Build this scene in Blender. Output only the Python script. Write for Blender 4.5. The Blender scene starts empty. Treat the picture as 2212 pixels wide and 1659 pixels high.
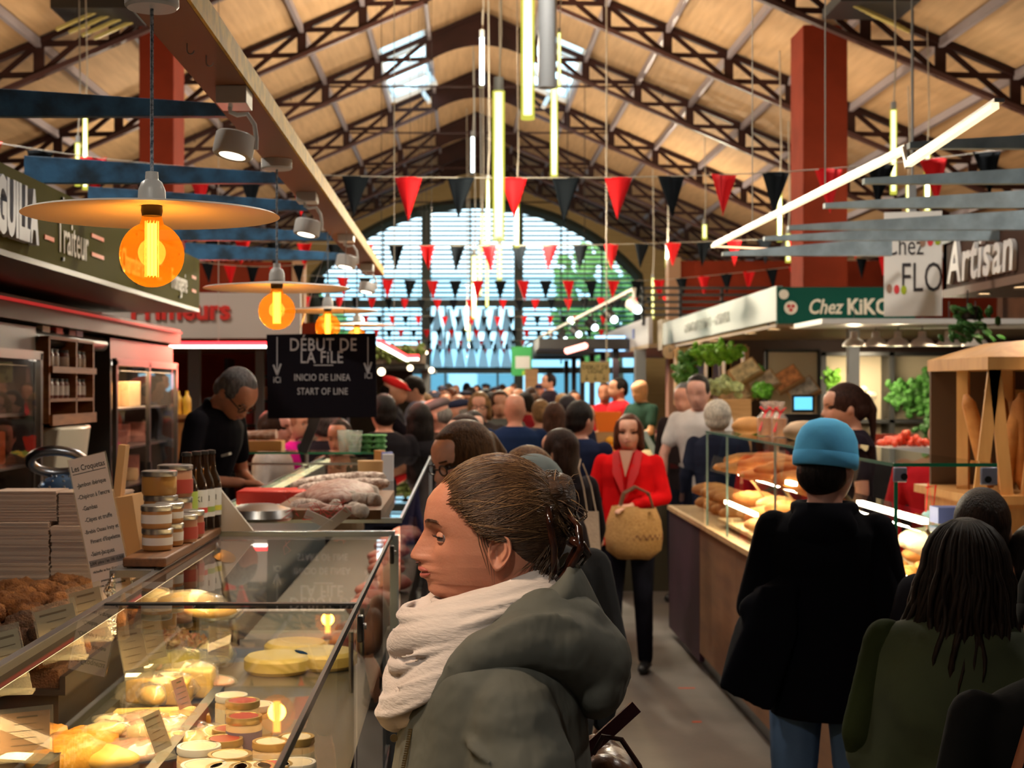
import bpy, math, random
from math import sin, cos, pi, radians as R, sqrt, atan2, exp
from mathutils import Vector, Matrix, Euler
random.seed(7)
D = bpy.data; SC = bpy.context.scene; COL = SC.collection
V = Vector
# ---------------------------------------------------------------- camera, world, exposure
F = 3150.0; CX, CY, H = 1000.0, 840.0, 1.79
cam_d = D.cameras.new('camera'); cam = D.objects.new('camera', cam_d); COL.objects.link(cam)
cam.location = (0, 0, H); cam.rotation_euler = (R(90), 0, 0)
cam_d.sensor_fit = 'HORIZONTAL'; cam_d.sensor_width = 36; cam_d.lens = 36 * F / 2212
cam_d.shift_x = (1106 - CX) / 2212; cam_d.shift_y = (CY - 829.5) / 2212
cam_d.clip_start = .05; cam_d.clip_end = 300
cam_d.dof.use_dof = True; cam_d.dof.focus_distance = 2.45; cam_d.dof.aperture_fstop = 8.5
SC.camera = cam
SC.view_settings.view_transform = 'Standard'; SC.view_settings.look = 'None'
SC.view_settings.gamma = 1.0; SC.view_settings.use_curve_mapping = False
SC.view_settings.exposure = -0.12
HALL_FILL = 330
W = D.worlds.new('sky'); SC.world = W; W.use_nodes = True
wn = W.node_tree.nodes; wl = W.node_tree.links
bg = wn['Background']
tc = wn.new('ShaderNodeTexCoord'); sx = wn.new('ShaderNodeSeparateXYZ'); rp = wn.new('ShaderNodeValToRGB')
wl.new(tc.outputs['Generated'], sx.inputs[0]); wl.new(sx.outputs['Z'], rp.inputs[0]); wl.new(rp.outputs[0], bg.inputs[0])
rp.color_ramp.elements[0].color = (.62, .80, .88, 1); rp.color_ramp.elements[0].position = 0.0
rp.color_ramp.elements[1].color = (.55, .85, 1.0, 1); rp.color_ramp.elements[1].position = .25
bg.inputs[1].default_value = 3.4
try:
    SC.cycles.max_bounces = 7; SC.cycles.diffuse_bounces = 3; SC.cycles.glossy_bounces = 3
    SC.cycles.transmission_bounces = 4; SC.cycles.transparent_max_bounces = 12
    SC.cycles.caustics_reflective = False; SC.cycles.caustics_refractive = False
    SC.cycles.sample_clamp_indirect = 4.0; SC.cycles.use_denoising = True
    SC.cycles.use_adaptive_sampling = True; SC.cycles.adaptive_threshold = .03
except Exception: pass

def P(px, py, Y): return V(((px - CX) / F * Y, Y, H - (py - CY) / F * Y))
def X(px, Y): return (px - CX) / F * Y
def Z(py, Y): return H - (py - CY) / F * Y

# ---------------------------------------------------------------- materials
MATS = {}
def M(name, col=(.5, .5, .5), rough=.6, metal=0, emit=None, es=0, bump=0, bs=60, var=0, vs=8, col2=None, spec=.5,
      wood=None, sheen=0, sss=0, coat=0, aniso=None, stretch=(1, 1, 1), bd=.01):
    if name in MATS: return MATS[name]
    m = D.materials.new(name); m.use_nodes = True; MATS[name] = m
    nt = m.node_tree; n = nt.nodes; l = nt.links; b = n['Principled BSDF']
    c4 = (*col, 1)
    b.inputs['Base Color'].default_value = c4; b.inputs['Roughness'].default_value = rough
    b.inputs['Metallic'].default_value = metal; b.inputs['Specular IOR Level'].default_value = spec
    if sheen: b.inputs['Sheen Weight'].default_value = sheen
    if coat: b.inputs['Coat Weight'].default_value = coat; b.inputs['Coat Roughness'].default_value = .15
    if sss:
        b.inputs['Subsurface Weight'].default_value = sss; b.inputs['Subsurface Radius'].default_value = (.012, .005, .003)
        b.inputs['Subsurface Scale'].default_value = 1.0
    if emit:
        b.inputs['Emission Color'].default_value = (*emit, 1); b.inputs['Emission Strength'].default_value = es
    if var or bump or wood or col2:
        t = n.new('ShaderNodeTexCoord'); mp = n.new('ShaderNodeMapping'); l.new(t.outputs['Object'], mp.inputs[0])
        mp.inputs['Scale'].default_value = stretch
        if var or col2 or wood:
            nz = n.new('ShaderNodeTexNoise'); nz.inputs['Scale'].default_value = vs; nz.inputs['Detail'].default_value = 5
            l.new(mp.outputs[0], nz.inputs['Vector'])
            cr = n.new('ShaderNodeValToRGB'); l.new(nz.outputs['Fac'], cr.inputs[0])
            k = var or .3
            c2 = col2 or tuple(max(0, x * (1 - k)) for x in col)
            c1 = col if col2 else tuple(min(1, x * (1 + k)) for x in col)
            cr.color_ramp.elements[0].position = .35; cr.color_ramp.elements[0].color = (*c2, 1)
            cr.color_ramp.elements[1].position = .65; cr.color_ramp.elements[1].color = (*c1, 1)
            l.new(cr.outputs[0], b.inputs['Base Color'])
        if bump:
            nb = n.new('ShaderNodeTexNoise'); nb.inputs['Scale'].default_value = bs; nb.inputs['Detail'].default_value = 4
            l.new(mp.outputs[0], nb.inputs['Vector'])
            bp = n.new('ShaderNodeBump'); bp.inputs['Strength'].default_value = min(1, bump); bp.inputs['Distance'].default_value = bd
            l.new(nb.outputs['Fac'], bp.inputs['Height']); l.new(bp.outputs[0], b.inputs['Normal'])
    return m

def glass_mat(name, tint=(1, 1, 1), ior=1.45, rough=0.0, haze=0.0, hcol=(.8, .9, .85)):
    if name in MATS: return MATS[name]
    m = D.materials.new(name); m.use_nodes = True; MATS[name] = m
    nt = m.node_tree; n = nt.nodes; l = nt.links; n.remove(n['Principled BSDF']); o = n['Material Output']
    tr = n.new('ShaderNodeBsdfTransparent'); tr.inputs[0].default_value = (*tint, 1)
    gl = n.new('ShaderNodeBsdfGlossy'); gl.inputs['Roughness'].default_value = rough
    fr = n.new('ShaderNodeFresnel'); fr.inputs[0].default_value = ior
    ge = n.new('ShaderNodeNewGeometry'); mm = n.new('ShaderNodeMath'); mm.operation = 'SUBTRACT'; mm.use_clamp = True
    l.new(fr.outputs[0], mm.inputs[0]); l.new(ge.outputs['Backfacing'], mm.inputs[1])
    mx = n.new('ShaderNodeMixShader'); l.new(mm.outputs[0], mx.inputs[0]); l.new(tr.outputs[0], mx.inputs[1]); l.new(gl.outputs[0], mx.inputs[2])
    last = mx
    if haze:
        df = n.new('ShaderNodeBsdfDiffuse'); df.inputs[0].default_value = (*hcol, 1)
        m2 = n.new('ShaderNodeMixShader'); m2.inputs[0].default_value = haze
        l.new(mx.outputs[0], m2.inputs[1]); l.new(df.outputs[0], m2.inputs[2]); last = m2
    l.new(last.outputs[0], o.inputs[0])
    return m

# ---------------------------------------------------------------- mesh builder
def rot(rx=0, ry=0, rz=0): return Euler((R(rx), R(ry), R(rz))).to_matrix()
class MB:
    def __init__(s): s.v = []; s.f = []
    def add(s, vs, fs):
        o = len(s.v); s.v += [tuple(x) for x in vs]; s.f += [tuple(i + o for i in f) for f in fs]; return s
    def box(s, c, d, r=None):
        c = V(c); x, y, z = d[0] / 2, d[1] / 2, d[2] / 2
        vs = [V((a * x, b * y, e * z)) for a in (-1, 1) for b in (-1, 1) for e in (-1, 1)]
        if r is not None: vs = [r @ v for v in vs]
        return s.add([v + c for v in vs], [(0, 1, 3, 2), (4, 6, 7, 5), (0, 4, 5, 1), (2, 3, 7, 6), (0, 2, 6, 4), (1, 5, 7, 3)])
    def b2(s, a, b): # box by corners
        a, b = V(a), V(b); return s.box((a + b) / 2, [abs(b[i] - a[i]) for i in range(3)])
    def loft(s, rings, closed=True, caps=True):
        n = len(rings[0]); vs = [p for r in rings for p in r]; fs = []
        for i in range(len(rings) - 1):
            for j in range(n if closed else n - 1):
                k = (j + 1) % n
                fs.append((i * n + j, i * n + k, (i + 1) * n + k, (i + 1) * n + j))
        if caps: fs.append(tuple(range(n))[::-1]); fs.append(tuple((len(rings) - 1) * n + j for j in range(n)))
        return s.add(vs, fs)
    def tube(s, pts, rad, n=8, caps=True, flat=1.0, up=None, closed=False):
        pts = [V(p) for p in pts]; m = len(pts)
        if not hasattr(rad, '__len__'): rad = [rad] * m
        ts = []
        for i in range(m):
            a = pts[i - 1] if (i > 0 or closed) else pts[i]; b = pts[(i + 1) % m] if (i < m - 1 or closed) else pts[i]
            t = (b - a)
            ts.append(t.normalized() if t.length > 1e-9 else V((0, 0, 1)))
        u = V(up) if up else (V((0, 0, 1)) if abs(ts[0].z) < .9 else V((1, 0, 0)))
        rings = []
        for i in range(m):
            u = (u - ts[i] * u.dot(ts[i]))
            if u.length < 1e-6: u = ts[i].orthogonal()
            u.normalize(); w = ts[i].cross(u)
            rings.append([pts[i] + (u * cos(2 * pi * j / n) * flat + w * sin(2 * pi * j / n)) * rad[i] for j in range(n)])
        if closed: rings.append(rings[0]); return s.loft(rings, caps=False)
        return s.loft(rings, caps=caps)
    def cyl(s, p0, p1, r0, r1=None, n=16): return s.tube([p0, p1], [r0, r0 if r1 is None else r1], n)
    def bar(s, p0, p1, w, h, up=(0, 0, 1)):
        p0, p1 = V(p0), V(p1); t = (p1 - p0).normalized(); u = V(up); u = (u - t * u.dot(t))
        if u.length < 1e-6: u = t.orthogonal()
        u.normalize(); q = t.cross(u)
        rs = [[p + q * (a * w / 2) + u * (b * h / 2) for a, b in ((-1, -1), (1, -1), (1, 1), (-1, 1))] for p in (p0, p1)]
        return s.loft(rs)
    def cap(s, p0, p1, r0, r1, n=12, k=3, flat=1.0, up=None): # rounded tapered capsule
        p0, p1 = V(p0), V(p1); d = p1 - p0; L = d.length or 1e-6; t = d / L
        pts = []; rr = []
        for i in range(k + 1):
            a = pi / 2 * i / k; pts.append(p0 - t * r0 * cos(a)); rr.append(max(1e-4, r0 * sin(a)))
        for i in range(k + 1):
            a = pi / 2 * i / k; pts.append(p1 + t * r1 * sin(a)); rr.append(max(1e-4, r1 * cos(a)))
        return s.tube(pts, rr, n, flat=flat, up=up)
    def ell(s, c, r, q=None, nu=16, nv=10):
        c = V(c)
        if not hasattr(r, '__len__'): r = (r, r, r)
        rings = []
        for i in range(nv + 1):
            a = pi * i / nv; sa = max(sin(a), 1e-3)
            ring = []
            for j in range(nu):
                b = 2 * pi * j / nu; v = V((r[0] * sa * cos(b), r[1] * sa * sin(b), -r[2] * cos(a)))
                ring.append((q @ v if q is not None else v) + c)
            rings.append(ring)
        return s.loft(rings)
    def lathe(s, prof, c=(0, 0, 0), n=24, q=None):
        c = V(c); rings = []
        for r, z in prof:
            rings.append([(q @ V((r * cos(2 * pi * j / n), r * sin(2 * pi * j / n), z)) if q is not None else V((r * cos(2 * pi * j / n), r * sin(2 * pi * j / n), z))) + c for j in range(n)])
        return s.loft(rings)
    def prism(s, poly, o, ux, uy, uz, t): # polygon in (ux,uy) plane at origin o, extruded along uz by t
        o, ux, uy, uz = V(o), V(ux), V(uy), V(uz)
        a = [o + ux * x + uy * y for x, y in poly]; return s.loft([a, [p + uz * t for p in a]])
    def grid(s, fn, nu, nv):
        vs = [fn(i / nu, j / nv) for i in range(nu + 1) for j in range(nv + 1)]
        fs = [(i * (nv + 1) + j, (i + 1) * (nv + 1) + j, (i + 1) * (nv + 1) + j + 1, i * (nv + 1) + j + 1) for i in range(nu) for j in range(nv)]
        return s.add(vs, fs)
    def xf(s, m):
        s.v = [tuple(m @ V(v)) for v in s.v]; return s
    def join(s, o): return s.add(o.v, o.f)
    def build(s, name, mat=None, parent=None, smooth=35, loc=None, rz=0, remesh=0, sm=4, solid=0, bevel=0, sub=0, disp=None):
        me = D.meshes.new(name); me.from_pydata(s.v, [], s.f); me.update()
        o = D.objects.new(name, me); COL.objects.link(o)
        if mat: me.materials.append(mat)
        if smooth:
            me.shade_smooth()
            if smooth < 180: me.set_sharp_from_angle(angle=R(smooth))
        if parent is not None: o.parent = parent
        if loc is not None: o.location = loc
        if rz: o.rotation_euler.z = R(rz)
        if remesh:
            md = o.modifiers.new('r', 'REMESH'); md.mode = 'VOXEL'; md.voxel_size = remesh; md.use_smooth_shade = True
            if sm: k = o.modifiers.new('s', 'SMOOTH'); k.factor = .5; k.iterations = sm
        if solid: k = o.modifiers.new('t', 'SOLIDIFY'); k.thickness = solid; k.offset = 0
        if bevel: k = o.modifiers.new('b', 'BEVEL'); k.width = bevel; k.segments = 2; k.limit_method = 'ANGLE'
        if sub: k = o.modifiers.new('u', 'SUBSURF'); k.levels = sub; k.render_levels = sub
        if disp:
            tx = D.textures.new(name + '_tex', 'CLOUDS'); tx.noise_scale = disp[1]; tx.noise_depth = 2
            k = o.modifiers.new('d', 'DISPLACE'); k.texture = tx; k.strength = disp[0]; k.mid_level = .5; k.texture_coords = 'LOCAL'
        return o
def T(o, label=None, cat=None, group=None, kind=None):
    if label: o['label'] = label
    if cat: o['category'] = cat
    if group: o['group'] = group
    if kind: o['kind'] = kind
    return o
def E(name, loc=(0, 0, 0), label=None, cat=None, group=None, kind=None, rz=0):
    o = D.objects.new(name, None); COL.objects.link(o); o.location = loc; o.rotation_euler.z = R(rz); o.empty_display_size = .05
    return T(o, label, cat, group, kind)
def struct(o): o['kind'] = 'structure'; return o
def text(s, size, mat, parent, loc, rx=90, ry=0, rz=0, ext=.002, off=0, align='CENTER', name='lettering', sx_=1, shear=0, sp=1):
    c = D.curves.new(name, 'FONT'); c.body = s; c.size = size; c.extrude = ext; c.offset = off; c.align_x = align; c.align_y = 'CENTER'
    c.shear = shear; c.space_character = sp; c.resolution_u = 3
    c.materials.append(mat); o = D.objects.new(name, c); COL.objects.link(o)
    me = D.meshes.new_from_object(o); D.objects.remove(o)
    me.transform(Matrix.Diagonal((sx_, 1, 1, 1))); me.name = name
    o = D.objects.new(name, me); COL.objects.link(o)
    o.location = loc; o.rotation_euler = (R(rx), R(ry), R(rz))
    if parent is not None:
        o.parent = parent
        if parent.location.length: o.location = V(loc) - parent.location if not parent.rotation_euler.z else V(loc)
    return o
def dup(root, loc, rz=None, label=None, group=None):
    r = root.copy(); COL.objects.link(r); r.location = loc
    if rz is not None: r.rotation_euler.z = R(rz)
    if label: r['label'] = label
    if group: r['group'] = group
    for ch in list(root.children):
        c = ch.copy(); COL.objects.link(c); c.parent = r
        for g in ch.children:
            d = g.copy(); COL.objects.link(d); d.parent = c
    return r
def lamp(kind, loc, power, col=(1, .8, .6), size=.05, parent=None, target=None, spot=60, sizey=None, name=None):
    ld = D.lights.new(name or 'light_source', kind); ld.energy = power; ld.color = col
    o = D.objects.new(name or 'light_source', ld); COL.objects.link(o)
    if kind == 'AREA':
        ld.size = size
        if sizey: ld.shape = 'RECTANGLE'; ld.size_y = sizey
    else: ld.shadow_soft_size = size
    if kind == 'SPOT': ld.spot_size = R(spot); ld.spot_blend = .6
    o.location = loc
    if target is not None:
        d = (V(target) - V(loc)).normalized(); yax = V((0, 1, 0)) if abs(d.y) < .8 else V((1, 0, 0))
        yax = (yax - d * yax.dot(d)).normalized(); xax = yax.cross(-d)
        o.rotation_euler = Matrix((xax, yax, -d)).transposed().to_euler()
    if parent is not None: o.parent = parent; o.location = V(loc) - parent.location
    return o
WARM = (1, .62, .30); NEUT = (1, .84, .62); COOL = (.75, .88, 1)
def glow_sleeve(name, col, st, a):
    m = D.materials.new(name); m.use_nodes = True; nt = m.node_tree; n = nt.nodes; l = nt.links; n.remove(n['Principled BSDF'])
    tr = n.new('ShaderNodeBsdfTransparent'); em = n.new('ShaderNodeEmission'); em.inputs[0].default_value = (*col, 1); em.inputs[1].default_value = st
    mx = n.new('ShaderNodeMixShader'); mx.inputs[0].default_value = a; l.new(tr.outputs[0], mx.inputs[1]); l.new(em.outputs[0], mx.inputs[2]); l.new(mx.outputs[0], n['Material Output'].inputs[0]); return m
m_sleeve = glow_sleeve('glowing_diffuser_sleeve', (.80, .78, .10), 1.1, .55)
# common materials
m_truss = M('oxide_red_paint', (.028, .008, .006), .6, spec=.25, var=.3, vs=3)
m_roof = M('roof_boards', (.45, .27, .135), .8, col2=(.36, .215, .105), vs=2, stretch=(8, .6, 8), bump=.2, bs=30)
m_purlin = M('grey_galvanised', (.30, .25, .27), .45, metal=.3)
m_red = M('brick_red_paint', (.20, .026, .010), .8, spec=.15, var=.15, vs=2)
m_concrete = M('floor_concrete', (.145, .12, .105), .45, col2=(.09, .075, .068), vs=1.6, bump=.15, bs=40)
m_black = M('black_metal', (.012, .012, .013), .4)
m_blackfab = M('black_fabric', (.0035, .0035, .006), 1.0, spec=.1)
m_white = M('white_enamel', (.70, .70, .68), .35)
m_steel = M('brushed_steel', (.55, .56, .58), .28, metal=1)
m_grey = M('grey_paint', (.25, .26, .27), .5)
m_wood = M('pale_wood', (.46, .27, .12), .55, col2=(.36, .20, .08), vs=4, stretch=(1, 1, 12), bump=.1)
m_wood2 = M('ochre_ply', (.38, .18, .045), .6, col2=(.28, .12, .03), vs=5, stretch=(1, 10, 1))
m_glass = glass_mat('clear_glass')
m_glasst = glass_mat('polished_case_glass', (1, 1, 1), 1.75)
m_glassg = glass_mat('greenish_glass', (.93, .98, .95))
m_edge = M('green_glass_edge', (.02, .30, .16), .15, spec=.8)
m_tubeY = M('tube_glow_yellow', (1, 1, .8), emit=(1, .92, .45), es=4)
m_tubeB = M('tube_glow_white', (1, 1, 1), emit=(.80, .95, 1), es=5)
m_flagR = M('red_pennant_cloth', (.75, .010, .016), .7, spec=.2, bump=.2, bs=15)
m_flagK = M('black_pennant_cloth', (.006, .009, .013), .85, spec=.12, bump=.2, bs=15)
m_cable = M('pale_cable', (.45, .42, .36), .6)
# ================================================================ building shell
RX, RZ, SL, HW = .27, 7.27, .43, 8.5
def rz_(x): return RZ - SL * abs(x - RX)
YE = 36.0; YB = -9.0
struct(MB().b2((-9, YB, -.1), (9, YE + 14, 0)).build('floor', m_concrete))
PAN = .757
def roof_strip(mb, s, a, b, y0, y1):
    n = V((s * SL, 0, 1)).normalized()
    q = [(RX + s * a, rz_(RX + a) + .02), (RX + s * b, rz_(RX + b) + .02)]
    poly = [V((q[0][0], y0, q[0][1])), V((q[1][0], y0, q[1][1])), V((q[1][0], y1, q[1][1])), V((q[0][0], y1, q[0][1]))]
    mb.loft([poly, [p + n * .12 for p in poly]])
mb = MB()
for s in (-1, 1):
    roof_strip(mb, s, 0, PAN, YB, YE); roof_strip(mb, s, 2 * PAN, HW + .5, YB, YE)
    roof_strip(mb, s, PAN, 2 * PAN, YB, 20.9); roof_strip(mb, s, PAN, 2 * PAN, 24.9, YE)
struct(mb.build('ceiling', m_roof))
m_sky_fr = M('white_window_frame', (.75, .76, .78), .4)
for k, s in ((2, -1), (3, 1)):
    w = E('window_%d' % k, (RX + s * PAN * 1.5, 22.9, rz_(RX + 1.5 * PAN)), kind='structure')
    a = Matrix.Rotation(atan2(SL, 1) * s, 3, 'Y')
    fr = MB()
    for yy in (-1.97, -1, 0, 1.0, 1.97): fr.box(a @ V((0, yy, .08)), (.80, .07, .09), a)
    for xx in (-.38, .38): fr.box(a @ V((xx, 0, .08)), (.07, 4, .09), a)
    fr.build('window_frame', m_sky_fr, w)
    bl = MB()
    for i in range(9): bl.box(a @ V((0, -1.85 + i * .1, .06)), (.74, .035, .008), a)
    bl.build('blind', m_white, w)
    sa = MB(); b = a @ rot(28, 0, 0)
    c0 = a @ V((0, .6, -.10))
    for d, e in (((0, .42, 0), (.7, .07, .07)), ((0, -.42, 0), (.7, .07, .07)), ((.33, 0, 0), (.07, .9, .07)), ((-.33, 0, 0), (.07, .9, .07)), ((.1, -.75, -.05), (.07, .6, .05))):
        sa.box(c0 + b @ V(d), e, b)
    sa.build('opened_sash', m_sky_fr, w)
# side and rear walls
m_wall = M('wall_plaster', (.22, .10, .06), .85, var=.15, vs=2)
m_wall2 = M('far_wall_boards', (.60, .43, .19), .8, col2=(.52, .36, .15), vs=3, stretch=(.5, 1, 6), bump=.1)
struct(MB().b2((-9.1, YB, 0), (-8.9, YE, 3.75)).build('wall_left', m_wall))
struct(MB().b2((9.1, YB, 0), (9.3, YE, 3.75)).build('wall_right', m_wall))
mb = MB(); mb.prism([(-9, 0), (9, 0), (9, 3.5), (3, 6.1), (-2.5, 6.1), (-9, 3.3)], (0, YB - .2, 0), (1, 0, 0), (0, 0, 1), (0, 1, 0), .2)
struct(mb.build('wall_back', m_wall))
# far wall with segmental arch opening
AX, AH, AR, AZ = .34, 4.0, 5.29, 6.36
def arch(x, r=AR, top=AZ):
    d = abs(x - AX)
    return top - r + sqrt(max(r * r - d * d, 0)) if d < AH else -1
mb = MB(); n = 60
xs = [-9 + 18 * i / n for i in range(n + 1)]
xs = sorted(set(xs + [AX - AH, AX + AH, RX] + [AX - AH + i * .2 for i in range(41)]))
for a, b in zip(xs, xs[1:]):
    m_ = (a + b) / 2; za = arch(a + 1e-4) if abs(m_ - AX) < AH else 0; zb = arch(b - 1e-4) if abs(m_ - AX) < AH else 0
    q = [V((a, YE, za)), V((b, YE, zb)), V((b, YE, rz_(b) + .1)), V((a, YE, rz_(a) + .1))]
    mb.loft([q, [p + V((0, .3, 0)) for p in q]])
struct(mb.build('wall_end', m_wall2, smooth=0))
m_win = M('grey_green_steel', (.065, .085, .075), .5)
m_louv = M('blue_grey_louvre', (.16, .22, .27), .5)
w = E('window_1', (AX, YE, 0), kind='structure')
mb = MB()
arc = [(AX + AH * sin(t), 0) for t in []]
pts = [V((x - AX, -.03, arch(x))) for x in [AX - AH + .02 + (2 * AH - .04) * i / 40 for i in range(41)]]
mb.tube([V((-AH, -.03, 0)), V((-AH, -.03, 4.4))] + pts + [V((AH, -.03, 4.4)), V((AH, -.03, 0))], .13, 4)
for x in (X(921, YE), X(1120, YE)):
    mb.b2((x - AX - .11, -.12, 0), (x - AX + .11, .12, arch(x)))
for x in (X(828, YE), X(1212, YE), X(1300, YE), X(1016, YE)):
    mb.b2((x - AX - .02, -.02, 2.4), (x - AX + .02, .02, arch(x)))
for z in (Z(655, YE), Z(800, YE)): mb.b2((-AH, -.1, z - .08), (AH, .1, z + .08))
for x in (X(962, YE), X(1075, YE)): mb.b2((x - AX - .025, -.04, 0), (x - AX + .025, .04, Z(655, YE)))
mb.build('window_frame', m_win, w)
lv = MB(); z = 3.0
while z < 6.3:
    zz = z
    for x0, x1 in ((AX - AH, X(912, YE)), (X(930, YE), X(1110, YE)), (X(1130, YE), AX + AH)):
        if X(912, YE) < (x0 + x1) / 2 < X(1130, YE) and z < 4.0: continue
        # clip to arch
        d = sqrt(max(AR * AR - (AR - AZ + zz) ** 2, 0)) if zz > 4.5 else AH
        a, b = max(x0, AX - d), min(x1, AX + d)
        if b - a > .1: lv.box(((a + b) / 2 - AX, .22, zz), (b - a, .05, .05), rot(15, 0, 0))
    z += .118
lv.build('louvres', m_louv, w)
MB().b2((-AH, .04, 0), (AH, .05, 4.6)).build('pane', glass_mat('window_pane', (.8, .93, .97)), w)
# outside: paving, pale building, trees
struct(MB().b2((-25, YE + .4, -.06), (25, YE + 40, -.02)).build('pavement', M('pale_paving', (.75, .75, .73), .8)))
bd = E('building', (0, YE + 24, 0), 'pale blue-white building across the square beyond the glazed end doors', 'building')
MB().b2((-9, 0, 0), (9, 4, 3.4)).build('facade', M('pale_facade', (.70, .80, .88), .8), bd)
mb = MB()
for i in range(6): mb.b2((-7.5 + i * 2.7, -.06, .3), (-6.0 + i * 2.7, .02, 2.4))
mb.build('shopfront', M('shop_glazing', (.20, .32, .38), .2), bd)
for i, (x, y, h, s) in enumerate(((5.2, 13, 7.0, 2.3), (-6, 16, 5.2, 2.0))):
    t = E('street_tree', (x, YE + y, 0), ['light green street tree outside the right side of the end window', 'light green street tree outside the left side of the end window'][i], 'tree')
    MB().tube([(0, 0, 0), (.1, 0, 2), (0, .1, h * .6)], [.16, .12, .08]).build('trunk', M('bark', (.12, .08, .05), .9), t)
    mb = MB(); rr = random.Random(i)
    for k in range(240):
        d = V((rr.gauss(0, 1), rr.gauss(0, 1), rr.gauss(0, .7))); d = d.normalized() * rr.random() ** .4 * s
        mb.ell(V((0, 0, h * .68)) + d, (.3, .3, .12), rot(rr.random() * 90, rr.random() * 90), 5, 4)
    mb.build('crown', M('spring_leaves', (.30, .48, .10), .7), t)
# columns
for i, (x0, x1) in enumerate(((X(300, 15.5), X(375, 15.5)), (X(1735, 15.5), X(1831, 15.5)))):
    c = E('column', ((x0 + x1) / 2, 15.8, 2.42 - i * .01), ['red boxed steel column behind the brass edged canopy, left of the aisle', 'red boxed steel column behind the diagonal light strip, right of the aisle'][i], 'column')
    MB().b2((-(x1 - x0) / 2, -.3, 0), ((x1 - x0) / 2, .3, rz_((x0 + x1) / 2) - 2.48)).build('shaft', m_red, c, bevel=.01)
    MB().b2((-(x1 - x0) / 2 - .05, -.35, 0), ((x1 - x0) / 2 + .05, .35, .06)).build('plinth', m_red, c)
# red cross beams with piers
for i, (x0, x1, y, p0, p1) in enumerate(((X(1462, 24), 8.9, 24.3, 560, 645), (-8.8, X(640, 24), 24.3, 562, 640))):
    b = E('gallery_beam', ((x0 + x1) / 2, y, 0), ['deep red boxed gallery beam above the green shop sign', 'deep red boxed gallery beam above the red lettered white sign'][i], 'beam')
    L = x1 - x0; z1, z0 = Z(p0, 24), Z(p1, 24)
    MB().b2((-L / 2, 0, z0 - .3), (L / 2, .3, z1)).build('fascia', m_red, b)
    xe = -L / 2 if i == 0 else L / 2
    MB().b2((xe - .1, -.06, 0), (xe + .1, .3, z1 + .05)).build('pier', M('tan_pier', (.35, .20, .12), .7), b)
# ---------------------------------------------------------------- trusses
TY = [11.4, 14.7, 18.1, 21.2, 25.0, 28.9, 31.4, 33.8]
ROD = {21.2: 653, 25.0: 553, 28.9: 477, 33.8: 403}
proto = None
def truss_mesh():
    r = E('roof_truss', (0, TY[0], 0))
    tcm, bcm, brm = MB(), MB(), MB()
    for s in (-1, 1):
        def pt(a, dz=0): return V((RX + s * a, 0, RZ - SL * a - dz))
        tcm.bar(pt(0, .03), pt(HW, .03), .08, .06); bcm.bar(pt(PAN, .37), pt(HW, .37), .09, .05)
        n = int(HW / PAN)
        for i in range(1, n + 1):
            a = i * PAN
            brm.bar(pt(a, 0), pt(a, .38), .11, .03, up=(0, 1, 0))
            if i < n:
                b = a + PAN
                brm.bar(pt(a, .05), pt(b, .36), .058, .02, up=(0, 1, 0)); brm.bar(pt(a, .36), pt(b, .05), .058, .02, up=(0, 1, 0))
                for c, e, sg in ((a, .05, 1), (b, .05, -1), (a, .36, 1), (b, .36, -1)):
                    brm.bar(pt(c, e), pt(c + sg * .13, e + (.02 if e < .2 else -.02)), .09, .012, up=(0, 1, 0))
    g = []
    top = [(RX - PAN, RZ - SL * PAN), (RX, RZ), (RX + PAN, RZ - SL * PAN)]
    bot = [(RX + PAN - 2 * PAN * i / 12, RZ - SL * PAN - .38 + .22 * (1 - (1 - i / 6) ** 2)) for i in range(13)]
    gm = MB().prism(top + bot, (0, -.012, 0), (1, 0, 0), (0, 0, 1), (0, 1, 0), .024)
    tcm.build('top_chord', m_truss, r); bcm.build('bottom_chord', M('lower_chord_paint', (.06, .022, .020), .5), r)
    brm.build('lattice_bracing', m_truss, r); gm.build('ridge_gusset', m_truss, r)
    return r
words = ['first', 'second', 'third', 'fourth', 'fifth', 'sixth', 'seventh', 'eighth']
for i, y in enumerate(TY):
    lab = 'dark red lattice roof truss, %s from the camera end' % words[i]
    if i == 0: proto = truss_mesh(); r = proto
    else: r = dup(proto, (0, y, 0))
    T(r, lab, 'truss', 'lattice roof trusses')
    if y in ROD:
        z = H + ROD[y] * y / F
        a = min(HW, (RZ - z) / SL)
        mb = MB().cyl((-8.7, 0, z), (8.9, 0, z), .016, n=6)
        for x in (-6.2, -3.9, -2.5, 2.9, 4.6, 6.8): mb.cyl((x, 0, z), (x, 0, rz_(x) - .1), .009, n=5)
        mb.build('tie_rod', m_truss, r)
for s in (-1, 1):
    for i in range(1, 12):
        a = i * PAN
        side = 'left' if s < 0 else 'right'
        o = MB().b2((-.025, 9.0, -.09), (.025, YE, .0)).build('purlin', m_purlin, loc=(RX + s * a, 0, rz_(RX + a) + .0), smooth=0)
        T(o, 'grey roof purlin on the %s slope, %s down from the ridge' % (side, (words + ['ninth', 'tenth', 'eleventh'])[i - 1]), 'purlin', 'purlins of the %s roof slope' % side)
# dark air vents between roof slopes at top corners
for i, (px, py) in enumerate(((215, 40), (1880, 25))):
    c = P(px, py, 14)
    o = E('vent_grille', c, ['dark slatted vent high under the left roof slope', 'dark slatted vent high under the right roof slope'][i], 'vent')
    MB().box((0, 0, .06), (.75, .7, .1)).build('casing', m_black, o)
    mb = MB()
    for k in range(4): mb.box((-.1 + k * .09, -.15 + k * .12, -.02), (.6, .03, .03), rot(0, 24 if px > 1000 else -24, 0))
    mb.build('slat', M('brassy_slat', (.45, .36, .12), .4), o)
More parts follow.
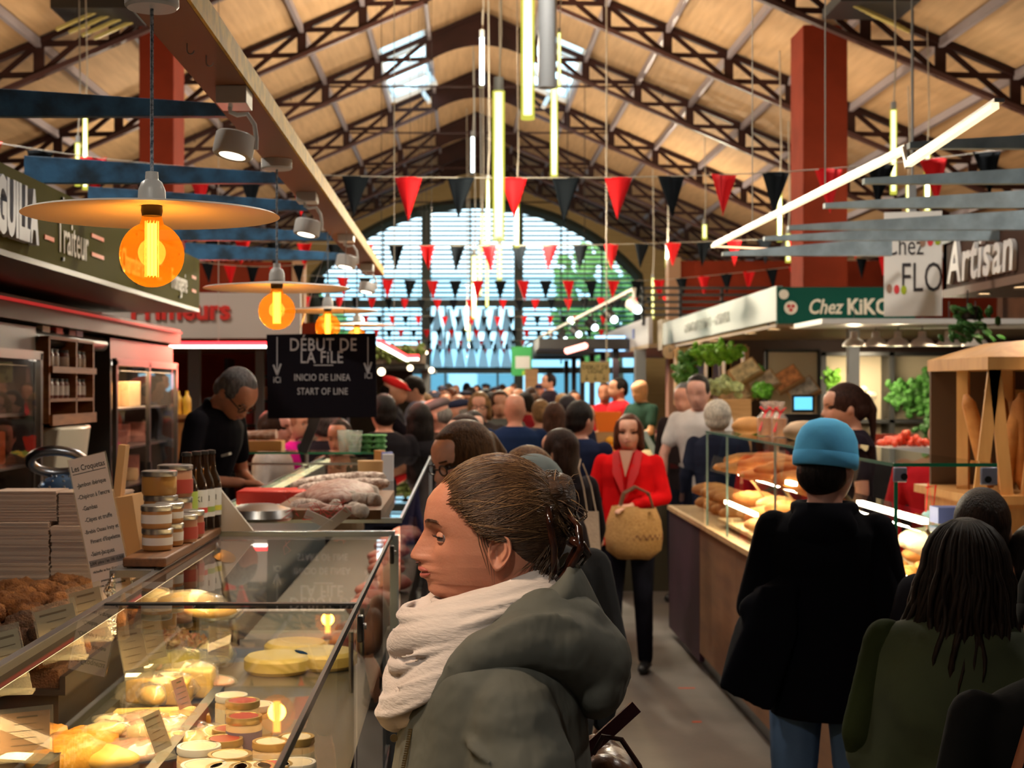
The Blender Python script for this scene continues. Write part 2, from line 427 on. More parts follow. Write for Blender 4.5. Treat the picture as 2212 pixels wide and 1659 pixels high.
# ---------------------------------------------------------------- bunting
def bunting(px0, px1, ys, Y, wpx, hpx, sp, label, first_red=False, x_start=None, drop=0, seed=1):
    rr = random.Random(seed)
    mid = (px0 + px1) / 2
    r = E('bunting', P(mid, ys(mid), Y), label, 'bunting', 'strings of red and black pennants')
    o = r.location.copy()
    st = MB(); st.tube([P(p, ys(p), Y) - o for p in [px0 + (px1 - px0) * i / 24 for i in range(25)]], .004, 4)
    st.build('string', m_cable, r)
    k = 0; p = x_start if x_start is not None else px0 + 20
    red = first_red; cache = {}
    k_ = Y / F
    while p < px1 - 8:
        w, h = wpx * k_, hpx * k_ * rr.uniform(.94, 1.06); ph = rr.uniform(0, 6); tw = rr.uniform(-.10, .10); amp = w * .10
        def fn(u, v):
            hw = w / 2 * (1 - v); x = (u * 2 - 1) * hw
            return V((x + tw * v * h, amp * sin(ph + u * 5) * (1 - v * .5) + rr.uniform(-1, 1) * .0, -v * h))
        mb = MB().grid(fn, 8, 8)
        f = mb.build('pennant', m_flagR if red else m_flagK, r, smooth=180, loc=P(p, ys(p), Y) - o, rz=rr.uniform(-14, 14), solid=.003)
        red = not red; p += sp
def sag(y0, ym, y1, x0, x1):
    def f(p):
        t = (p - x0) / (x1 - x0); return y0 * (1 - t) ** 2 + (2 * ym - .5 * (y0 + y1)) * 2 * t * (1 - t) + y1 * t * t
    return f
bunting(-60, 2280, lambda p: 384 - 74 * (abs(p - 1120) / 1120) ** 2.6, 10.5, 60, 92, 113.5, 'nearest and largest string of red and black pennants across the aisle', True, -26, seed=3)
bunting(-40, 2240, lambda p: 531 - 38 * (abs(p - 1040) / 1000) ** 2, 17.5, 33, 54, 66.4, 'second string of pennants, crossing before the upper arched window', True, -7, seed=4)
bunting(650, 1920, lambda p: 606 - 40 * max(0, (p - 1400) / 400) ** 1.2 - 18 * max(0, (900 - p) / 400), 22.5, 26, 43, 48.8, 'third string of pennants, crossing the middle of the arched window', False, 691, seed=5)
bunting(560, 1560, lambda p: 647 - 8 * (abs(p - 1040) / 400) ** 2, 27, 19, 27, 35.3, 'fourth string of pennants, just above the window transom', True, 592, seed=6)
bunting(780, 1330, lambda p: 684 - 3 * (abs(p - 1040) / 300), 30, 15, 22, 28.5, 'fifth string of pennants, just below the window transom', True, 790, seed=7)
bunting(780, 1330, lambda p: 712, 31.8, 14, 20, 27, 'sixth string of pennants, before the bright glazed entrance', False, 786, seed=8)
bunting(900, 1240, lambda p: 736, 33.0, 10, 14, 22.5, 'seventh string of small pennants low before the glazed entrance', True, 905, seed=9)
bunting(900, 1240, lambda p: 754, 34.5, 9, 12, 19.5, 'farthest and lowest string of tiny pennants before the entrance doors', False, 912, seed=10)
bunting(374, 690, lambda p: 566 + 10 * sin((p - 430) / 260 * 3), 15.5, 27, 44, 49, 'short string of pennants under the left canopy arms before the red beam', False, 448, seed=11)
# white paper fans strung over the entrance
mb = None
pf = E('paper_garland', P(1020, 668, 35.2), 'garland of white paper triangles over the glazed entrance', 'garland')
mb = MB(); rr = random.Random(2)
for row in range(3):
    for i in range(7):
        x = X(944 + i * 25 + (row % 2) * 8, 35.2) - pf.location.x; z = -row * .42
        mb.loft([[V((x - .03, 0, z)), V((x + .03, 0, z)), V((x + .13, 0, z - .55)), V((x - .13, 0, z - .55))], [V((x - .03, .01, z)), V((x + .03, .01, z)), V((x + .13, .01, z - .55)), V((x - .13, .01, z - .55))]])
mb.b2((-1.1, 0, .0), (1.1, .01, .02)).b2((-1.1, 0, 0), (-1.08, .8, .02)).b2((1.08, 0, 0), (1.1, .8, .02)); o = mb.build('paper_shapes', M('white_paper', (.75, .85, .90), .8), pf)
nt_ = MATS['white_paper'].node_tree; tl_ = nt_.nodes.new('ShaderNodeBsdfTranslucent'); tl_.inputs[0].default_value = (.9, .95, 1, 1); mx_ = nt_.nodes.new('ShaderNodeMixShader'); mx_.inputs[0].default_value = .75
nt_.links.new(nt_.nodes['Principled BSDF'].outputs[0], mx_.inputs[1]); nt_.links.new(tl_.outputs[0], mx_.inputs[2]); nt_.links.new(mx_.outputs[0], nt_.nodes['Material Output'].inputs[0])
# ---------------------------------------------------------------- hanging tubes
def tube_lamp(px, y0, y1, wpx, Y, lab, mat=None, power=0, cap=True, body=None):
    a = P(px, y0, Y); b = P(px, y1, Y); r = wpx * Y / F / 2
    o = E('tube_lamp', b, lab, 'lamp', 'vertical tube lights hung under the roof')
    mat = mat or m_tubeY
    L = a.z - b.z
    MB().cyl((0, 0, .03 if not body else .0), (0, 0, L), r * .62 if not body else r, n=14).build('glowing_tube' if not body else 'diffuser', mat if not body else body, o)
    if not body:
        MB().cyl((0, 0, L - .01), (0, 0, L + r * 2.2), r * .8, n=12).build('end_cap', m_grey, o)
        MB().lathe([(r * .9, 0), (r, .0), (r, L), (r * .9, L)], n=14).build('glass_sleeve', m_sleeve if mat is m_tubeY else glass_mat('acrylic_sleeve', (1, 1, 1), 1.2), o)
    top = rz_(b.x) - .004
    MB().tube([(0, 0, L), (.02, 0, L + .4), (0, 0, top - b.z)], .006 if Y < 15 else .009, 5).build('cable', m_cable, o)
    if power: lamp('POINT', b + V((0, -.12, L * .4)), power * 4.2 * (.22 if Y < 13 else 1.3) * (1 if 600 < px < 1500 else .35), (1, .86, .62), .12, o)
    return o
tl = [
 (1140, -60, 258, 30, 9.0, 'thick glowing tube lamp at the top centre, reaching lowest of the big pair', None, 60),
 (1181, -80, 190, 38, 8.6, 'unlit grey cylinder lamp beside the thick glowing tube', None, 0),
 (1077, 197, 520, 27, 10.2, 'long yellow glowing tube lamp behind the central orange pennant', None, 60),
 (1197, 190, 385, 17, 12.5, 'glowing tube lamp right of the grey cylinder, above a black pennant', None, 50),
 (1208, 70, 190, 8, 14.5, 'thin yellow tube lamp hidden half behind the grey cylinder', None, 0),
 (1041, 80, 188, 14, 17.5, 'white glowing tube lamp highest under the ridge', m_tubeB, 40),
 (1021, 295, 376, 11, 22, 'small white glowing tube lamp lower under the ridge', m_tubeB, 0),
 (1054, 388, 532, 9, 18.5, 'slim yellow tube lamp left of the central pennant', None, 60),
 (1042, 460, 545, 8, 21, 'slim yellow tube lamp before the arch top', None, 0),
 (1116, 405, 535, 12, 17.2, 'yellow tube lamp on the right pier of the arch window', None, 60),
 (1079, 528, 606, 12, 20, 'yellow tube lamp directly below the longest tube', None, 0),
 (1024, 552, 690, 12, 23.5, 'bright tube lamp at the centre of the arched window', None, 80),
 (1037, 532, 640, 9, 24.5, 'tube lamp just right of the bright central one', None, 0),
 (1052, 560, 665, 8, 26, 'tube lamp before the window transom, right of centre', None, 0),
 (1008, 668, 715, 7, 28, 'lowest small tube lamp above the entrance', None, 60),
 (1013, 700, 738, 7, 30, 'farthest tube lamp at the foot of the cluster', None, 0),
 (1930, 237, 420, 15, 12.5, 'white tube lamp right of the red column, topmost of that group', None, 40),
 (2003, 330, 460, 14, 14.5, 'white tube lamp behind the red pennant at right', None, 40),
 (1962, 392, 462, 11, 16.5, 'white tube lamp between two others above the right stall', None, 0),
 (1684, 397, 522, 12, 17.2, 'tube lamp behind the diagonal light strip left of the column', None, 50),
 (1703, 505, 567, 13, 20, 'short tube lamp below the diagonal light strip', None, 0),
 (1522, 485, 517, 11, 23, 'small tube lamp above a red pennant near the strip corner', None, 0),
 (1732, 440, 560, 6, 24, 'thin dim tube lamp on the edge of the red column', None, 0),
 (1441, 538, 578, 9, 25, 'small tube lamp at the right end of the arched window', None, 60),
 (1410, 600, 690, 7, 27, 'beaded tube lamp beside the dark railing', None, 0),
 (184, 250, 410, 12, 13.5, 'yellow tube lamp far left behind the blue beams', None, 60),
 (168, 308, 402, 13, 12, 'short bright tube lamp beside the far left yellow one', None, 0),
 (393, 392, 432, 7, 19, 'small tube lamp just right of the left red column', None, 50),
]
for q in tl:
    tube_lamp(q[0], q[1], q[2], q[3], q[4], q[5], q[6], q[7] * 1.0, body=m_grey if 'grey cylinder lamp' in q[5] else None)
# ================================================================ LEFT STALL
# canopy board
m_brass = M('brass_edge', (.72, .42, .035), .6, metal=0, var=.2, vs=20)
m_soffit = M('brown_soffit', (.26, .10, .045), .6)
b = E('canopy_board', (-.605, 6.2, 2.56), 'long brown overhead board with a gold edge running down the left stall front', 'canopy')
MB().b2((-.065, -3.9, 0), (.058, 3.75, .05)).build('soffit', m_soffit, b, bevel=.002)
MB().b2((.0585, -3.9, -.001), (.066, 3.75, .056)).build('gold_edge', m_brass, b)
hk = MB()
for dx, dy in ((-.01, -2.95), (.012, -2.83)):
    hk.tube([(dx, dy, 0), (dx, dy, -.012)] + [(dx + .008 * (1 - cos(t)), dy, -.016 - .008 * sin(t)) for t in [i * pi / 6 for i in range(7)]], .0014, 6)
hk.build('screw_hook', m_steel, b)
# dark steel cantilever arms, bluish daylight put into their colour
m_blue = M('daylight_blue_steel', (.06, .21, .42), .5, metal=0, col2=(.025, .055, .09), vs=9, bump=.15)
for i, (yb, Y) in enumerate(((253, 4.46), (397, 5.9), (455, 6.9), (520, 8.1), (562, 9.3))):
    z = Z(yb, Y)
    o = MB().loft([[V((-1.15, -.02, 0)), V((-1.15, .02, 0)), V((-1.15, .02, .112)), V((-1.15, -.02, .112))], [V((0, -.02, 0)), V((0, .02, 0)), V((0, .02, .034)), V((0, -.02, .034))]]).build('steel_bracket', m_blue, loc=(-.62 - .05 * (i == 0), Y, z), bevel=.002)
    T(o, 'tapered steel arm tinted daylight blue carrying the gold edged board, %s from the front' % words[i], 'beam', 'blue canopy arms')
# disc pendants
m_disc = M('disc_shade_enamel', (.80, .72, .64), .45)
m_amber = glass_mat('amber_glass', (1, .74, .32), 1.45, 0, .14, (1, .55, .08))
m_fil = M('filament_glow', (1, .5, .1), emit=(1, .60, .12), es=7)
m_braid = M('braided_flex', (.55, .62, .70), .8, col2=(.10, .14, .2), vs=200)
def pendant(px, pyc, Y, lab, first=None):
    zc = Z(pyc, Y)
    loc = (X(px, Y), Y, zc)
    if first:
        o = dup(first, loc, label=lab); 
    else:
        o = E('pendant_lamp', loc, lab, 'lamp', 'disc pendant lamps over the left counter')
        MB().lathe([(.002, .055), (.02, .055), (.24, .034), (.246, .030), (.24, .031), (.02, .050), (.002, .050)], n=64).build('disc_shade', m_disc, o)
        MB().lathe([(.001, .115), (.012, .115), (.013, .100), (.02, .095), (.026, .08), (.027, .056), (.001, .056)], n=24).build('socket_cap', m_white, o)
        MB().lathe([(.001, .052), (.02, .052), (.021, .040), (.019, .030), (.001, .030)], n=20).build('bulb_collar', m_black, o)
        pr = [(.018, .034), (.020, .024), (.022, .018)] + [(.062 * sin(a), -.045 - .0 + .062 * cos(a) * 1.02) for a in [R(22) + i * (pi - R(22)) / 14 for i in range(15)]]
        g = MB().lathe(pr, n=32).build('globe', m_amber, o)
        f = MB().cyl((0, 0, -.085), (0, 0, .015), .0105, n=12); f.build('filament', m_fil, g)
        t = MB()
        for k in range(12): t.tube([(.013 * cos(k * pi / 6), .013 * sin(k * pi / 6), -.088), (.013 * cos(k * pi / 6), .013 * sin(k * pi / 6), .02)], .0007, 4)
        t.build('glass_stem', M('amber_lines', (1, .45, .1), emit=(1, .62, .15), es=2.5), g)
        zt = 2.56 - zc
        MB().tube([(0, 0, .11), (0, 0, zt - .03)], .0035, 6).build('cord', m_braid, o)
        MB().lathe([(.001, zt - .035), (.047, zt - .035), (.052, zt - .030), (.052, zt), (.001, zt)], n=32).build('ceiling_rose', m_white, o)
    if not first: lamp('POINT', V(loc) + V((0, 0, -.05)), 2.6, (1, .45, .10), .03, o)
    return o
p0 = pendant(328, 500, 2.82, 'nearest pendant lamp with a wide disc shade and large amber globe bulb')
pendant(598, 643, 4.9, 'second disc pendant lamp, its globe just above the black queue sign', p0)
pendant(708, 686, 7.15, 'third disc pendant lamp, its bulb half hidden behind the black sign', p0)
pendant(771, 714, 9.2, 'farthest small disc pendant lamp at the end of the board', p0)
# spot heads
m_spotglow = M('spot_glow', (1, 1, 1), emit=(1, .86, .62), es=12)
def spot(px, py, Y, lab, first=None, pw=40):
    loc = (X(px, Y), Y, Z(py, Y))
    if first: o = dup(first, loc, label=lab)
    else:
        o = E('spotlight', loc, lab, 'lamp', 'round white spotlights on the left canopy board')
        q = rot(-8, 10, 0)
        MB().lathe([(.001, .030), (.048, .030), (.052, .026), (.052, -.022), (.048, -.028), (.034, -.028), (.030, -.016), (.001, -.016)], n=36, q=q).build('lamp_head', M('spot_white', (.92, .90, .86), .4), o)
        MB().lathe([(.001, -.0265), (.031, -.0265), (.031, -.018), (.001, -.018)], n=24, q=q).build('lens', m_spotglow, o)
        zt = 2.56 - loc[2]
        MB().tube([(-.01, 0, zt - .045), (-.01, 0, zt - .058), (.008, 0, zt - .066), (.034, 0, .082), (.052, 0, .055), (.057, 0, .02), (.056, 0, -.01)], .006, 8).build('bracket_arm', MATS['spot_white'], o)
        MB().box((0, 0, zt - .0225), (.078, .11, .045)).build('base_box', m_white, o, bevel=.002)
    if not first: lamp('SPOT', V(loc) + V((0, 0, -.03)), pw, (1, .82, .58), .03, o, target=V(loc) + V((-.12, 0, -1)), spot=95)
    return o
s0 = spot(506, 315, 3.75, 'nearest round white spotlight on a curved arm under the board')
spot(664, 493, 5.75, 'second round white spotlight, above the second pendant disc', s0)
spot(748, 566, 7.3, 'third white spotlight, small, near the end of the board', s0)
spot(793, 622, 8.9, 'farthest tiny white spotlight at the very end of the board', s0)
# fascia sign
m_olive = M('olive_fascia', (.080, .072, .008), .8, spec=.1)
m_cream = M('cream_lettering', (.72, .66, .55), .5)
m_orange = M('orange_stripe', (.85, .16, .04), .5)
sg = E('shop_sign', (-1.5, 5.0, 0), 'olive green shop fascia with cream words and orange dashes, left edge', 'sign')
mb = MB().b2((-.06, -1.6, 2.245), (0, 3.3, 2.525)); mb.build('fascia_panel', m_olive, sg)
MB().b2((-.86, -1.6, 2.225), (0, 3.3, 2.245)).build('soffit', M('dark_soffit', (.05, .035, .025), .35), sg)
MB().b2((-.86, 3.24, 2.245), (-.061, 3.3, 2.525)).build('end_panel', m_olive, sg)
for s_, y, sz, m_, ex in (('Traiteur', .60, .185, m_cream, .001), ('Charcuterie', 1.62, .15, m_cream, .001), ('Fromagerie', 2.70, .15, m_cream, .001)):
    t = text(s_, sz, m_, None, (0, 0, 0), 90, 0, 90, ex, .001, sx_=.72 if s_ == 'Traiteur' else .62); t.parent = sg; t.location = (.004, y, 2.355)
t = text('GUILLA', .24, M('white_letters', (.55, .58, .66), .5), None, (0, 0, 0), 90, 0, 90, .014, .012, sx_=.55, name='raised_lettering'); t.parent = sg; t.location = (.018, -.18, 2.37)
mb = MB()
for y in (.28, .98, 2.19, 3.12):
    w_ = .20 if y in (.98,) else .12
    for z in (2.335, 2.41): mb.b2((.001, y - w_ / 2, z - .008), (.004, y + w_ / 2, z + .008))
mb.build('orange_dash', m_orange, sg)
mb = MB()
for y in (-.5, .45, 1.7, 2.7):
    for z in (2.275, 2.50): mb.box((.004, y, z), (.01, .02, .012))
mb.build('fixing_clip', m_black, sg)
# red glow strips inside the canopy and back wall cornice
m_redled = M('red_led', (1, .1, .1), emit=(1, .02, .03), es=6)
m_whiteled = M('white_led', (1, 1, 1), emit=(1, .9, .75), es=6)
# back wall of the stall
m_dk = M('dark_cornice', (.045, .035, .018), .5)
bw = E('stall_partition', (-2.31, 7, 0), 'dark back partition of the near left stall with a deep cornice', 'partition')
MB().b2((-.06, -3.6, 0), (0, 3.2, 2.20)).build('panel', m_blackfab, bw)
MB().b2((0, -3.6, 2.085), (.42, 2.76, 2.185)).build('cornice', m_dk, bw); MB().b2((0, -.36, 0), (.24, 1.0, 2.08)).build('pier', m_blackfab, bw)
MB().cyl((.32, -.36, 2.03), (.32, 1.0, 2.03), .045, n=16).build('roller_shutter', M('shutter_box', (.05, .045, .04), .35, metal=.5), bw)
for y in ():
    MB().b2((.02, y - .1, 2.19), (.09, y + .02, 2.30)).build('hanger', m_black, bw)
rs = MB().b2((.435, -3.4, 2.155), (.445, 2.7, 2.167)).build('red_light_strip', M('red_led_dim', (1, .1, .1), emit=(1, .03, .04), es=.35), bw)
def fridge(y0, y1, lab, lit):
    f = E('display_fridge', (-2.29, y0, 0), lab, 'fridge')
    L = y1 - y0; D_ = .5
    cb = MB(); cb.b2((-.02, 0, 0), (0, L, 2.07)); cb.b2((-.02, 0, 0), (D_ * .02, .04, 2.07))
    cb.b2((0, 0, 0), (.35, L, .55)); cb.b2((0, 0, 1.95), (.35, L, 2.07)); cb.b2((0, 0, .55), (.35, .035, 1.95)); cb.b2((0, L - .035, .55), (.35, L, 1.95))
    cb.build('cabinet', M('fridge_grey', (.035, .032, .03), .4), f)
    fr = MB()
    for y in (0, L / 2 - .02, L - .04): fr.b2((.36, y, .55), (.385, y + .035, 1.95))
    fr.b2((.36, 0, 1.92), (.385, L, 1.96)); fr.b2((.36, 0, .55), (.385, L, .6)); fr.build('door_frame', M('anodised', (.12, .11, .10), .3, metal=.7), f)
    MB().b2((.37, .02, .6), (.375, L - .02, 1.93)).build('door_glass', m_glass, f)
    sh = MB()
    for z in (.62, .95, 1.22, 1.45, 1.68): sh.b2((.01, .04, z - .012), (.32, L - .04, z))
    sh.build('shelf', m_steel, f)
    MB().b2((.386, L / 2 - .1, 1.1), (.41, L / 2 - .075, 1.35)).build('handle', m_black, f)
    if lit:
        l_ = MB().b2((.30, .06, 1.925), (.33, L - .06, 1.94)).build('interior_light', m_whiteled, f)
        lamp('AREA', (-2.02, (y0 + y1) / 2, 1.9), lit, (1, .62, .34), .25, f, target=(-2.15, (y0 + y1) / 2, 0), sizey=L * .8)
    return f
fridge(4.9, 6.62, 'glass door display fridge at the far left edge with stacked plates inside', 2.0)
fridge(8.02, 9.75, 'glass door display fridge lit orange, full of cheese, left of the vendor', 16)
rr = random.Random(5)
# cheeses in fridge two
chn = 0
for si, z in enumerate((.62, .95, 1.22, 1.45, 1.68)):
    for k in range(5):
        y = 8.2 + k * .3 + rr.uniform(-.03, .03); s_ = rr.uniform(.07, .11); h = rr.uniform(.07, .16 if si else .1)
        kind = rr.randrange(3); mt = rr.choice([M('cheese_orange', (.70, .26, .08), .55, var=.2, vs=9), M('cheese_tan', (.60, .33, .14), .6, var=.2, vs=9), M('ham_pink', (.55, .18, .12), .5, var=.25, vs=12), M('cheese_pale', (.72, .52, .28), .55, var=.1)])
        mb = MB()
        if kind == 0: mb.lathe([(.001, 0), (s_, 0), (s_ * 1.06, h * .5), (s_, h), (.001, h)], n=20)
        elif kind == 1: mb.prism([(0, 0), (s_ * 1.9, .02), (s_ * 1.7, s_)], (-s_, -s_ / 2, 0), (0, 1, 0), (1, 0, 0), (0, 0, 1), h)
        else: mb.box((0, 0, h / 2), (s_ * 1.3, s_ * 1.5, h), rot(0, 0, rr.uniform(-20, 20)))
        o = mb.build('cheese', mt, loc=(-2.10, y, z), bevel=.004)
        T(o, 'piece of cheese in the orange lit fridge, %s shelf from the floor' % words[si], 'cheese', 'cheeses on the %s fridge shelf' % words[si]); chn += 1
# plates stack
for i in range(7):
    o = MB().lathe([(.001, 0), (.07, 0), (.105, .012), (.105, .015), (.07, .004), (.001, .004)], n=28).build('plate', m_white, loc=(-2.08, 5.95, 1.452 + i * .011))
    T(o, 'white dinner plate in the stack inside the far left fridge', 'plate', 'stacked plates in the far left fridge')
o = MB().lathe([(.001, 0), (.09, 0), (.10, .05), (.09, .10), (.001, .10)], n=28).build('cake_tin', M('brown_tin', (.4, .2, .1), .5), loc=(-2.10, 5.95, 1.222)); T(o, 'round brown tin under the stacked plates', 'tin')
o = MB().box((0, 0, .075), (.16, .36, .15)).build('meat_tray', M('orange_tray', (.75, .13, .03), .5), loc=(-1.68, 6.3, 1.50), bevel=.01)
o.location = (-2.12, 6.33, 1.452); T(o, 'orange tray of charcuterie in the far left fridge', 'tray')
# crate shelf with jars on the wall between the fridges
cs = E('crate_shelf', (-2.069, 6.70, 1.63), 'small wooden crate shelf of jars hung between the two fridges', 'shelf')
m_crate = M('crate_wood', (.36, .13, .035), .6, col2=(.24, .08, .02), vs=5, stretch=(1, 1, 8))
L = .80; mb = MB()
for y in (0, .47, L): mb.b2((0, y - .012, 0), (.17, y + .012, .40))
for z in (0, .10, .24, .39): mb.b2((0, 0, z), (.17, L, z + .015))
mb.b2((0, 0, 0), (.012, L, .40)); mb.b2((.17, 0, -.01), (.185, L, .04)); mb.b2((.17, 0, .235), (.185, L, .265))
mb.build('crate', m_crate, cs)
m_jarlab = M('jar_label', (.70, .62, .58), .6); m_pate = M('dark_preserve', (.16, .035, .02), .3)
k = 0
for z in (.115, .255):
    for y in (.06, .15, .24, .33, .42, .55, .64, .73):
        if z > .2 and y in (.06, .33): continue
        j = E('preserve_jar', V((-2.069 + .11, 6.70 + y, 1.63 + z)), 'dark preserve jar with a white label on the wooden crate shelf', 'jar', 'jars on the crate shelf')
        MB().lathe([(.001, 0), (.033, 0), (.035, .01), (.035, .07), (.03, .08), (.001, .08)], n=14).build('glass_body', m_pate, j)
        MB().lathe([(.001, .08), (.032, .08), (.032, .095), (.001, .095)], n=14).build('lid', m_black, j)
        MB().lathe([(.0352, .015), (.036, .015), (.036, .06), (.0352, .06)], n=14).build('label', m_jarlab, j)
# cards on the crate's top shelf
for i, (y, c) in enumerate(((.1, (.75, .70, .66)), (.33, (.65, .05, .03)), (.56, (.10, .03, .03)), (.70, (.25, .35, .6)))):
    o = MB().box((0, 0, .05), (.03, .12, .10)).build('small_packet', M('packet%d' % i, c, .5), loc=(-2.069 + .1, 6.70 + .04 + y, 1.63 + .405))
    T(o, ['white small packet', 'red small packet', 'dark small packet', 'blue small packet'][i] + ' standing on top of the wall crate', 'packet')
# towel dispenser
td = E('towel_dispenser', (-2.069, 7.05, 1.31), 'cream paper towel dispenser on the wall beneath the crate shelf', 'dispenser')
MB().loft([[V((0, -.28, 0)), V((.16, -.28, 0)), V((.20, .0, 0)), V((.16, .28, 0)), V((0, .28, 0))], [V((0, -.28, .30)), V((.20, -.28, .30)), V((.25, .0, .30)), V((.20, .28, .30)), V((0, .28, .30))]]).build('housing', M('cream_plastic', (.68, .60, .45), .3), td, bevel=.012)
MB().ell((.23, .16, .10), (.05, .05, .035), rot(20, 30, 0), 10, 7).build('paper_end', m_white, td, disp=(.02, .03))
o = MB().box((0, 0, 0), (.02, .05, .13)).build('switch_plate', m_white, loc=(-2.059, 7.72, 1.93), bevel=.004); T(o, 'white vertical switch plate on the dark partition right of the crate', 'switch')

# ---------------------------------------------------------------- LEFT DISPLAY CASE (near)
zg = 1.375
case = E('display_case', (-.6, 2.7, 0), 'near glass deli display case lit from inside, left of the scarfed woman', 'display case')
cx, cy = -.6, 2.7
def cb2(a, b): return (V(a) - V((cx, cy, 0)), V(b) - V((cx, cy, 0)))
XF = -.205
mb = MB(); mb.b2(*cb2((-1.35, 1.15, 0), (XF, 4.14, .78))); mb.b2(*cb2((-1.35, 1.15, .78), (-1.31, 4.14, 1.02)))
mb.b2(*cb2((XF - .018, 1.17, .78), (XF - .012, 4.12, 1.06))); mb.build('cabinet', M('case_cabinet', (.03, .022, .018), .3), case)
MB().b2(*cb2((-1.31, 1.17, .78), (XF - .02, 4.12, 1.03))).build('display_deck', M('deck_steel', (.13, .11, .085), .35, metal=.2), case)
gp = MB(); gp.b2(*cb2((-.69, 1.3, zg - .006), (XF, 2.805, zg))); gp.b2(*cb2((-.69, 2.825, zg - .006), (XF, 4.14, zg)))
gp.build('top_glass', m_glasst, case)
gp = MB(); gp.b2(*cb2((XF - .006, 1.3, .80), (XF, 2.805, zg - .008))); gp.b2(*cb2((XF - .006, 2.825, .80), (XF, 4.14, zg - .008)))
gp.build('front_glass', m_glass, case)
MB().b2(*cb2((-1.3, 4.13, 1.04), (XF, 4.136, zg - .008))).build('end_glass', m_glass, case)
m_alu = M('brushed_aluminium', (.42, .50, .56), .3, metal=.85)
fr = MB(); fr.b2(*cb2((-1.0, 4.13, zg - .004), (XF + .012, 4.155, zg + .012))); fr.b2(*cb2((XF - .002, 4.13, 0), (XF + .022, 4.16, zg)))
fr.build('frame', m_alu, case, bevel=.002)
sl = MB(); sl.b2(*cb2((XF - .002, 1.3, zg - .012), (XF + .004, 4.13, zg + .001))); sl.b2(*cb2((-.69, 2.805, zg - .008), (XF, 2.825, zg + .002)))
sl.build('black_seal', m_black, case)
for y in (2.80, 4.05):
    MB().box((XF - cx + .008, y - cy, zg - .045), (.012, .03, .05)).build('hinge', m_black, case, bevel=.003)
    MB().cyl((XF - cx + .014, y - cy - .002, zg - .04), (XF - cx + .02, y - cy - .002, zg - .04), .006, n=10).build('screw', m_steel, case)
MB().b2(*cb2((-.725, 1.3, zg - .036), (-.695, 4.1, zg - .014))).build('light_housing', m_black, case); led = MB().b2(*cb2((-.72, 1.3, zg - .040), (-.70, 4.1, zg - .036))); led.build('light_strip', M('case_led', (1, 1, 1), emit=(1, .78, .42), es=3), case)
MB().b2(*cb2((-.705, 1.3, zg - .014), (-.690, 4.13, zg + .001))).b2(*cb2((-.80, 3.30, zg - .012), (-.705, 4.13, zg + .004))).build('rear_rail', m_steel, case)
lamp('AREA', (-.71, 2.75, zg - .045), 13, (1, .66, .28), .05, case, target=(-.62, 2.75, 0), sizey=2.6)
lamp('AREA', (-.235, 2.6, zg - .02), 7, (1, .66, .28), .02, case, target=(-.6, 2.6, .9), sizey=2.6)
# tray dividers
for i, (x, y0, y1) in enumerate(((-.80, 1.6, 3.35), (-.585, 1.6, 3.5))):
    o = MB().b2((-.012, -(y1 - y0) / 2, 0), (.012, (y1 - y0) / 2, .045)).build('shelf_divider', m_black, loc=(x, (y0 + y1) / 2, 1.032)); T(o, ['black divider rail left of the cheeses in the deli case', 'black divider rail between the cheeses and the lidded jars'][i], 'divider')
# raised glass shelf at the far end
rs_ = E('glass_riser', (-.6, 3.85, 1.03), 'raised glass shelf at the far end of the deli case', 'shelf')
MB().box((-.02, 0, .155), (.72, .44, .008)).build('glass_top', m_glassg, rs_)
mb = MB()
for x in (-.36, .32):
    for y in (-.2, .2): mb.cyl((x, y, 0), (x, y, .151), .006, n=8)
mb.build('leg', m_steel, rs_)

# --- food
def lump(name, c, r, mt, lab, cat, grp=None, disp=(.02, .03), q=None, nu=20, nv=12, par=None):
    o = MB().ell((0, 0, 0), r, q, nu, nv).build(name, mt, par, smooth=180, loc=c, disp=disp); return T(o, lab, cat, grp)
DZ = 1.032
m_croq = M('fried_crumb', (.34, .13, .03), .85, col2=(.17, .06, .014), vs=30, bump=1, bs=220)
m_croq2 = M('dark_fried_crumb', (.13, .055, .02), .85, col2=(.05, .02, .008), vs=30, bump=1, bs=220)
rr = random.Random(11)
ctray = E('croquette_tray', (-1.04, 2.86, DZ + .11), 'long black tray heaped with fried croquettes', 'tray')
MB().b2((-.26, .22, 0), (.20, .97, .012)).b2((-.24, .24, -.108), (.18, .95, 0)).build('tray_base', m_black, ctray)
mb = MB(); mb.b2((.188, .22, .012), (.20, .97, .04)); mb.b2((-.26, .22, .012), (-.248, .97, .04)); mb.build('rim', m_black, ctray)
MB().b2((-.245, .24, .012), (.18, .95, .05)).build('filling', m_croq2, ctray, smooth=0)
ds = (.055, .032)
cr1 = None
for k in range(250):
    u = rr.random(); y = 3.08 + u * .72; x = -1.28 + rr.random() * .42
    lay = int(rr.random() * 3)
    z = DZ + .185 + lay * .035 * (1 - abs(x + 1.05) * 2.0)
    mt = m_croq if y > 3.25 or (rr.random() < .25) else m_croq2
    key = 0 if mt is m_croq else 1
    if cr1 is None: cr1 = {}
    if key not in cr1:
        o = MB().ell((0, 0, 0), (.028, .046, .025), None, 26, 18).build('croquette', mt, smooth=180, disp=(.014, .010)); cr1[key] = o
    else: o = cr1[key].copy(); COL.objects.link(o)
    o.location = (x, y, z); o.rotation_euler = (rr.uniform(-.5, .5), rr.uniform(-.5, .5), rr.uniform(0, 6))
    T(o, 'orange-brown fried croquette heaped in the black tray' if key == 0 else 'dark brown fried croquette heaped in the black tray', 'croquette', 'lighter croquettes in the heap' if key == 0 else 'darker croquettes in the heap')
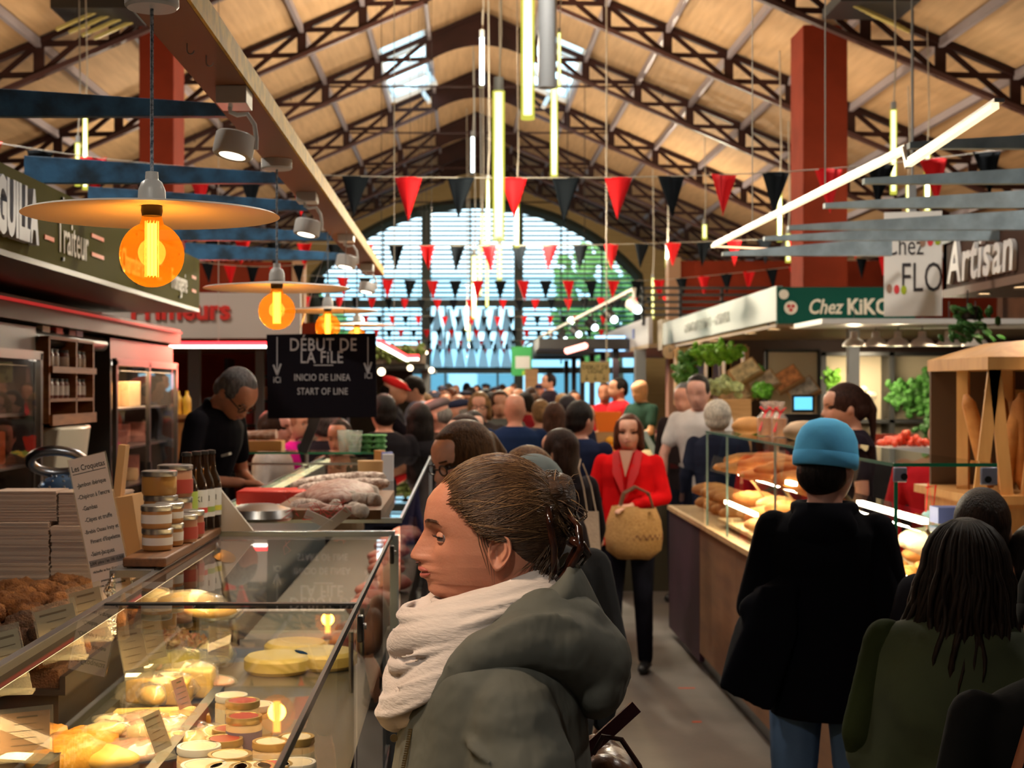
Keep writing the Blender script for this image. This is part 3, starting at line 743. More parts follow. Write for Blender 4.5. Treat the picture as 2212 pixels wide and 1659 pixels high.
# acrylic price tags
m_acr = glass_mat('acrylic', (.97, .96, .9), 1.5, .02, .10, (.9, .85, .7))
m_card = M('price_card', (.30, .24, .15), .6); m_ink = M('black_ink', (.015, .015, .015), .7)
def tag_(px, py, Y, w_, h_, rz, lean, lab, dark=True, cardcol=None):
    c = P(px, py, Y); o = E('price_tag', c, lab, 'price tag', rz=rz)
    q = rot(-14, lean, 0)
    MB().box(q @ V((0, 0, h_ / 2)), (w_, .004, h_), q).build('acrylic_holder', m_acr, o)
    MB().box(q @ V((0, -.001, h_ * .55)), (w_ * .90, .0012, h_ * .72), q).build('card', cardcol or m_card, o)
    mb = MB(); rr2 = random.Random(px)
    for k in range(5):
        lw = w_ * rr2.uniform(.35, .7)
        mb.box(q @ V((rr2.uniform(-.05, .05) * w_, -.0022, h_ * (.82 - k * .13))), (lw, .0006, h_ * (.03 if k == 0 else .012)), q)
    mb.build('handwriting', M('faded_ink', (.14, .10, .055), .8), o)
    MB().box((0, .012, .002), (w_, .04, .004)).build('foot', m_acr, o)
    return o
tag_(140, 1425, 2.85, .085, .115, 8, -14, 'acrylic price tag leaning at the middle of the croquette tray edge')
tag_(205, 1385, 3.15, .075, .125, 8, -14, 'acrylic price tag leaning next to the foil twist by the croquettes')
tag_(20, 1500, 2.55, .08, .12, 8, -14, 'acrylic price tag at the far left edge before the croquettes')
tag_(300, 1465, 2.70, .05, .10, 10, -12, 'left one of two acrylic tags standing on the cheese divider')
tag_(340, 1445, 2.80, .05, .10, 10, -12, 'right one of two acrylic tags standing on the cheese divider')
tag_(55, 1645, 2.05, .085, .075, -12, -8, 'brown card tag before the golden tortillas', True, M('brown_card', (.30, .14, .05), .6))
tag_(405, 1545, 2.62, .03, .075, 50, -10, 'narrow pink backed tag among the cheeses', True, M('pink_card', (.5, .22, .15), .6))
tag_(360, 1640, 2.32, .035, .085, 45, -14, 'cream edged tag sticking from the sliced ham packs')
tag_(470, 1430, 3.0, .05, .07, 30, 10, 'tent shaped tag beside the foil wrapped cheese')
# foil twist
o = MB().tube([(0, 0, 0), (-.006, 0, .04), (.01, 0, .07), (-.004, 0, .10), (.006, 0, .14)], [.012, .018, .010, .014, .004], 8).build('foil_twist', M('silver_foil', (.8, .85, .9), .12, metal=1, bump=1, bs=120), loc=P(240, 1372, 3.3)); T(o, 'crumpled silver foil twist beside the croquette sign', 'foil')
# tortillas
m_tort = M('golden_omelette', (.78, .45, .05), .45, col2=(.68, .24, .02), vs=14, bump=.6, bs=40)
for i, (px, py, Y, r) in enumerate(((40, 1590, 2.45, .10), (140, 1622, 2.35, .085), (185, 1600, 2.42, .07))):
    Y = F * (H - DZ - .03) / (py - CY); c = V((X(px, Y), Y, 0)); o = MB().lathe([(.001, 0), (r * .9, 0), (r, .02), (r * .96, .042), (r * .6, .052), (.001, .054)], n=36).build('tortilla', m_tort, smooth=180, loc=(c.x, c.y, DZ), disp=(.02, .05))
    T(o, ['golden potato omelette at the lower left corner of the case', 'golden potato omelette with browned patches, middle one', 'smaller omelette at the bottom edge beside the sliced ham'][i], 'omelette')
m_butter = M('pale_cheese', (.78, .58, .18), .4, var=.08); m_gold = M('yellow_cheese', (.78, .48, .08), .4, var=.15, vs=10)
m_rind = M('olive_rind', (.42, .34, .10), .35, var=.15); m_cream2 = M('cream_pack', (.74, .64, .40), .4)
m_film = glass_mat('cling_film', (1, .99, .96), 1.5, .12, .12, (1, .95, .85))
def onDeck(px, py): # deck point seen at pixel
    Y = F * (H - DZ) / (py - CY); return X(px, Y), Y
foods = [('round_cheese', 395, 1462, ('ell', (.085, .08, .035)), m_rind, 'olive glazed round cheese in the middle of the deli case', 'cheese'),
 ('cheese_wedge', 340, 1520, ('wedge', .16, .06), m_gold, 'deep yellow cheese wedge left of the wrapped cheese', 'cheese'),
 ('cheese_wedge', 405, 1506, ('wedge', .13, .07), m_butter, 'pale cheese wedge in film, behind the yellow ones', 'cheese'),
 ('cheese_slab', 330, 1560, ('box', .20, .05, .03), m_butter, 'long pale slab of cheese lying before the wedges', 'cheese'),
 ('cheese_slab', 395, 1568, ('box', .12, .08, .03), m_gold, 'short yellow slab of cheese near the pink tag', 'cheese'),
 ('wrapped_cheese', 465, 1440, ('ell', (.05, .05, .035)), m_cream2, 'white paper wrapped cheese beside the divider rail', 'cheese'),
 ('ham_slice', 245, 1430, ('ell', (.10, .12, .012)), M('pale_ham', (.80, .42, .26), .35, var=.1), 'large pale pink ham slice left of the cured bits', 'ham'),
 ('cheese_slice_stack', 165, 1455, ('box', .16, .14, .03), m_cream2, 'stack of cream cheese slices beyond the ham', 'cheese'),
 ('film_pack', 280, 1600, ('ell', (.09, .07, .02)), M('sliced_ham', (.80, .38, .24), .35, col2=(.75, .16, .10), vs=14), 'film pack of red sliced ham, left of the two', 'ham'),
 ('film_pack', 360, 1595, ('ell', (.09, .06, .02)), M('sliced_ham2', (.82, .50, .34), .35, col2=(.72, .20, .12), vs=14), 'film pack of pale sliced ham, right of the two', 'ham'),
 ('film_pack', 300, 1640, ('ell', (.10, .06, .018)), M('sliced_ham3', (.82, .42, .26), .35, col2=(.70, .10, .08), vs=12), 'film pack of pink sliced ham at the front edge', 'ham'),
 ('pastry', 215, 1656, ('ell', (.09, .05, .02)), m_gold, 'glazed orange pastry at the bottom edge of the case', 'pastry'),
]
for nm, px, py, sh, mt, lab, cat in foods:
    x, y = onDeck(px, py); o = E(nm, (x, y, DZ), lab, cat)
    if sh[0] == 'ell': MB().ell((0, 0, sh[1][2]), sh[1], rot(0, 0, rr.uniform(-20, 20)), 24, 12).build('body', mt, o, smooth=180, disp=(.012, .05))
    elif sh[0] == 'wedge': MB().prism([(0, 0), (sh[1], -sh[1] * .28), (sh[1], sh[1] * .28)], (-sh[1] / 2, 0, 0), (1, 0, 0), (0, 1, 0), (0, 0, 1), sh[2]).build('body', mt, o, bevel=.006, rz=rr.uniform(-40, 10))
    else: MB().box((0, 0, sh[3] / 2), sh[1:], rot(0, 0, rr.uniform(-15, 15))).build('body', mt, o, bevel=.008)
    if nm in ('film_pack', 'cheese_wedge', 'wrapped_cheese', 'round_cheese'):
        hh = sh[1][2] if sh[0] == 'ell' else sh[2] * .6
        ww = sh[1][0] if sh[0] == 'ell' else sh[1] * .55
        MB().ell((0, 0, hh * .9), (ww * 1.15, ww * .85, hh * 1.25), rot(0, 0, 20), 20, 10).build('film_wrap', m_film, o, smooth=180, disp=(.03, .02))
# further wrapped pieces filling the deck
rf = random.Random(77); fc = {}
for k in range(34):
    px, py = rf.uniform(200, 470), rf.uniform(1400, 1655)
    if rf.random() < .4: px, py = rf.uniform(240, 420), rf.uniform(1330, 1420)
    x, y = onDeck(px, py)
    if x < -.79 or y > 4.0: continue
    key = rf.randrange(4)
    if key not in fc:
        a, b_, c = [(.05, .035, .016), (.06, .03, .020), (.035, .035, .022), (.07, .045, .010)][key]
        o = MB().ell((0, 0, c), (a, b_, c), None, 18, 9).build('wrapped_piece', [m_butter, m_gold, m_cream2, M('pink_meat', (.78, .40, .28), .35, var=.2, vs=20)][key], smooth=180, disp=(.012, .03)); fc[key] = o
        MB().ell((0, 0, c * 1.05), (a * 1.15, b_ * 1.2, c * 1.2), None, 14, 7).build('film_wrap', m_film, o, smooth=180, disp=(.02, .02))
    else:
        o = fc[key].copy(); COL.objects.link(o)
        for ch in fc[key].children: c_ = ch.copy(); COL.objects.link(c_); c_.parent = o
    o.location = (x, y, DZ + .012 + rf.random() * .02); o.rotation_euler.z = rf.uniform(0, 3)
    T(o, ['pale', 'golden', 'cream', 'pink'][key] + ' film wrapped deli piece between the larger cheeses of the case', 'deli food', 'film wrapped %s pieces in the deli case' % ['pale', 'golden', 'cream', 'pink'][key])
# upper shelf packs
for i, (px, Y, s_, mt, lab) in enumerate(((405, 3.86, (.085, .05, .03), M('pepper_rind', (.25, .17, .05), .4, var=.3, vs=30), 'film wrapped peppered cheese on the glass riser'), (330, 3.9, (.05, .05, .032), m_cream2, 'small round creamy cheese on the glass riser left end'), (455, 3.8, (.07, .05, .02), m_gold, 'flat golden pack at the right of the riser cheeses'))):
    o = E('riser_pack', (X(px, Y), Y, 1.193), lab, 'cheese'); MB().ell((0, 0, s_[2]), s_, None, 20, 10).build('body', mt, o, smooth=180)
    MB().ell((0, 0, s_[2] * .95), (s_[0] * 1.25, s_[1] * 1.1, s_[2] * 1.2), None, 18, 9).build('film_wrap', m_film, o, smooth=180, disp=(.02, .03))
# cured bits (loose, uncountable)
for i, (px, py, n_, w_, d_) in enumerate(((300, 1385, 160, .11, .10), (375, 1415, 200, .10, .09), (270, 1360, 90, .07, .08))):
    x, y = onDeck(px, py); mb = MB(); rr3 = random.Random(i)
    for k in range(n_):
        q = rot(rr3.uniform(0, 180), rr3.uniform(0, 180), 0); a, b_ = rr3.gauss(0, .4), rr3.gauss(0, .4)
        mb.box((a * w_, b_ * d_, .015 + .05 * exp(-a * a - b_ * b_) * rr3.random()), (.024, .014, .003), q)
    o = mb.build('cured_ham_shavings', M('ham_bits%d' % i, (.42, .12, .07), .35, col2=(.70, .50, .34), vs=60), loc=(x, y, DZ + .005), smooth=0)
    T(o, ['pile of cured ham shavings left of centre in the case', 'darker pile of ham shavings before the olive cheese', 'small far pile of ham shavings near the tray'][i], 'ham shavings', kind='stuff')
# lidded jars in the case
m_lidr = M('red_lid_top', (.40, .05, .03), .35); m_lidc = M('cream_lid_top', (.72, .66, .50), .35); m_gilt = M('gold_lid', (.62, .45, .18), .3, metal=.7)
m_pale = M('pale_pate', (.62, .46, .26), .35); m_blab = M('blue_label', (.10, .10, .2), .5)
jars = [(524, 1512, 1, 0), (527, 1545, 1, 0), (497, 1572, 1, 0), (485, 1594, 1, 0), (497, 1628, 0, 1), (430, 1610, 2, 1), (494, 1655, 0, 1), (440, 1650, 2, 1), (545, 1655, 0, 1), (590, 1650, 1, 0), (500, 1500, 2, 0), (555, 1520, 2, 0), (585, 1600, 0, 0), (640, 1590, 0, 0), (640, 1645, 2, 0)]
for i, (px, py, kd, big) in enumerate(jars):
    top = DZ + (.105 if i in (0, 1) else .072); rj = .036 if not big else .042
    Yj = F * (H - top) / (py - CY); x = X(px, Yj); y = Yj
    lab = ['jar with a cream lid among the lidded jars of the deli case', 'jar with a red lid among the lidded jars of the deli case', 'tub with a plain white lid among the lidded jars of the deli case'][kd]
    j = E('pate_jar', (x, y, DZ), lab, 'jar', ['cream lidded jars in the deli case', 'red lidded jars in the deli case', 'white lidded tubs in the deli case'][kd])
    h = top - DZ
    MB().lathe([(.001, 0), (rj * .92, 0), (rj, .01), (rj, h - .02), (rj * .9, h - .014), (.001, h - .014)], n=24).build('glass_body', m_pale, j)
    MB().lathe([(.001, h - .014), (rj * .98, h - .014), (rj * 1.02, h - .011), (rj * 1.0, h), (rj * .85, h), (rj * .82, h - .002), (.001, h - .002)], n=28).build('lid', m_gilt if kd < 2 else m_white, j)
    MB().lathe([(.001, h - .0019), (rj * .80, h - .0019), (rj * .80, h - .0005), (.001, h - .0005)], n=24).build('lid_label', m_lidr if kd == 1 else m_lidc, j)
    MB().lathe([(rj * 1.003, .012), (rj * 1.012, .012), (rj * 1.012, h - .028), (rj * 1.003, h - .028)], n=24).build('side_label', m_blab if kd == 1 else m_lidc, j)
# rounds and tubs at the far right of the deck
for i, (px, py) in enumerate(((640, 1420), (700, 1440), (600, 1450))):
    x, y = onDeck(px, py); o = MB().lathe([(.001, 0), (.08, 0), (.09, .01), (.09, .035), (.08, .045), (.001, .045)], n=32).build('soft_cheese', m_butter, loc=(x, y, DZ)); T(o, ['soft white round cheese under the glass reflections, middle', 'soft white round cheese nearest the front glass', 'soft white round cheese nearest the divider rail'][i], 'cheese')
# ---------------------------------------------------------------- things on top of the case
o = MB().b2((-.045, -.38, 0), (.055, .38, .022)).build('wooden_board', M('walnut_board', (.22, .09, .03), .5, col2=(.12, .05, .02), vs=6, stretch=(10, 1, 10)), loc=(-.735, 3.72, zg + .006), bevel=.004); T(o, 'narrow walnut board under the glass jars and beer bottles', 'board')
zb_ = zg + .030
m_lab = M('printed_label', (.72, .70, .70), .55); m_lids = M('steel_lid', (.40, .40, .40), .3, metal=.9); m_rill = M('tan_rillettes', (.42, .20, .07), .3)
m_redl = M('red_paper_band', (.42, .05, .035), .6)
def jar(x, y, z, r, h, mt, labm, lab, red=False):
    j = E('glass_jar', (x, y, z), lab, 'jar')
    MB().lathe([(.001, 0), (r * .93, 0), (r, .006), (r, h - .018), (r * .94, h - .012), (.001, h - .012)], n=28).build('jar_body', mt, j)
    MB().lathe([(.001, h - .014), (r * 1.02, h - .014), (r * 1.04, h - .011), (r * 1.04, h - .002), (r * .95, h), (.001, h - .001)], n=32).build('lid', m_lids, j)
    if labm: MB().lathe([(r * 1.004, .012), (r * 1.012, .012), (r * 1.012, h - .022), (r * 1.004, h - .022)], n=28).build('label', labm, j)
    if red:
        MB().b2((-r * .35, -r * 1.12, 0), (r * 1.12, r * 1.12, h)).build('carton_sleeve', m_redl, j) if False else MB().lathe([(r * 1.02, h * .12), (r * 1.05, h * .12), (r * 1.05, h * .55), (r * 1.02, h * .55)], n=28).build('red_band', m_redl, j)
    return j
jar(X(340, 3.50), 3.50, zb_, .036, .052, m_rill, m_lab, 'bottom jar with a white label, nearest of the jar stack')
jar(X(338, 3.50), 3.50, zb_ + .052, .036, .055, m_rill, m_lab, 'top jar of the nearest stack, white label and steel lid')
jar(X(366, 3.60), 3.60, zb_, .034, .055, m_rill, m_lab, 'small bottom jar just behind the nearest stack')
jar(X(366, 3.60), 3.60, zb_ + .055, .034, .05, m_rill, m_lab, 'small second jar just behind the nearest stack')
jar(X(347, 3.72), 3.72, zb_ + .0, .042, .06, m_rill, m_lab, 'wide bottom jar in the middle stack')
jar(X(347, 3.72), 3.72, zb_ + .06, .042, .055, m_rill, m_lab, 'wide second jar in the middle stack')
jar(X(344, 3.72), 3.72, zb_ + .115, .044, .062, M('honey_jar', (.50, .26, .07), .3), None, 'wide steel lidded jar on top of the middle stack')
jar(X(395, 3.68), 3.68, zb_, .036, .07, M('pate_pink', (.42, .20, .12), .35), None, 'lower jar with a red paper band beside the bottles', True)
jar(X(412, 3.80), 3.80, zb_, .034, .07, M('pate_pink2', (.42, .20, .12), .35), None, 'second lower jar with a red paper band touching the bottles', True)
jar(X(378, 3.86), 3.86, zb_ + .0, .045, .10, M('pate_pink3', (.45, .22, .13), .35), None, 'tall base jar behind the banded jars')
jar(X(378, 3.86), 3.86, zb_ + .10, .045, .085, M('pate_pink4', (.45, .22, .13), .35), None, 'topmost large pink jar with red band', True)
m_bot = M('brown_bottle', (.020, .008, .003), .08, spec=.8, coat=.5)
for i, (px, Y, c1, c2) in enumerate(((403, 3.92, (.45, .60, .12), (.25, .22, .6)), (424, 3.98, (.75, .75, .75), (.75, .06, .04)), (440, 4.02, (.72, .72, .72), (.30, .45, .10)), (455, 4.07, (.72, .72, .72), (.65, .62, .08)))):
    o = E('beer_bottle', (X(px, Y), Y, zb_), ['brown beer bottle with a green label, leftmost of the four', 'brown beer bottle with a white and red label', 'brown beer bottle mostly hidden between two others', 'brown beer bottle with a white and yellow label, rightmost of the four'][i], 'bottle', 'four beer bottles on the board')
    MB().lathe([(.001, 0), (.028, 0), (.030, .005), (.030, .115), (.026, .135), (.015, .160), (.0125, .185), (.0125, .205), (.001, .205)], n=24).build('glass_body', m_bot, o)
    MB().lathe([(.001, .205), (.0135, .204), (.0145, .206), (.0135, .214), (.001, .216)], n=18).build('crown_cap', m_black, o)
    MB().lathe([(.0302, .035), (.0306, .035), (.0306, .11), (.0302, .11)], n=24).build('label', M('beer_label%d' % i, c1, .5), o)
    MB().lathe([(.0307, .048), (.0311, .048), (.0311, .062), (.0307, .062)], n=24).build('label_stripe', M('beer_stripe%d' % i, c2, .5), o)
    tt = text("L'EKI", .022, m_ink, None, (0, 0, 0), 90, 0, 0, .0004, name='label_word'); tt.parent = o; tt.location = (0, -.0312, .085)
# scoop standing behind bottles
sc_ = E('ladle', V((X(452, 4.30), 4.30, 1.205)), 'steel ladle hanging handle up behind the beer bottles', 'ladle')
MB().tube([(.055, 0, -.05), (.035, 0, .06), (.01, 0, .15), (-.005, 0, .165), (-.018, 0, .15)], .011, 10).build('handle', m_steel, sc_)
MB().lathe([(.001, .0), (.034, 0), (.036, .004), (.001, .006)], n=24, q=rot(20, 20, 0)).xf(Matrix.Translation((.045, -.012, .09))).build('hand_guard', m_steel, sc_)
MB().tube([(.055, 0, -.05), (.075, 0, -.12), (.07, 0, -.17)], [.009, .014, .02], 8).build('blade', m_steel, sc_)
o = MB().loft([[V((-.05, 0, 0)), V((.09, 0, 0)), V((.09, .02, 0)), V((-.05, .02, 0))], [V((-.035, 0, .14)), V((-.02, 0, .14)), V((-.02, .02, .14)), V((-.035, .02, .14))]]).build('paper_screen', M('grey_card', (.42, .36, .32), .6), loc=P(478, 1148, 4.1)); T(o, 'grey triangular card screen leaning beside the bottles', 'card')
# takeaway boxes
m_boxw = M('white_cardboard', (.62, .46, .37), .7, col2=(.52, .38, .30), vs=3, stretch=(.3, 1, 60)); m_kraft = M('kraft_card', (.48, .27, .11), .75)
led_ = E('rear_ledge', (-1.08, 4.1, 0), 'dark ledge at the back of the deli case holding the stacked boxes', 'ledge')
Yb = 3.95; zbx = Z(1262, Yb)
MB().b2((-.32, -.25, 0), (.20, .30, zbx)).build('ledge_block', m_dk, led_)
k_ = Yb / F
def stack(px0, px1, py0, py1, nm, lab, mt, dep=.13, yo=0):
    x0, x1 = X(px0, Yb), X(px1, Yb); z0, z1 = Z(py1, Yb), Z(py0, Yb); n_ = 40
    o = E(nm, ((x0 + x1) / 2, Yb + yo, z0), lab, 'box'); w = x1 - x0; h = (z1 - z0) / n_
    mb = MB(); r3 = random.Random(px0)
    for i in range(n_):
        a = r3.uniform(-.002, .002); mb.b2((-w / 2 + a, a, i * h), (w / 2 + a, dep + a, i * h + h * .72))
    mb.build('folded_sheets', mt, o, smooth=0)
    return o
stack(-20, 106, 1128, 1262, 'takeaway_box', 'lower left pile of flat white takeaway boxes', m_boxw)
stack(-20, 118, 1062, 1127, 'takeaway_box', 'upper left pile of flat white takeaway boxes', m_boxw, yo=.02)
stack(110, 205, 1136, 1262, 'takeaway_box', 'lower pile of white takeaway boxes behind the croquette sign', m_boxw)
stack(122, 262, 1064, 1135, 'takeaway_box', 'upper pile of white takeaway boxes behind the croquette sign', m_boxw, yo=.02)
stack(207, 270, 1136, 1262, 'takeaway_box', 'white takeaway box pile right of the croquette sign', m_boxw, yo=.03)
o = MB().box((0, 0, .17), (.05, .13, .17), rot(0, -9, 0)).build('kraft_flap', m_kraft, loc=(X(288, Yb), Yb, Z(1240, Yb) - .04)); T(o, 'open brown cardboard flap at the right end of the box piles', 'box')
o = MB().box((0, 0, .1), (.02, .05, .2), rot(0, 6, 0)).build('brown_tongue', m_kraft, loc=(X(258, Yb), Yb + .01, Z(1120, Yb))); T(o, 'upright brown cardboard tongue above the box piles', 'box')
# croquetas sign
Ys = 3.4
sgn = E('menu_stand', P(250, 1300, Ys), 'leaning acrylic menu stand listing croquettes', 'sign')
sgn.rotation_euler = (R(-8), R(-13.5), 0)
w_, h_ = .088, .35
MB().box((0, 0, h_ / 2), (w_ + .006, .003, h_ + .004)).build('acrylic_holder', m_acr, sgn)
MB().box((0, -.0025, h_ / 2), (w_, .001, h_)).build('paper', M('menu_paper', (.66, .58, .52), .6), sgn)
tx = [('Les Croquetas', .0195, .325, 0), ('-Jambon ibérique', .0145, .285, 0), ('-Chipiron à l\'encre', .0145, .257, 0), ('-Gambas', .0145, .229, -.015), ('-Cèpes et truffe', .0145, .201, 0), ('-Brebis Ossau Iraty et', .0130, .173, .002), ('Piment d\'Espelette', .0135, .149, .006), ('-Saint-Jacques', .0145, .120, -.006), ('2,00€ pièce / les 100 10,00€', .0100, .098, 0), ('réchauffer au four 10 mn à 180°', .0082, .078, 0), ('presence en trace de:', .0075, .055, 0), ('lactose, mollusque et crustacés', .0075, .043, 0)]
for s_, sz, z, dx in tx:
    t = text(s_, sz, m_ink, None, (0, 0, 0), 90, 0, 0, .0002, .0002, sx_=.70); t.parent = sgn; t.location = (dx - .0, -.0034, z)
MB().b2((-.040, -.0036, .312), (.040, -.0031, .3135)).build('underline', m_ink, sgn)
MB().b2((-.042, -.0033, .090), (.042, -.0031, .106)).build('grey_highlight', M('grey_band', (.22, .2, .19), .6), sgn)
# ham slicer: steel ring handle and blue dome
sl_ = E('meat_slicer', (X(95, 4.6), 4.75, 0), 'polished steel slicer with a blue riveted dome behind the boxes', 'slicer')
zz = Z(1003, 4.6); ux = 4.6 / F
ring = [V((62 * ux * cos(t) * .98, -.03 * sin(t), zz + 26 * ux * sin(t))) for t in [i * 2 * pi / 28 for i in range(28)]]
MB().tube(ring, .017, 12, flat=1.0, closed=True).build('ring_handle', m_steel, sl_)
MB().ell((.015, 0, Z(1075, 4.6)), (.085, .08, .065), None, 24, 14).build('blade_dome', M('blue_steel_dome', (.18, .34, .62), .2, metal=.6), sl_)
mb = MB()
for a in (-50, -15, 20, 55):
    for b_ in (25, 45, 65):
        p = V((sin(R(a)) * cos(R(b_)), -cos(R(a)) * cos(R(b_)), sin(R(b_)))); mb.ell(V((.015, 0, Z(1075, 4.6))) + V((p.x * .085, p.y * .08, p.z * .065)), .0045, None, 8, 6)
mb.build('rivet', m_steel, sl_)
MB().b2((-.14, -.08, 0), (.14, .1, Z(1085, 4.6))).build('housing', M('slicer_body', (.12, .10, .09), .4), sl_)
# hidden rear service counter under these
o = MB().b2((-1.34, 4.2, 0), (-.42, 4.60, 1.0)).build('service_counter', m_dk); T(o, 'dark service counter between the two glass cases', 'counter')

# fill spotlight added nearer than the frame
# unseen above the view, added to brighten the foreground woman's face
hero_fill = E('face_fill_spotlight', (-.605, 1.95, 2.50), 'added fill spotlight at the front end of the board, unseen above the picture', 'lamp')
MB().cyl((0, 0, .06), (0, 0, 0), .03, .045, 16).build('lamp_head', m_white, hero_fill); MB().ell((0, 0, 0), .03, None, 12, 8).build('lens', m_spotglow, hero_fill); MB().cyl((0, .0, .05), (.0, .36, .07), .01, n=8).build('bracket_arm', m_white, hero_fill)
lamp('SPOT', (-.605, 1.95, 2.46), 50, (1, .76, .54), .05, hero_fill, target=(-.05, 2.35, 1.5), spot=60)
# ================================================================ second left case with salami pile
c2 = E('display_case', (-.6, 7.2, 0), 'second glass counter running on behind the first, salami heaped on it', 'display case')
MB().b2((-.20, -2.55, 0), (.395, 1.8, .80)).build('cabinet', MATS['case_cabinet'], c2)
MB().b2((-.18, -2.5, .8), (.37, 1.75, .9)).build('display_deck', MATS['deck_steel'], c2)
MB().b2((-.25, -2.55, zg - .006), (.40, 1.8, zg)).build('top_glass', m_glassg, c2)
MB().b2((.394, -2.55, .8), (.40, 1.8, zg - .008)).build('front_glass', m_glass, c2)
fr = MB(); fr.b2((-.40, -2.56, zg - .012), (.405, -2.55, zg + .004)); fr.b2((.39, 1.8, .8), (.41, 1.82, zg)); fr.b2((.396, -2.55, zg - .012), (.404, 1.8, zg + .001)); fr.b2((-.26, -2.5, .8), (-.25, 1.8, zg))
fr.build('frame', m_alu, c2)
MB().b2((-.23, -2.5, zg - .03), (-.21, 1.7, zg - .012)).build('light_strip', MATS['case_led'], c2)
lamp('AREA', (-.6, 7.4, zg - .04), 14, (1, .7, .45), .4, c2, target=(-.6, 7.4, 0), sizey=5)
rr = random.Random(21)
m_meat = M('raw_meat', (.60, .10, .07), .35, col2=(.75, .36, .28), vs=25)
for k in range(16):
    y = 4.9 + k * .25; x = -.36 + rr.uniform(-.05, .05)
    o = MB().ell((0, 0, .04), (.06 + rr.random() * .03, .09, .04), rot(0, 0, rr.uniform(0, 90)), 14, 8).build('meat_joint', m_meat, loc=(x, y, .90), smooth=180, disp=(.02, .05))
    T(o, 'red joint of meat inside the second counter', 'meat', 'meat joints inside the second counter')
# hanging legs in the near front
for k, (px, py, Y) in enumerate(((872, 1190, 5.0), (884, 1120, 6.0), (866, 1245, 4.7))):
    o = MB().ell((0, 0, 0), (.045, .06, .085), rot(0, 10, 0), 14, 10).build('poultry', M('pale_poultry', (.78, .38, .22), .4, var=.2, vs=12), loc=(-.30, Y, 1.0), smooth=180, disp=(.02, .04))
    T(o, ['pink poultry piece behind the front glass, middle one', 'farther poultry piece behind the front glass', 'nearest poultry piece behind the front glass'][k], 'poultry')
m_sal = M('salami_bloom', (.78, .68, .60), .75, col2=(.30, .20, .15), vs=75, bump=.8, bs=60)
m_sal2 = M('salami_dark', (.30, .13, .09), .6, col2=(.50, .36, .30), vs=40, bump=.5, bs=60)
m_sal3 = M('salami_grey', (.66, .60, .52), .75, col2=(.38, .32, .26), vs=30, bump=.5, bs=60)
def sal(p0, p1, r, mt, lab):
    a, b = V(p0), V(p1); m = (a + b) / 2; mid = V((0, 0, r * .2))
    o = MB().tube([a - m, (a - m) * .94, (a - m) * .8, (a - m) * .4 + mid, (b - m) * .4 + mid, (b - m) * .8, (b - m) * .94, b - m], [.003, r * .6, r * .9, r, r * 1.02, r * .92, r * .6, .003], 12).build('salami', mt, loc=m, smooth=180, disp=(.008, .03))
    T(o, lab, 'salami'); return o
zt = zg
sl = [((628, 1050), (835, 1030), 5.6, .030, m_sal, 'speckled white salami lying highest at the back of the pile'),
 ((650, 1062), (842, 1043), 5.5, .028, m_sal, 'speckled salami second from the back of the pile'),
 ((640, 1075), (745, 1055), 5.35, .034, m_sal, 'thick floury salami on the upper left of the pile'),
 ((632, 1092), (762, 1064), 5.2, .024, m_sal2, 'dark purple-brown salami lying across the pile'),
 ((765, 1072), (815, 1066), 5.2, .035, m_sal3, 'grey floury salami at the upper right of the pile'),
 ((720, 1110), (770, 1075), 4.9, .030, m_sal3, 'pale floury sausage angled at the middle of the pile'),
 ((745, 1118), (795, 1080), 4.85, .030, m_sal3, 'pale floury sausage right of the angled one'),
 ((775, 1125), (820, 1085), 4.85, .034, m_sal3, 'big pale sausage at the right slope of the pile'),
 ((756, 1130), (775, 1108), 4.72, .026, m_sal3, 'short pale sausage end pointing at the viewer'),
 ((628, 1125), (700, 1098), 4.8, .028, m_sal, 'floury salami at the lower left of the pile'),
 ((640, 1130), (720, 1112), 4.75, .024, m_sal2, 'dark cured sausage low on the left of the pile'),
 ((690, 1140), (780, 1125), 4.68, .022, m_sal2, 'dark cured sausage along the foot of the pile'),
 ((765, 1141), (790, 1132), 4.65, .026, m_sal3, 'round pale sausage end at the foot of the pile'),
 ((665, 1095), (740, 1085), 5.0, .030, m_sal3, 'grey sausage buried in the middle of the pile'),
 ((655, 1112), (800, 1105), 4.95, .034, m_sal2, 'dark sausage buried under the pile')]
sl += [((640 + k * 17, 1108 + (k % 3) * 7), (672 + k * 15, 1088 + (k % 4) * 8), 4.78 + (k % 2) * .08, .020, (m_sal, m_sal3, m_sal2)[k % 3], ['speckled', 'pale grey', 'dark'][k % 3] + ' small sausage on the front slope of the pile, %s from its left' % words[k]) for k in range(8)]
for a, b, Y, r, mt, lab in sl:
    r *= .86
    p, q = P(a[0], a[1], Y), P(b[0], b[1], Y - .05)
    for v in (p, q): v.z = max(v.z, zt + r * 1.05)
    sal(p, q, r, mt, lab)
o = MB().b2((-.19, -.42, 0), (.16, .48, .03)).build('salami_basket', M('basket_brown', (.2, .1, .05), .7), loc=(-.42, 5.05, zt)); T(o, 'flat brown basket under the salami pile', 'basket')
o = MB().ell((0, 0, .02), (.12, .36, .045), None, 20, 10).build('salami_heap', m_sal2, loc=(-.43, 5.1, zt + .03), smooth=180, disp=(.02, .05)); T(o, 'darker cured sausages buried deep inside the pile', 'sausages', kind='stuff')
rr = random.Random(4); mb = MB()
for k in range(14):
    p = V((rr.uniform(-.15, .05), rr.uniform(-.03, .03), rr.uniform(.02, .07))); pts = [p]
    for j in range(5): p = p + V((rr.uniform(-.03, .03), rr.uniform(-.02, .02), rr.uniform(-.03, .02))); p.z = max(.01, p.z); pts.append(p)
    mb.tube(pts, .0010, 4)
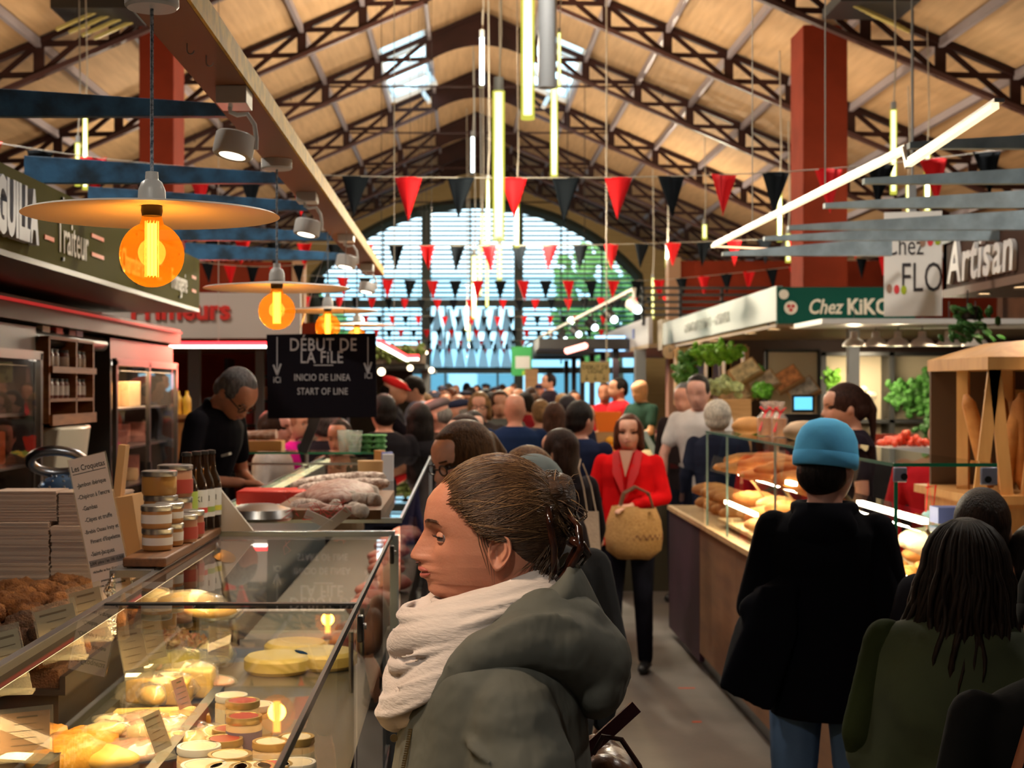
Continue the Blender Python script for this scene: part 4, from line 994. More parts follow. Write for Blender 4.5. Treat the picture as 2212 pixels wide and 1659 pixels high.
o = mb.build('red_string', M('red_twine', (.50, .05, .04), .8), loc=(-.43, 4.58, zt)); T(o, 'tangled red butcher twine at the front of the salami pile', 'string', kind='stuff')
for i, (px, py, a, l_) in enumerate(((688, 1122, 25, .09), (722, 1128, -40, .12))):
    o = MB().box((0, 0, 0), (l_, .003, .035), rot(25, a, 0)).build('paper_label', M('blank_label', (.62, .58, .56), .7), loc=P(px, py, 4.55), bevel=.002); T(o, ['white swing label at the front of the salami pile, left', 'long white swing label at the front of the salami pile, right'][i], 'label')
o = MB().ell((0, 0, 0), (.032, .006, .018), rot(0, -10, 0), 14, 8).build('label_card', M('yellow_card', (.75, .50, .22), .7), loc=P(758, 1056, 5.1)); T(o, 'yellow oval card on top of the salami pile', 'label')
# trays, scale beside the pile
o = MB().b2((-.12, -.1, 0), (.12, .1, .05)).build('red_white_tray', M('red_tray', (.65, .03, .02), .4), loc=(X(590, 5.3), 5.3, zt), bevel=.006); T(o, 'red tray left of the salami pile', 'tray')
o = MB().b2((-.13, -.11, 0), (.13, .11, .012)).build('white_tray', m_white, loc=(X(590, 5.0), 5.0, zt), bevel=.004); T(o, 'flat white tray in front of the red tray', 'tray')
o = MB().lathe([(.001, 0), (.10, 0), (.11, .01), (.10, .035), (.05, .05), (.001, .052)], n=40).build('scale_dish', m_steel, loc=(X(560, 4.62), 4.62, zt)); T(o, 'round steel scale dish left of the salami pile', 'scale')
# middle glass shelf with cups
gs = E('counter_shelf', (X(650, 7.6), 7.6, zt), 'glass shelf on posts above the second counter, egg boxes on it', 'shelf')
zs = Z(975, 7.6) - zt
MB().b2((-.42, -.12, zs - .008), (.46, .16, zs)).build('glass_top', m_glassg, gs); MB().b2((-.42, -.126, zs - .009), (.46, -.12, zs + .001)).build('glass_edge', m_edge, gs)
mb = MB()
for x in (-.40, .03, .44): mb.cyl((x, 0, 0), (x, 0, zs - .009), .011, n=8)
mb.cyl((-.40, -.1, zs - .06), (.44, -.1, zs - .06), .006, n=6); mb.build('post', m_steel, gs)
zsh = zt + zs
def thing(nm, mb, mt, loc, lab, cat, **k): return T(mb.build(nm, mt, loc=loc, **k), lab, cat)
m_egg = M('green_egg_box', (.10, .30, .10), .8, var=.3, vs=20)
for i in range(3):
    mb = MB()
    for a in range(3):
        for b in range(2): mb.cyl((-.06 + a * .06, -.03 + b * .06, 0), (-.06 + a * .06, -.03 + b * .06, .028), .031, .024, 8)
    mb.b2((-.095, -.065, .020), (.095, .065, .026))
    o = mb.build('egg_box', m_egg, loc=(X(795, 7.6), 7.6, zsh + i * .03)); T(o, ['bottom', 'middle', 'top'][i] + ' green moulded egg box in the stack on the glass shelf', 'egg box')
thing('kraft_tub', MB().lathe([(.001, 0), (.05, 0), (.055, .11), (.05, .11), (.001, .10)], n=24), m_kraft, (X(800, 6.2), 6.2, zt), 'brown kraft paper tub on the counter under the green egg boxes', 'tub')
for i, (px, Y) in enumerate(((766, 7.5), (745, 7.62))):
    o = MB().lathe([(.001, 0), (.030, 0), (.042, .11), (.040, .11), (.001, .02)], n=20).build('plastic_cup', glass_mat('clear_plastic', (.95, .93, .9), 1.5, .1, .25), loc=(X(px, Y), Y, zsh)); T(o, ['clear plastic cup stack beside the green egg boxes', 'second clear plastic cup stack, left of the first'][i], 'cup')
thing('card_terminal', MB().box((0, 0, .09), (.05, .03, .2), rot(-15, 20, 0)), m_black, (X(668, 7.5), 7.5, zsh), 'black upright card terminal on the glass shelf', 'card terminal')
thing('wooden_box', MB().b2((-.16, -.08, 0), (.16, .08, .05)), M('light_box', (.62, .32, .10), .6), (X(538, 7.6), 7.75, zsh), 'shallow orange-brown wooden box right of the vendor', 'box')
o = MB()
for i in range(5): o.tube([(-.12 + .01 * i, -.05 + i * .025, .03), (.13, -.05 + i * .02, .03 + .01 * (i % 2))], .02, 8)
o = o.build('dried_sausages', m_sal2, loc=(X(545, 7.75), 7.75, zsh + .05)); T(o, 'bundle of thin dried sausages lying on the orange-brown box', 'sausages', kind='stuff')
for i, (px, py, c) in enumerate(((838, 1010, (.75, .75, .8)), (836, 1045, (.2, .25, .6)), (820, 1010, (.7, .3, .08)))):
    o = MB().b2((-.025, -.02, 0), (.025, .02, .12)).build('small_carton', M('carton%d' % i, c, .5), loc=(X(px, 6.6 + i * .2), 6.6 + i * .2, zt)); T(o, ['white', 'blue', 'orange'][i] + ' small carton standing at the right end of the counter shelf', 'carton')
# queue sign
Yq = 7.1; m_sign = M('sign_black', (.006, .004, .008), .8, spec=.15); m_let = M('sign_lettering', (.50, .48, .50), .6)
qs = E('queue_sign', P(695, 812, Yq), 'black hanging board reading début de la file with two arrows', 'sign')
k_ = Yq / F
MB().box((0, 0, 0), (236 * k_, .012, 182 * k_), rot(0, -.8, 0)).build('board', m_sign, qs, bevel=.002)
for s_, px, py, sz, off in (('DÉBUT DE', 698, 746, 36, .0022), ('LA FiLE', 695, 773, 34, .0022), ('INICIO DE LINEA', 696, 816, 17.5, .0009), ('START OF LINE', 697, 846, 17.5, .0009), ('iCi', 599, 821, 16, .0007), ('iCi', 796, 812, 16, .0007)):
    t = text(s_, sz * k_ * (1.08 if sz > 20 else 1.18), m_let, None, (0, 0, 0), 90, 0, 0, .0008, off * .35, sp=1.06 if sz < 20 else 1.08, sx_=.76 if sz > 20 else .74); t.parent = qs; t.location = P(px, py, Yq) - qs.location + V((0, -.0075, 0))
mb = MB()
def sp_(px, py): return P(px, py, Yq) - qs.location + V((0, -.0075, 0))
mb.bar(sp_(678, 789), sp_(720, 789), .0015, .005)
for px, y0, y1 in ((599, 728, 806), (795, 728, 802)):
    mb.bar(sp_(px, y0), sp_(px, y1), .0015, .005, up=(1, 0, 0)); mb.bar(sp_(px - 8, y1 - 18), sp_(px, y1 + 4), .0015, .008, up=(1, 0, 0)); mb.bar(sp_(px + 8, y1 - 20), sp_(px, y1 + 4), .0015, .008, up=(1, 0, 0))
mb.build('arrow', m_let, qs)
mb = MB()
for px in (644, 742): mb.cyl(sp_(px, 722) + V((0, .008, 0)), V(((-.6) - qs.location.x + (px - 693) * k_ * .3, 0, 2.56 - qs.location.z)), .0015, n=5)
mb.build('hanging_wire', m_steel, qs)
# ================================================================ red lettered stall beyond
Yp = 12.5
pr = E('shop_sign', P(460, 670, Yp), 'white fascia with big red rounded letters, beyond the left stall', 'sign')
MB().b2((-.95, 0, -.24), (.75, .08, .15)).build('fascia_panel', M('off_white_fascia', (.50, .45, .40), .6), pr)
t = text('Primeurs', .235, M('sign_red', (.62, .03, .02), .5), None, (0, 0, 0), 90, 0, 0, .01, .008, sx_=1.0); t.parent = pr; t.location = (X(390, Yp) - pr.location.x, -.012, -.005)
st = E('produce_stall', (-2.3, 13.5, 0), 'red walled produce stall behind the vendor with striped shelves', 'stall')
MB().b2((-1.6, 2.2, 0), (.9, 2.3, 2.5)).build('rear_wall', m_red, st)
MB().b2((-1.4, -.92, 2.17), (1.2, 2.3, 2.22)).build('soffit', m_soffit, st)
MB().b2((-.35, .55, 0), (-.24, .66, 2.17)).build('post', m_grey, st); MB().b2((.25, .9, 0), (.33, .98, 2.17)).build('post', m_grey, st)
mb = MB()
for z in (.9, 1.15, 1.4, 1.65, 1.9): mb.b2((-.1, 1.3, z), (1.1, 1.7, z + .03))
for x in (-.1, .5, 1.1): mb.b2((x - .02, 1.3, 0), (x + .02, 1.7, 2.1))
mb.build('shelf', m_black, st)
mb = MB(); rr = random.Random(8)
for x, z in ((-1.1, 0),): pass
m_dl = M('downlight_glow', (1, 1, 1), emit=(1, .75, .42), es=10)
def downlight(loc, lab, grp, r=.035, pw=0):
    o = E('downlight', loc, lab, 'lamp', grp); MB().lathe([(.001, -.006), (r, -.006), (r, 0), (.001, 0)], n=14).build('lens', m_dl, o)
    MB().lathe([(r, -.008), (r * 1.25, -.008), (r * 1.25, .0), (r, .0)], n=14).build('bezel', m_white, o)
    if pw: lamp('SPOT', V(loc) + V((0, 0, -.03)), pw, (1, .76, .48), .04, o, target=V(loc) - V((0, 0, 1)), spot=120)
for i, px in enumerate((370, 442, 565)): downlight(P(px, 719, 12.9) * 1.0 if 0 else V((X(px, 13.0), 13.0, 2.168)), 'small downlight in the brown soffit under the red lettered sign', 'downlights under the red lettered sign', pw=14 if i != 1 else 0)
# bottles & goods
cols = [(.75, .35, .03), (.70, .08, .04), (.55, .45, .35), (.75, .65, .50), (.30, .10, .04), (.8, .5, .1)]
def goods(name, lab, cat, grp, x0, x1, y, z, n_, hmin, hmax, seed, cols=cols, shape='jar', w=.05):
    r4 = random.Random(seed)
    for k in range(n_):
        h = r4.uniform(hmin, hmax); x = x0 + (x1 - x0) * (k + .5) / n_; c = r4.choice(cols)
        mt = M('goods_%02d%02d%02d' % tuple(int(v * 99) for v in c), c, .45)
        if shape == 'jar': mb = MB().lathe([(.001, 0), (w * .8, 0), (w * .8, h * .7), (w * .35, h * .85), (w * .35, h), (.001, h)], n=10)
        elif shape == 'box': mb = MB().b2((-w * .8, -w * .6, 0), (w * .8, w * .6, h))
        else: mb = MB().ell((0, 0, h / 2), (w, w, h / 2), None, 10, 7)
        o = mb.build(name, mt, loc=(x, y + r4.uniform(-.02, .02), z)); T(o, lab, cat, grp)
for i, z in enumerate((1.18, 1.43, 1.68)):
    goods('striped_packet', 'packet on the black shelf unit of the red produce stall, %s lit shelf' % words[i], 'packet', 'packets on the %s shelf of the red stall' % words[i], -2.35, -1.25, 15.0, z, 11, .12, .17, i, [(.75, .45, .35), (.6, .06, .05), (.7, .6, .5)], 'box')
tb = E('side_table', (X(390, 11.2), 11.2, 0), 'wooden counter with juice bottles beside the lit fridge', 'table'); ztb = Z(895, 11.2)
MB().b2((-.25, -.2, ztb - .03), (.30, .25, ztb)).build('table_top', m_wood2, tb); MB().b2((-.22, -.17, 0), (.27, .22, ztb - .03)).build('cabinet', m_wood2, tb)
for i, px in enumerate((385, 404)):
    o = MB().lathe([(.001, 0), (.032, 0), (.032, .12), (.013, .155), (.013, .18), (.001, .18)], n=14).build('juice_bottle', M('orange_juice', (.75, .45, .04), .3), loc=(X(px, 11.1), 11.1, ztb)); T(o, ['yellow juice bottle nearer the fridge', 'yellow juice bottle nearer the grey post'][i], 'bottle')
# LED bars red/white
def ledbar(a, b, lab, h=.025):
    a, b = V(a), V(b); m = (a + b) / 2
    o = E('light_bar', m, lab, 'lamp'); MB().bar(a - m + V((0, 0, h)), b - m + V((0, 0, h)), .02, h).build('red_tube', m_redled, o); MB().bar(a - m, b - m, .02, h * .8).build('white_tube', m_whiteled, o)
    return o
l1 = ledbar(P(366, 749, 10.6), P(578, 749, 10.6), 'red and white LED bar hung above the vendor, left of the black sign')
MB().cyl((.0, 0, .03), (.0, 0, rz_(l2.location.x) + .03 - l2.location.z), .003, n=5).build('hanging_wire', m_cable, l2) if 0 else None
lamp('AREA', (X(470, 10.6), 10.55, Z(755, 10.6)), 14, (1, .16, .10), .06, l1, target=(X(470, 10.6), 9.0, .8), sizey=.7)
MB().cyl((.0, 0, .03), (.0, 0, rz_(l1.location.x) + .03 - l1.location.z), .003, n=5).build('hanging_wire', m_cable, l1)
l2 = ledbar(P(818, 744, 9.8), P(880, 778, 11.6), 'slanting red and white LED bar right of the black sign')
lamp('AREA', (X(850, 10.6), 10.6, Z(765, 10.6)), 5, (1, .3, .22), .05, l2, target=(X(850, 10.6), 10.6, 0), sizey=.7)
MB().cyl((.0, 0, .02), (.0, 0, rz_(l2.location.x) + .03 - l2.location.z), .003, n=5).build('hanging_wire', m_cable, l2)
l3 = ledbar(P(882, 776, 11.7), P(905, 776, 11.7), 'short pink end of the slanting LED bar')
# left side far stalls: fascia, dark counters
fs = E('market_stall', (X(840, 19), 19, 0), 'grey canopied stall with hanging greenery, left of the far entrance', 'stall')
MB().b2((-1.9, -.05, 2.12), (.48, 0, 2.36)).build('fascia', M('taupe_fascia', (.22, .17, .13), .6), fs); MB().b2((-1.9, 0, 2.06), (.48, 8, 2.12)).build('soffit', M('grey_soffit', (.10, .10, .095), .6), fs)
MB().b2((-1.9, 3.2, 0), (.2, 3.3, 2.1)).build('rear_wall', m_dk, fs); MB().b2((.35, 2.5, 0), (.48, 2.65, 2.1)).build('post', m_grey, fs)
MB().b2((-1.9, 0, 0), (.40, .5, 1.02)).build('counter', m_dk, fs)
mb = MB(); rr = random.Random(3)
for k in range(140): mb.ell((rr.uniform(-.7, .45), rr.uniform(-.12, -.06), rr.uniform(2.22, 2.36) - rr.random() ** 2 * .1), (.05, .02, .03), rot(rr.random() * 90, rr.random() * 90), 5, 4)
mb.build('hanging_ivy', M('dull_leaves', (.12, .16, .03), .7), fs)
for i, (px, py, Y) in enumerate(((824, 803, 13), (886, 795, 17), (932, 800, 18), (911, 757, 19), (921, 762, 19), (905, 752, 19.2))):
    o = E('globe_lamp', P(px, py, Y), 'small warm globe lamp, %s of the ones hung over the far left stalls' % words[i], 'lamp', 'globe lamps over the far left stalls')
    r_ = .035 if i < 3 else .022
    MB().ell((0, 0, 0), r_, None, 12, 8).build('globe', M('globe_glow', (1, 1, 1), emit=(1, .78, .5), es=5), o)
    MB().cyl((0, 0, r_), (0, 0, rz_(X(px, Y)) + .03 - P(px, py, Y).z), .003, n=5).build('cord', m_black, o)
# fruit, lemons and goods at far end of second counter
fruitc = M('fruit_yellow', (.80, .55, .04), .5), M('fruit_orange', (.85, .28, .02), .5), M('fruit_red', (.70, .05, .02), .5), M('fruit_green', (.28, .42, .04), .5)
def fruitpile(x0, x1, y0, y1, z, n_, r, cols_, name, lab, cat, grp, seed, rise=.06):
    r4 = random.Random(seed); cache = {}
    for k in range(n_):
        m_ = r4.choice(cols_); key = m_.name
        if key not in cache: o = MB().ell((0, 0, 0), (r, r, r * .92), None, 12, 8).build(name, m_, smooth=180); cache[key] = o
        else: o = cache[key].copy(); COL.objects.link(o)
        u, v = r4.random(), r4.random()
        o.location = (x0 + (x1 - x0) * u, y0 + (y1 - y0) * v, z + r + rise * (1 - abs(2 * u - 1)) * r4.random())
        T(o, lab, cat, grp)
cn = E('produce_counter', (-.62, 12.7, 0), 'low produce counter with fruit at the end of the left glass cases', 'counter')
MB().b2((.0, -1.9, 0), (.36, 1.2, .98)).build('counter_body', m_dk, cn); MB().b2((-.02, -1.95, .98), (.38, 1.2, 1.02)).build('counter_top', m_steel, cn)
MB().b2((.0, -1.85, 1.02), (.36, 1.1, 1.22)).build('crate', M('crate_light', (.55, .42, .28), .7), cn)
fruitpile(-.58, -.30, 11.3, 13.0, 1.22, 40, .04, fruitc, 'fruit', 'small fruit heaped on the far end of the left counter', 'fruit', 'fruit on the far left counter', 1)
fruitpile(-.58, -.38, 10.85, 11.2, 1.22, 16, .04, (fruitc[0], fruitc[3]), 'lemon', 'yellow fruit beside the red tub on the left counter', 'fruit', 'yellow fruit by the red tub', 2)
rt = MB().lathe([(.001, 0), (.12, 0), (.17, .20), (.16, .20), (.11, .02), (.001, .02)], n=4, q=rot(0, 0, 45)).build('red_tub', M('red_plastic', (.80, .02, .015), .35), loc=(X(850, 11.4)-.0, 11.4, 1.22), smooth=0); T(rt, 'bright red plastic tub on the left counter under the black sign', 'tub')
# ================================================================ RIGHT STALL (near): counter, glass case, LED profile
XR = 1.5
rc = E('counter', (XR, 8.0, 0), 'long shop counter on the right, brown wood panels then a plum section', 'counter')
m_ctr = M('walnut_panel', (.22, .11, .055), .6, spec=.2, col2=(.15, .075, .042), vs=2.5, stretch=(1, .6, 3))
m_plum = M('plum_panel', (.040, .014, .026), .55, var=.25, vs=2, spec=.2)
z_t = .945
mb = MB()
for i in range(4):
    y1 = 1.24 - i * 1.25; mb.b2((0, y1 - 1.245, .12), (.03, y1, z_t - .03))
mb.build('wood_panel', m_ctr, rc); MB().b2((-.002, 1.243, .06), (.03, 2.6, z_t - .032)).build('plum_panel', m_plum, rc)
MB().b2((.05, -3.6, 0), (.45, 2.6, .9)).build('carcass', m_black, rc)
MB().b2((-.015, -3.6, z_t - .03), (.46, 2.6, z_t)).build('counter_top', M('counter_stone', (.55, .36, .18), .5, var=.15), rc)
# glass case
gc = E('glass_case', (XR, 7.0, z_t), 'tall glass bakery case on the right counter with LED bars and breads', 'display case')
ya, yb = -1.92, 2.0
zt_ = 1.52 - z_t
MB().b2((0, ya, zt_), (.36, yb, zt_ + .01)).build('top_glass', m_glassg, gc)
MB().b2((-.003, ya - .002, zt_ - .001), (.0, yb, zt_ + .011)).build('glass_edge', M('mid_glass_edge', (.10, .22, .16), .15), gc)
MB().b2((0, ya - .004, zt_ - .001), (.36, ya - .001, zt_ + .011)).build('end_edge', m_edge, gc)
mb = MB()
yy = ya
while yy < yb - .05:
    mb.b2((.004, yy + .004, 0), (.012, min(yb, yy + .98) - .004, zt_ - .002)); yy += .98
mb.build('front_glass', m_glass, gc)
mb = MB()
for y in (ya + .98 * 2, ya + .98 * 3 + .3, yb): mb.b2((.002, y - .003, -.02), (.014, y + .003, zt_))
mb.build('pane_edge', M('pale_glass_edge', (.20, .30, .26), .15), gc); MB().b2((.002, ya - .003, -.02), (.014, ya + .003, zt_)).build('green_pane_edge', m_edge, gc)
mb = MB()
mb.b2((-.003, ya - .012, zt_ - .055), (.045, ya + .0, zt_ - .002)); mb.b2((.30, ya - .012, zt_ - .065), (.36, ya, zt_ - .002)); mb.build('clamp_bracket', M('satin_metal', (.42, .46, .62), .3, metal=.5), gc, bevel=.005)
mb = MB()
for x, z in ((.033, zt_ - .035), (.325, zt_ - .045)): mb.cyl((x, ya - .016, z), (x, ya - .011, z), .012, n=14)
mb.build('clamp_screw', m_black, gc)
MB().b2((.12, ya + .1, .33), (.42, yb, .338)).build('glass_shelf', m_glassg, gc)
MB().b2((.07, ya + .1, .03), (.60, yb, .05)).build('base_shelf', M('bakery_shelf', (.65, .45, .22), .5), gc)
m_led = M('case_led_white', (1, 1, 1), emit=(1, .86, .58), es=16)
mb = MB()
for a, b_ in ((-1.72, -.85), (.35, 1.15), (1.25, 1.95)): mb.b2((.16, a, .355), (.185, b_, .375))
for a, b_ in ((-1.85, -1.05), (.75, 1.65)): mb.b2((.05, a, .165), (.07, b_, .185))
mb.build('light_bar', m_led, gc)
mb = MB()
for y in (ya + .15, -.4, .6, 1.5): mb.bar((.42, y, 0), (.16, y, .34), .012, .012)
for y in (-1.0, .1, 1.0): mb.bar((.36, y, .33), (.62, y - .25, 0), .015, .015)
mb.build('wooden_strut', m_wood, gc)
lamp('AREA', (XR + .17, 6.1, z_t + .35), 14, (1, .78, .48), .03, gc, target=(XR + .22, 6.1, 0), sizey=1.2)
lamp('AREA', (XR + .17, 8.1, z_t + .35), 16, (1, .78, .48), .03, gc, target=(XR + .22, 8.1, 0), sizey=1.4)
lamp('AREA', (XR + .06, 6.2, z_t + .15), 9, (1, .78, .48), .03, gc, target=(XR + .3, 6.2, 0), sizey=1.2)
# breads
m_bread = M('crusty_bread', (.62, .27, .07), .7, col2=(.42, .15, .03), vs=12, bump=.6, bs=30)
m_bread2 = M('pale_bread', (.72, .46, .22), .7, col2=(.55, .26, .09), vs=12, bump=.5, bs=30)
br = {}
def bread(kind, loc, rz, lab, grp, sc=1):
    if kind not in br:
        if kind == 'baguette': mb = MB().tube([(-.27, 0, 0), (-.25, 0, .004), (-.15, 0, .01), (.15, 0, .01), (.25, 0, .004), (.27, 0, 0)], [.006, .02, .033, .034, .02, .006], 12); nm = 'baguette'; mt = m_bread
        elif kind == 'loaf': mb = MB().ell((0, 0, 0), (.14, .07, .05), None, 18, 10); nm = 'bread_loaf'; mt = m_bread
        elif kind == 'pale': mb = MB().ell((0, 0, 0), (.13, .08, .045), None, 18, 10); nm = 'bread_loaf'; mt = m_bread2
        else: mb = MB().ell((0, 0, 0), (.05, .045, .03), None, 14, 8); nm = 'pastry'; mt = m_bread
        o = mb.build(nm, mt, smooth=180, disp=(.015, .04)); br[kind] = o
    else: o = br[kind].copy(); COL.objects.link(o)
    o.location = loc; o.rotation_euler.z = R(rz)
    T(o, lab, 'bread' if kind != 'roll' else 'pastry', grp); return o
rr = random.Random(31)
for k in range(13): bread('baguette' if k % 3 else 'loaf', (XR + .27 + rr.uniform(-.03, .05), 7.55 + k * .11, z_t + .375 + (k % 2) * .045), rr.uniform(-35, 25) + 10, 'golden bread on the upper glass shelf, beyond the beanie man', 'breads on the upper shelf')
for k in range(16): bread('pale' if k % 2 else 'loaf', (XR + .22 + rr.uniform(-.04, .12), 7.0 + k * .12, z_t + .09 + (k % 3) * .05), rr.uniform(-40, 40), 'flat loaf on the lit base shelf, beyond the beanie man', 'loaves on the base shelf')
for k in range(60): bread('roll', (XR + .12 + rr.random() * .42, 5.15 + rr.random() * 1.6, z_t + .075 + rr.random() * .05), rr.uniform(0, 180), 'small brown pastry on the lit base shelf before the dark haired woman', 'small pastries on the base shelf')
fruitpile(XR + .05, XR + .45, 5.1, 5.55, z_t + .05, 30, .022, (fruitc[2], M('dark_red', (.45, .02, .02), .5)), 'candied_fruit', 'small red sweet at the near foot of the glass case', 'sweet', 'red sweets at the near foot of the case', 5, .03)
o = MB().loft([[V((-.04, 0, 0)), V((.05, 0, 0)), V((.05, .004, 0)), V((-.04, .004, 0))], [V((-.01, .01, .075)), V((.005, .01, .075)), V((.005, .014, .075)), V((-.01, .014, .075))]]).build('tent_card', m_cream, loc=P(1885, 1282, 5.2)); T(o, 'cream tent card standing in the red sweets', 'card')
o = MB().ell((0, 0, .06), (.13, .16, .06), None, 20, 10).build('bread_cloth', M('linen', (.55, .46, .34), .9, bump=.5), loc=(XR + .42, 5.95, z_t + .16), smooth=180, disp=(.05, .08)); T(o, 'crumpled beige linen cloth in the glass case', 'cloth')
o = MB().ell((0, 0, .02), (.09, .07, .04), None, 18, 9).build('blue_cloth', M('blue_linen', (.06, .30, .42), .8, col2=(.4, .6, .65), vs=14), loc=(XR + .45, 5.9, z_t + .30), smooth=180, disp=(.04, .05)); T(o, 'blue crumpled wrapper on the beige linen', 'cloth')
o = MB().b2((-.1, -.08, 0), (.1, .08, .05)).build('cloth_stand', m_wood, loc=(XR + .42, 5.95, z_t + .05)); T(o, 'small wooden stand beneath the beige linen cloth', 'stand')
o = MB().b2((-.08, -.05, 0), (.08, .05, .06)).build('napkin_box', M('blue_box', (.10, .13, .35), .5), loc=(XR + .50, 5.45, z_t + .345)); T(o, 'dark blue box with tissues behind the upper LED bar', 'box')
o.location.x = XR + .34
o = MB().tube([(0, 0, 0), (.01, 0, .12), (.03, 0, .01), (.04, 0, .11), (0, 0, .1)], .004, 5).build('red_wire_stand', M('red_wire', (.9, .02, .02), .4), loc=(X(2000, 6.2), 6.2, Z(1060, 6.2))); T(o, 'red wire stand behind the glass case', 'stand')
o.location = (X(2000, 5.9), 5.9, z_t)
o.location.z = 1.29
# bags with ribbons on top glass
m_cello = glass_mat('cellophane', (1, .96, .94), 1.5, .1, .15, (1, .9, .85))
for i, (px, Y) in enumerate(((1652, 8.0), (1684, 7.8), (1668, 8.3))):
    o = E('biscuit_bag', (X(px, Y), Y, 1.531), ['cellophane biscuit bag with red ribbon, left one on the glass top', 'cellophane biscuit bag with red ribbon, right one on the glass top', 'third ribboned bag standing behind the other two'][i], 'bag')
    MB().lathe([(.001, 0), (.042, 0), (.045, .10), (.015, .135), (.03, .19), (.001, .16)], n=16).build('cellophane', m_cello, o)
    MB().cyl((0, 0, .005), (0, 0, .10), .036, n=12).build('biscuit', m_bread, o)
    MB().tube([(-.03, -.02, .16), (0, -.02, .135), (.03, -.02, .16), (0, -.02, .13), (-.035, -.03, .03)], .006, 6).build('ribbon', M('red_ribbon', (.85, .02, .03), .4), o)
for i, (px, Y, c) in enumerate(((1618, 8.3, (.55, .25, .07)), (1735, 7.3, (.55, .38, .25)))):
    o = MB().ell((0, 0, .05), (.10, .07, .05), None, 16, 9).build('round_loaf', M('loaf_%d' % i, c, .7, var=.2), loc=(X(px, Y), Y, 1.531), smooth=180, disp=(.02, .05)); T(o, ['paper wrapped brown loaf left of the ribboned bags', 'pale floury loaf between the bags and the beanie'][i], 'bread')
# farther small case on the counter
g2 = E('glass_case', (XR, 9.82, z_t), 'lower glass case at the plum end of the right counter', 'display case')
MB().b2((0, -.75, 0), (.008, .75, .30)).build('front_glass', m_glass, g2); MB().b2((0, -.75, .30), (.4, .75, .308)).build('top_glass', m_glassg, g2)
for k in range(8): bread('loaf', (XR + .25, 9.25 + .15 * k, z_t + .055 + (k % 2) * .08), rr.uniform(-30, 30), 'dark loaf in the low glass case behind the red coat', 'loaves in the low glass case')
o = MB().box((0, 0, .05), (.13, .01, .10), rot(-10, 15, 0)).build('slate_sign', m_black, loc=(XR + .12, 9.12, 1.27)); T(o, 'little slate price board in a wooden frame on the low case', 'sign')
o.location.z = z_t + .315
# tapering arms + LED profile
m_rarm = M('pale_blue_arm', (.34, .44, .50), .5, metal=0, var=.2, vs=10)
for i, (py, Y, xt) in enumerate(((322, 5.05, 1962), (398, 5.8, 1865), (450, 6.6, 1780), (497, 7.4, 1702), (520, 7.9, 1650), (553, 8.5, 1560))):
    z = Z(py, Y); x0 = X(xt, Y); x1 = max(3.0, x0 + 1.2) if i < 5 else X(1925, Y); L = x1 - x0
    o = MB().loft([[V((0, -.02, 0)), V((0, .02, 0)), V((0, .02, .022)), V((0, -.02, .022))], [V((L, -.02, .0)), V((L, .02, .0)), V((L, .02, .11)), V((L, -.02, .11))]]).build('steel_bracket', m_rarm, loc=(x0, Y, z - (.0))); T(o, 'tapered pale blue canopy arm over the right stall, %s from the front' % words[i], 'beam', 'pale canopy arms of the right stall')
lp = E('led_profile', P(1540, 532, 8.5), 'long diagonal LED profile framing the right stall canopy', 'lamp')
c0 = lp.location.copy(); m_ledw = M('led_profile_glow', (1, 1, 1), emit=(1, .80, .45), es=1.7)
a, b_, c_, d_, e_ = P(1540, 532, 8.5), P(1955, 325, 5.12), P(1962, 355, 5.0), P(2150, 228, 4.2), P(1912, 549, 8.62)
MB().bar(a - c0, b_ - c0, .022, .018).bar(c_ - c0, d_ - c0, .022, .018).build('glow_strip', m_ledw, lp)
MB().bar(a - c0, e_ - c0, .012, .010).build('dotted_strip', M('led_dots', (1, .8, .6), emit=(1, .55, .3), es=2), lp)
MB().bar(a - c0 + V((.012, 0, .016)), b_ - c0 + V((.012, 0, .016)), .03, .012).bar(c_ - c0 + V((.012, 0, .016)), d_ - c0 + V((.012, 0, .016)), .03, .012).bar(b_ - c0, c_ - c0, .02, .03).build('aluminium_channel', m_steel, lp)
mb = MB()
for t_, q in ((.3, 0), (.7, 0)):
    p = a.lerp(b_, t_); mb.cyl(p - c0, p - c0 + V((0, 0, rz_(p.x) - .3 - p.z)), .003, n=5)
mb.build('hanging_wire', m_cable, lp)
lamp('AREA', (XR - .02, 6.4, 2.6), 9, (1, .75, .45), .03, lp, target=(XR - .1, 6.4, 0), sizey=3.4)
# Artisan sign
XA = 2.9
ar = E('shop_sign', (XA, 7.6, 0), 'dark brown fascia with white hand lettered word, upper right', 'sign')
MB().b2((0, -2.5, 2.37), (.06, 1.2, 2.68)).build('fascia_panel', M('umber_fascia', (.065, .035, .026), .7, spec=.15), ar)
MB().b2((-.02, -2.5, 2.66), (.08, 1.22, 2.70)).build('top_rail', m_rarm, ar); MB().b2((-.01, -2.5, 2.34), (2, 1.2, 2.385)).build('soffit', M('umber_soffit', (.16, .09, .06), .5), ar)
MB().b2((0, 1.14, 2.37), (2, 1.2, 2.68)).build('end_panel', MATS['umber_fascia'], ar)
t = text('Artisan', .34, M('white_letters2', (.80, .78, .78), .5), None, (0, 0, 0), 90, 0, -90, .012, .006, align='LEFT', name='raised_lettering', sx_=.98, shear=.12, sp=1.06); t.parent = ar; t.location = (-.016, 1.05, 2.52)
MB().b2((.5, 1.0, 0), (.62, 1.12, 2.34)).build('post', m_black, ar)
for i, (px, py) in enumerate(((2080, 646), (2145, 635))): pass
for i, y in enumerate((8.45, 7.9, 7.0)): downlight((XA + .12, y, 2.338), 'round downlight under the umber fascia of the right stall', 'downlights under the umber fascia', .03, 18 if i == 1 else 8)
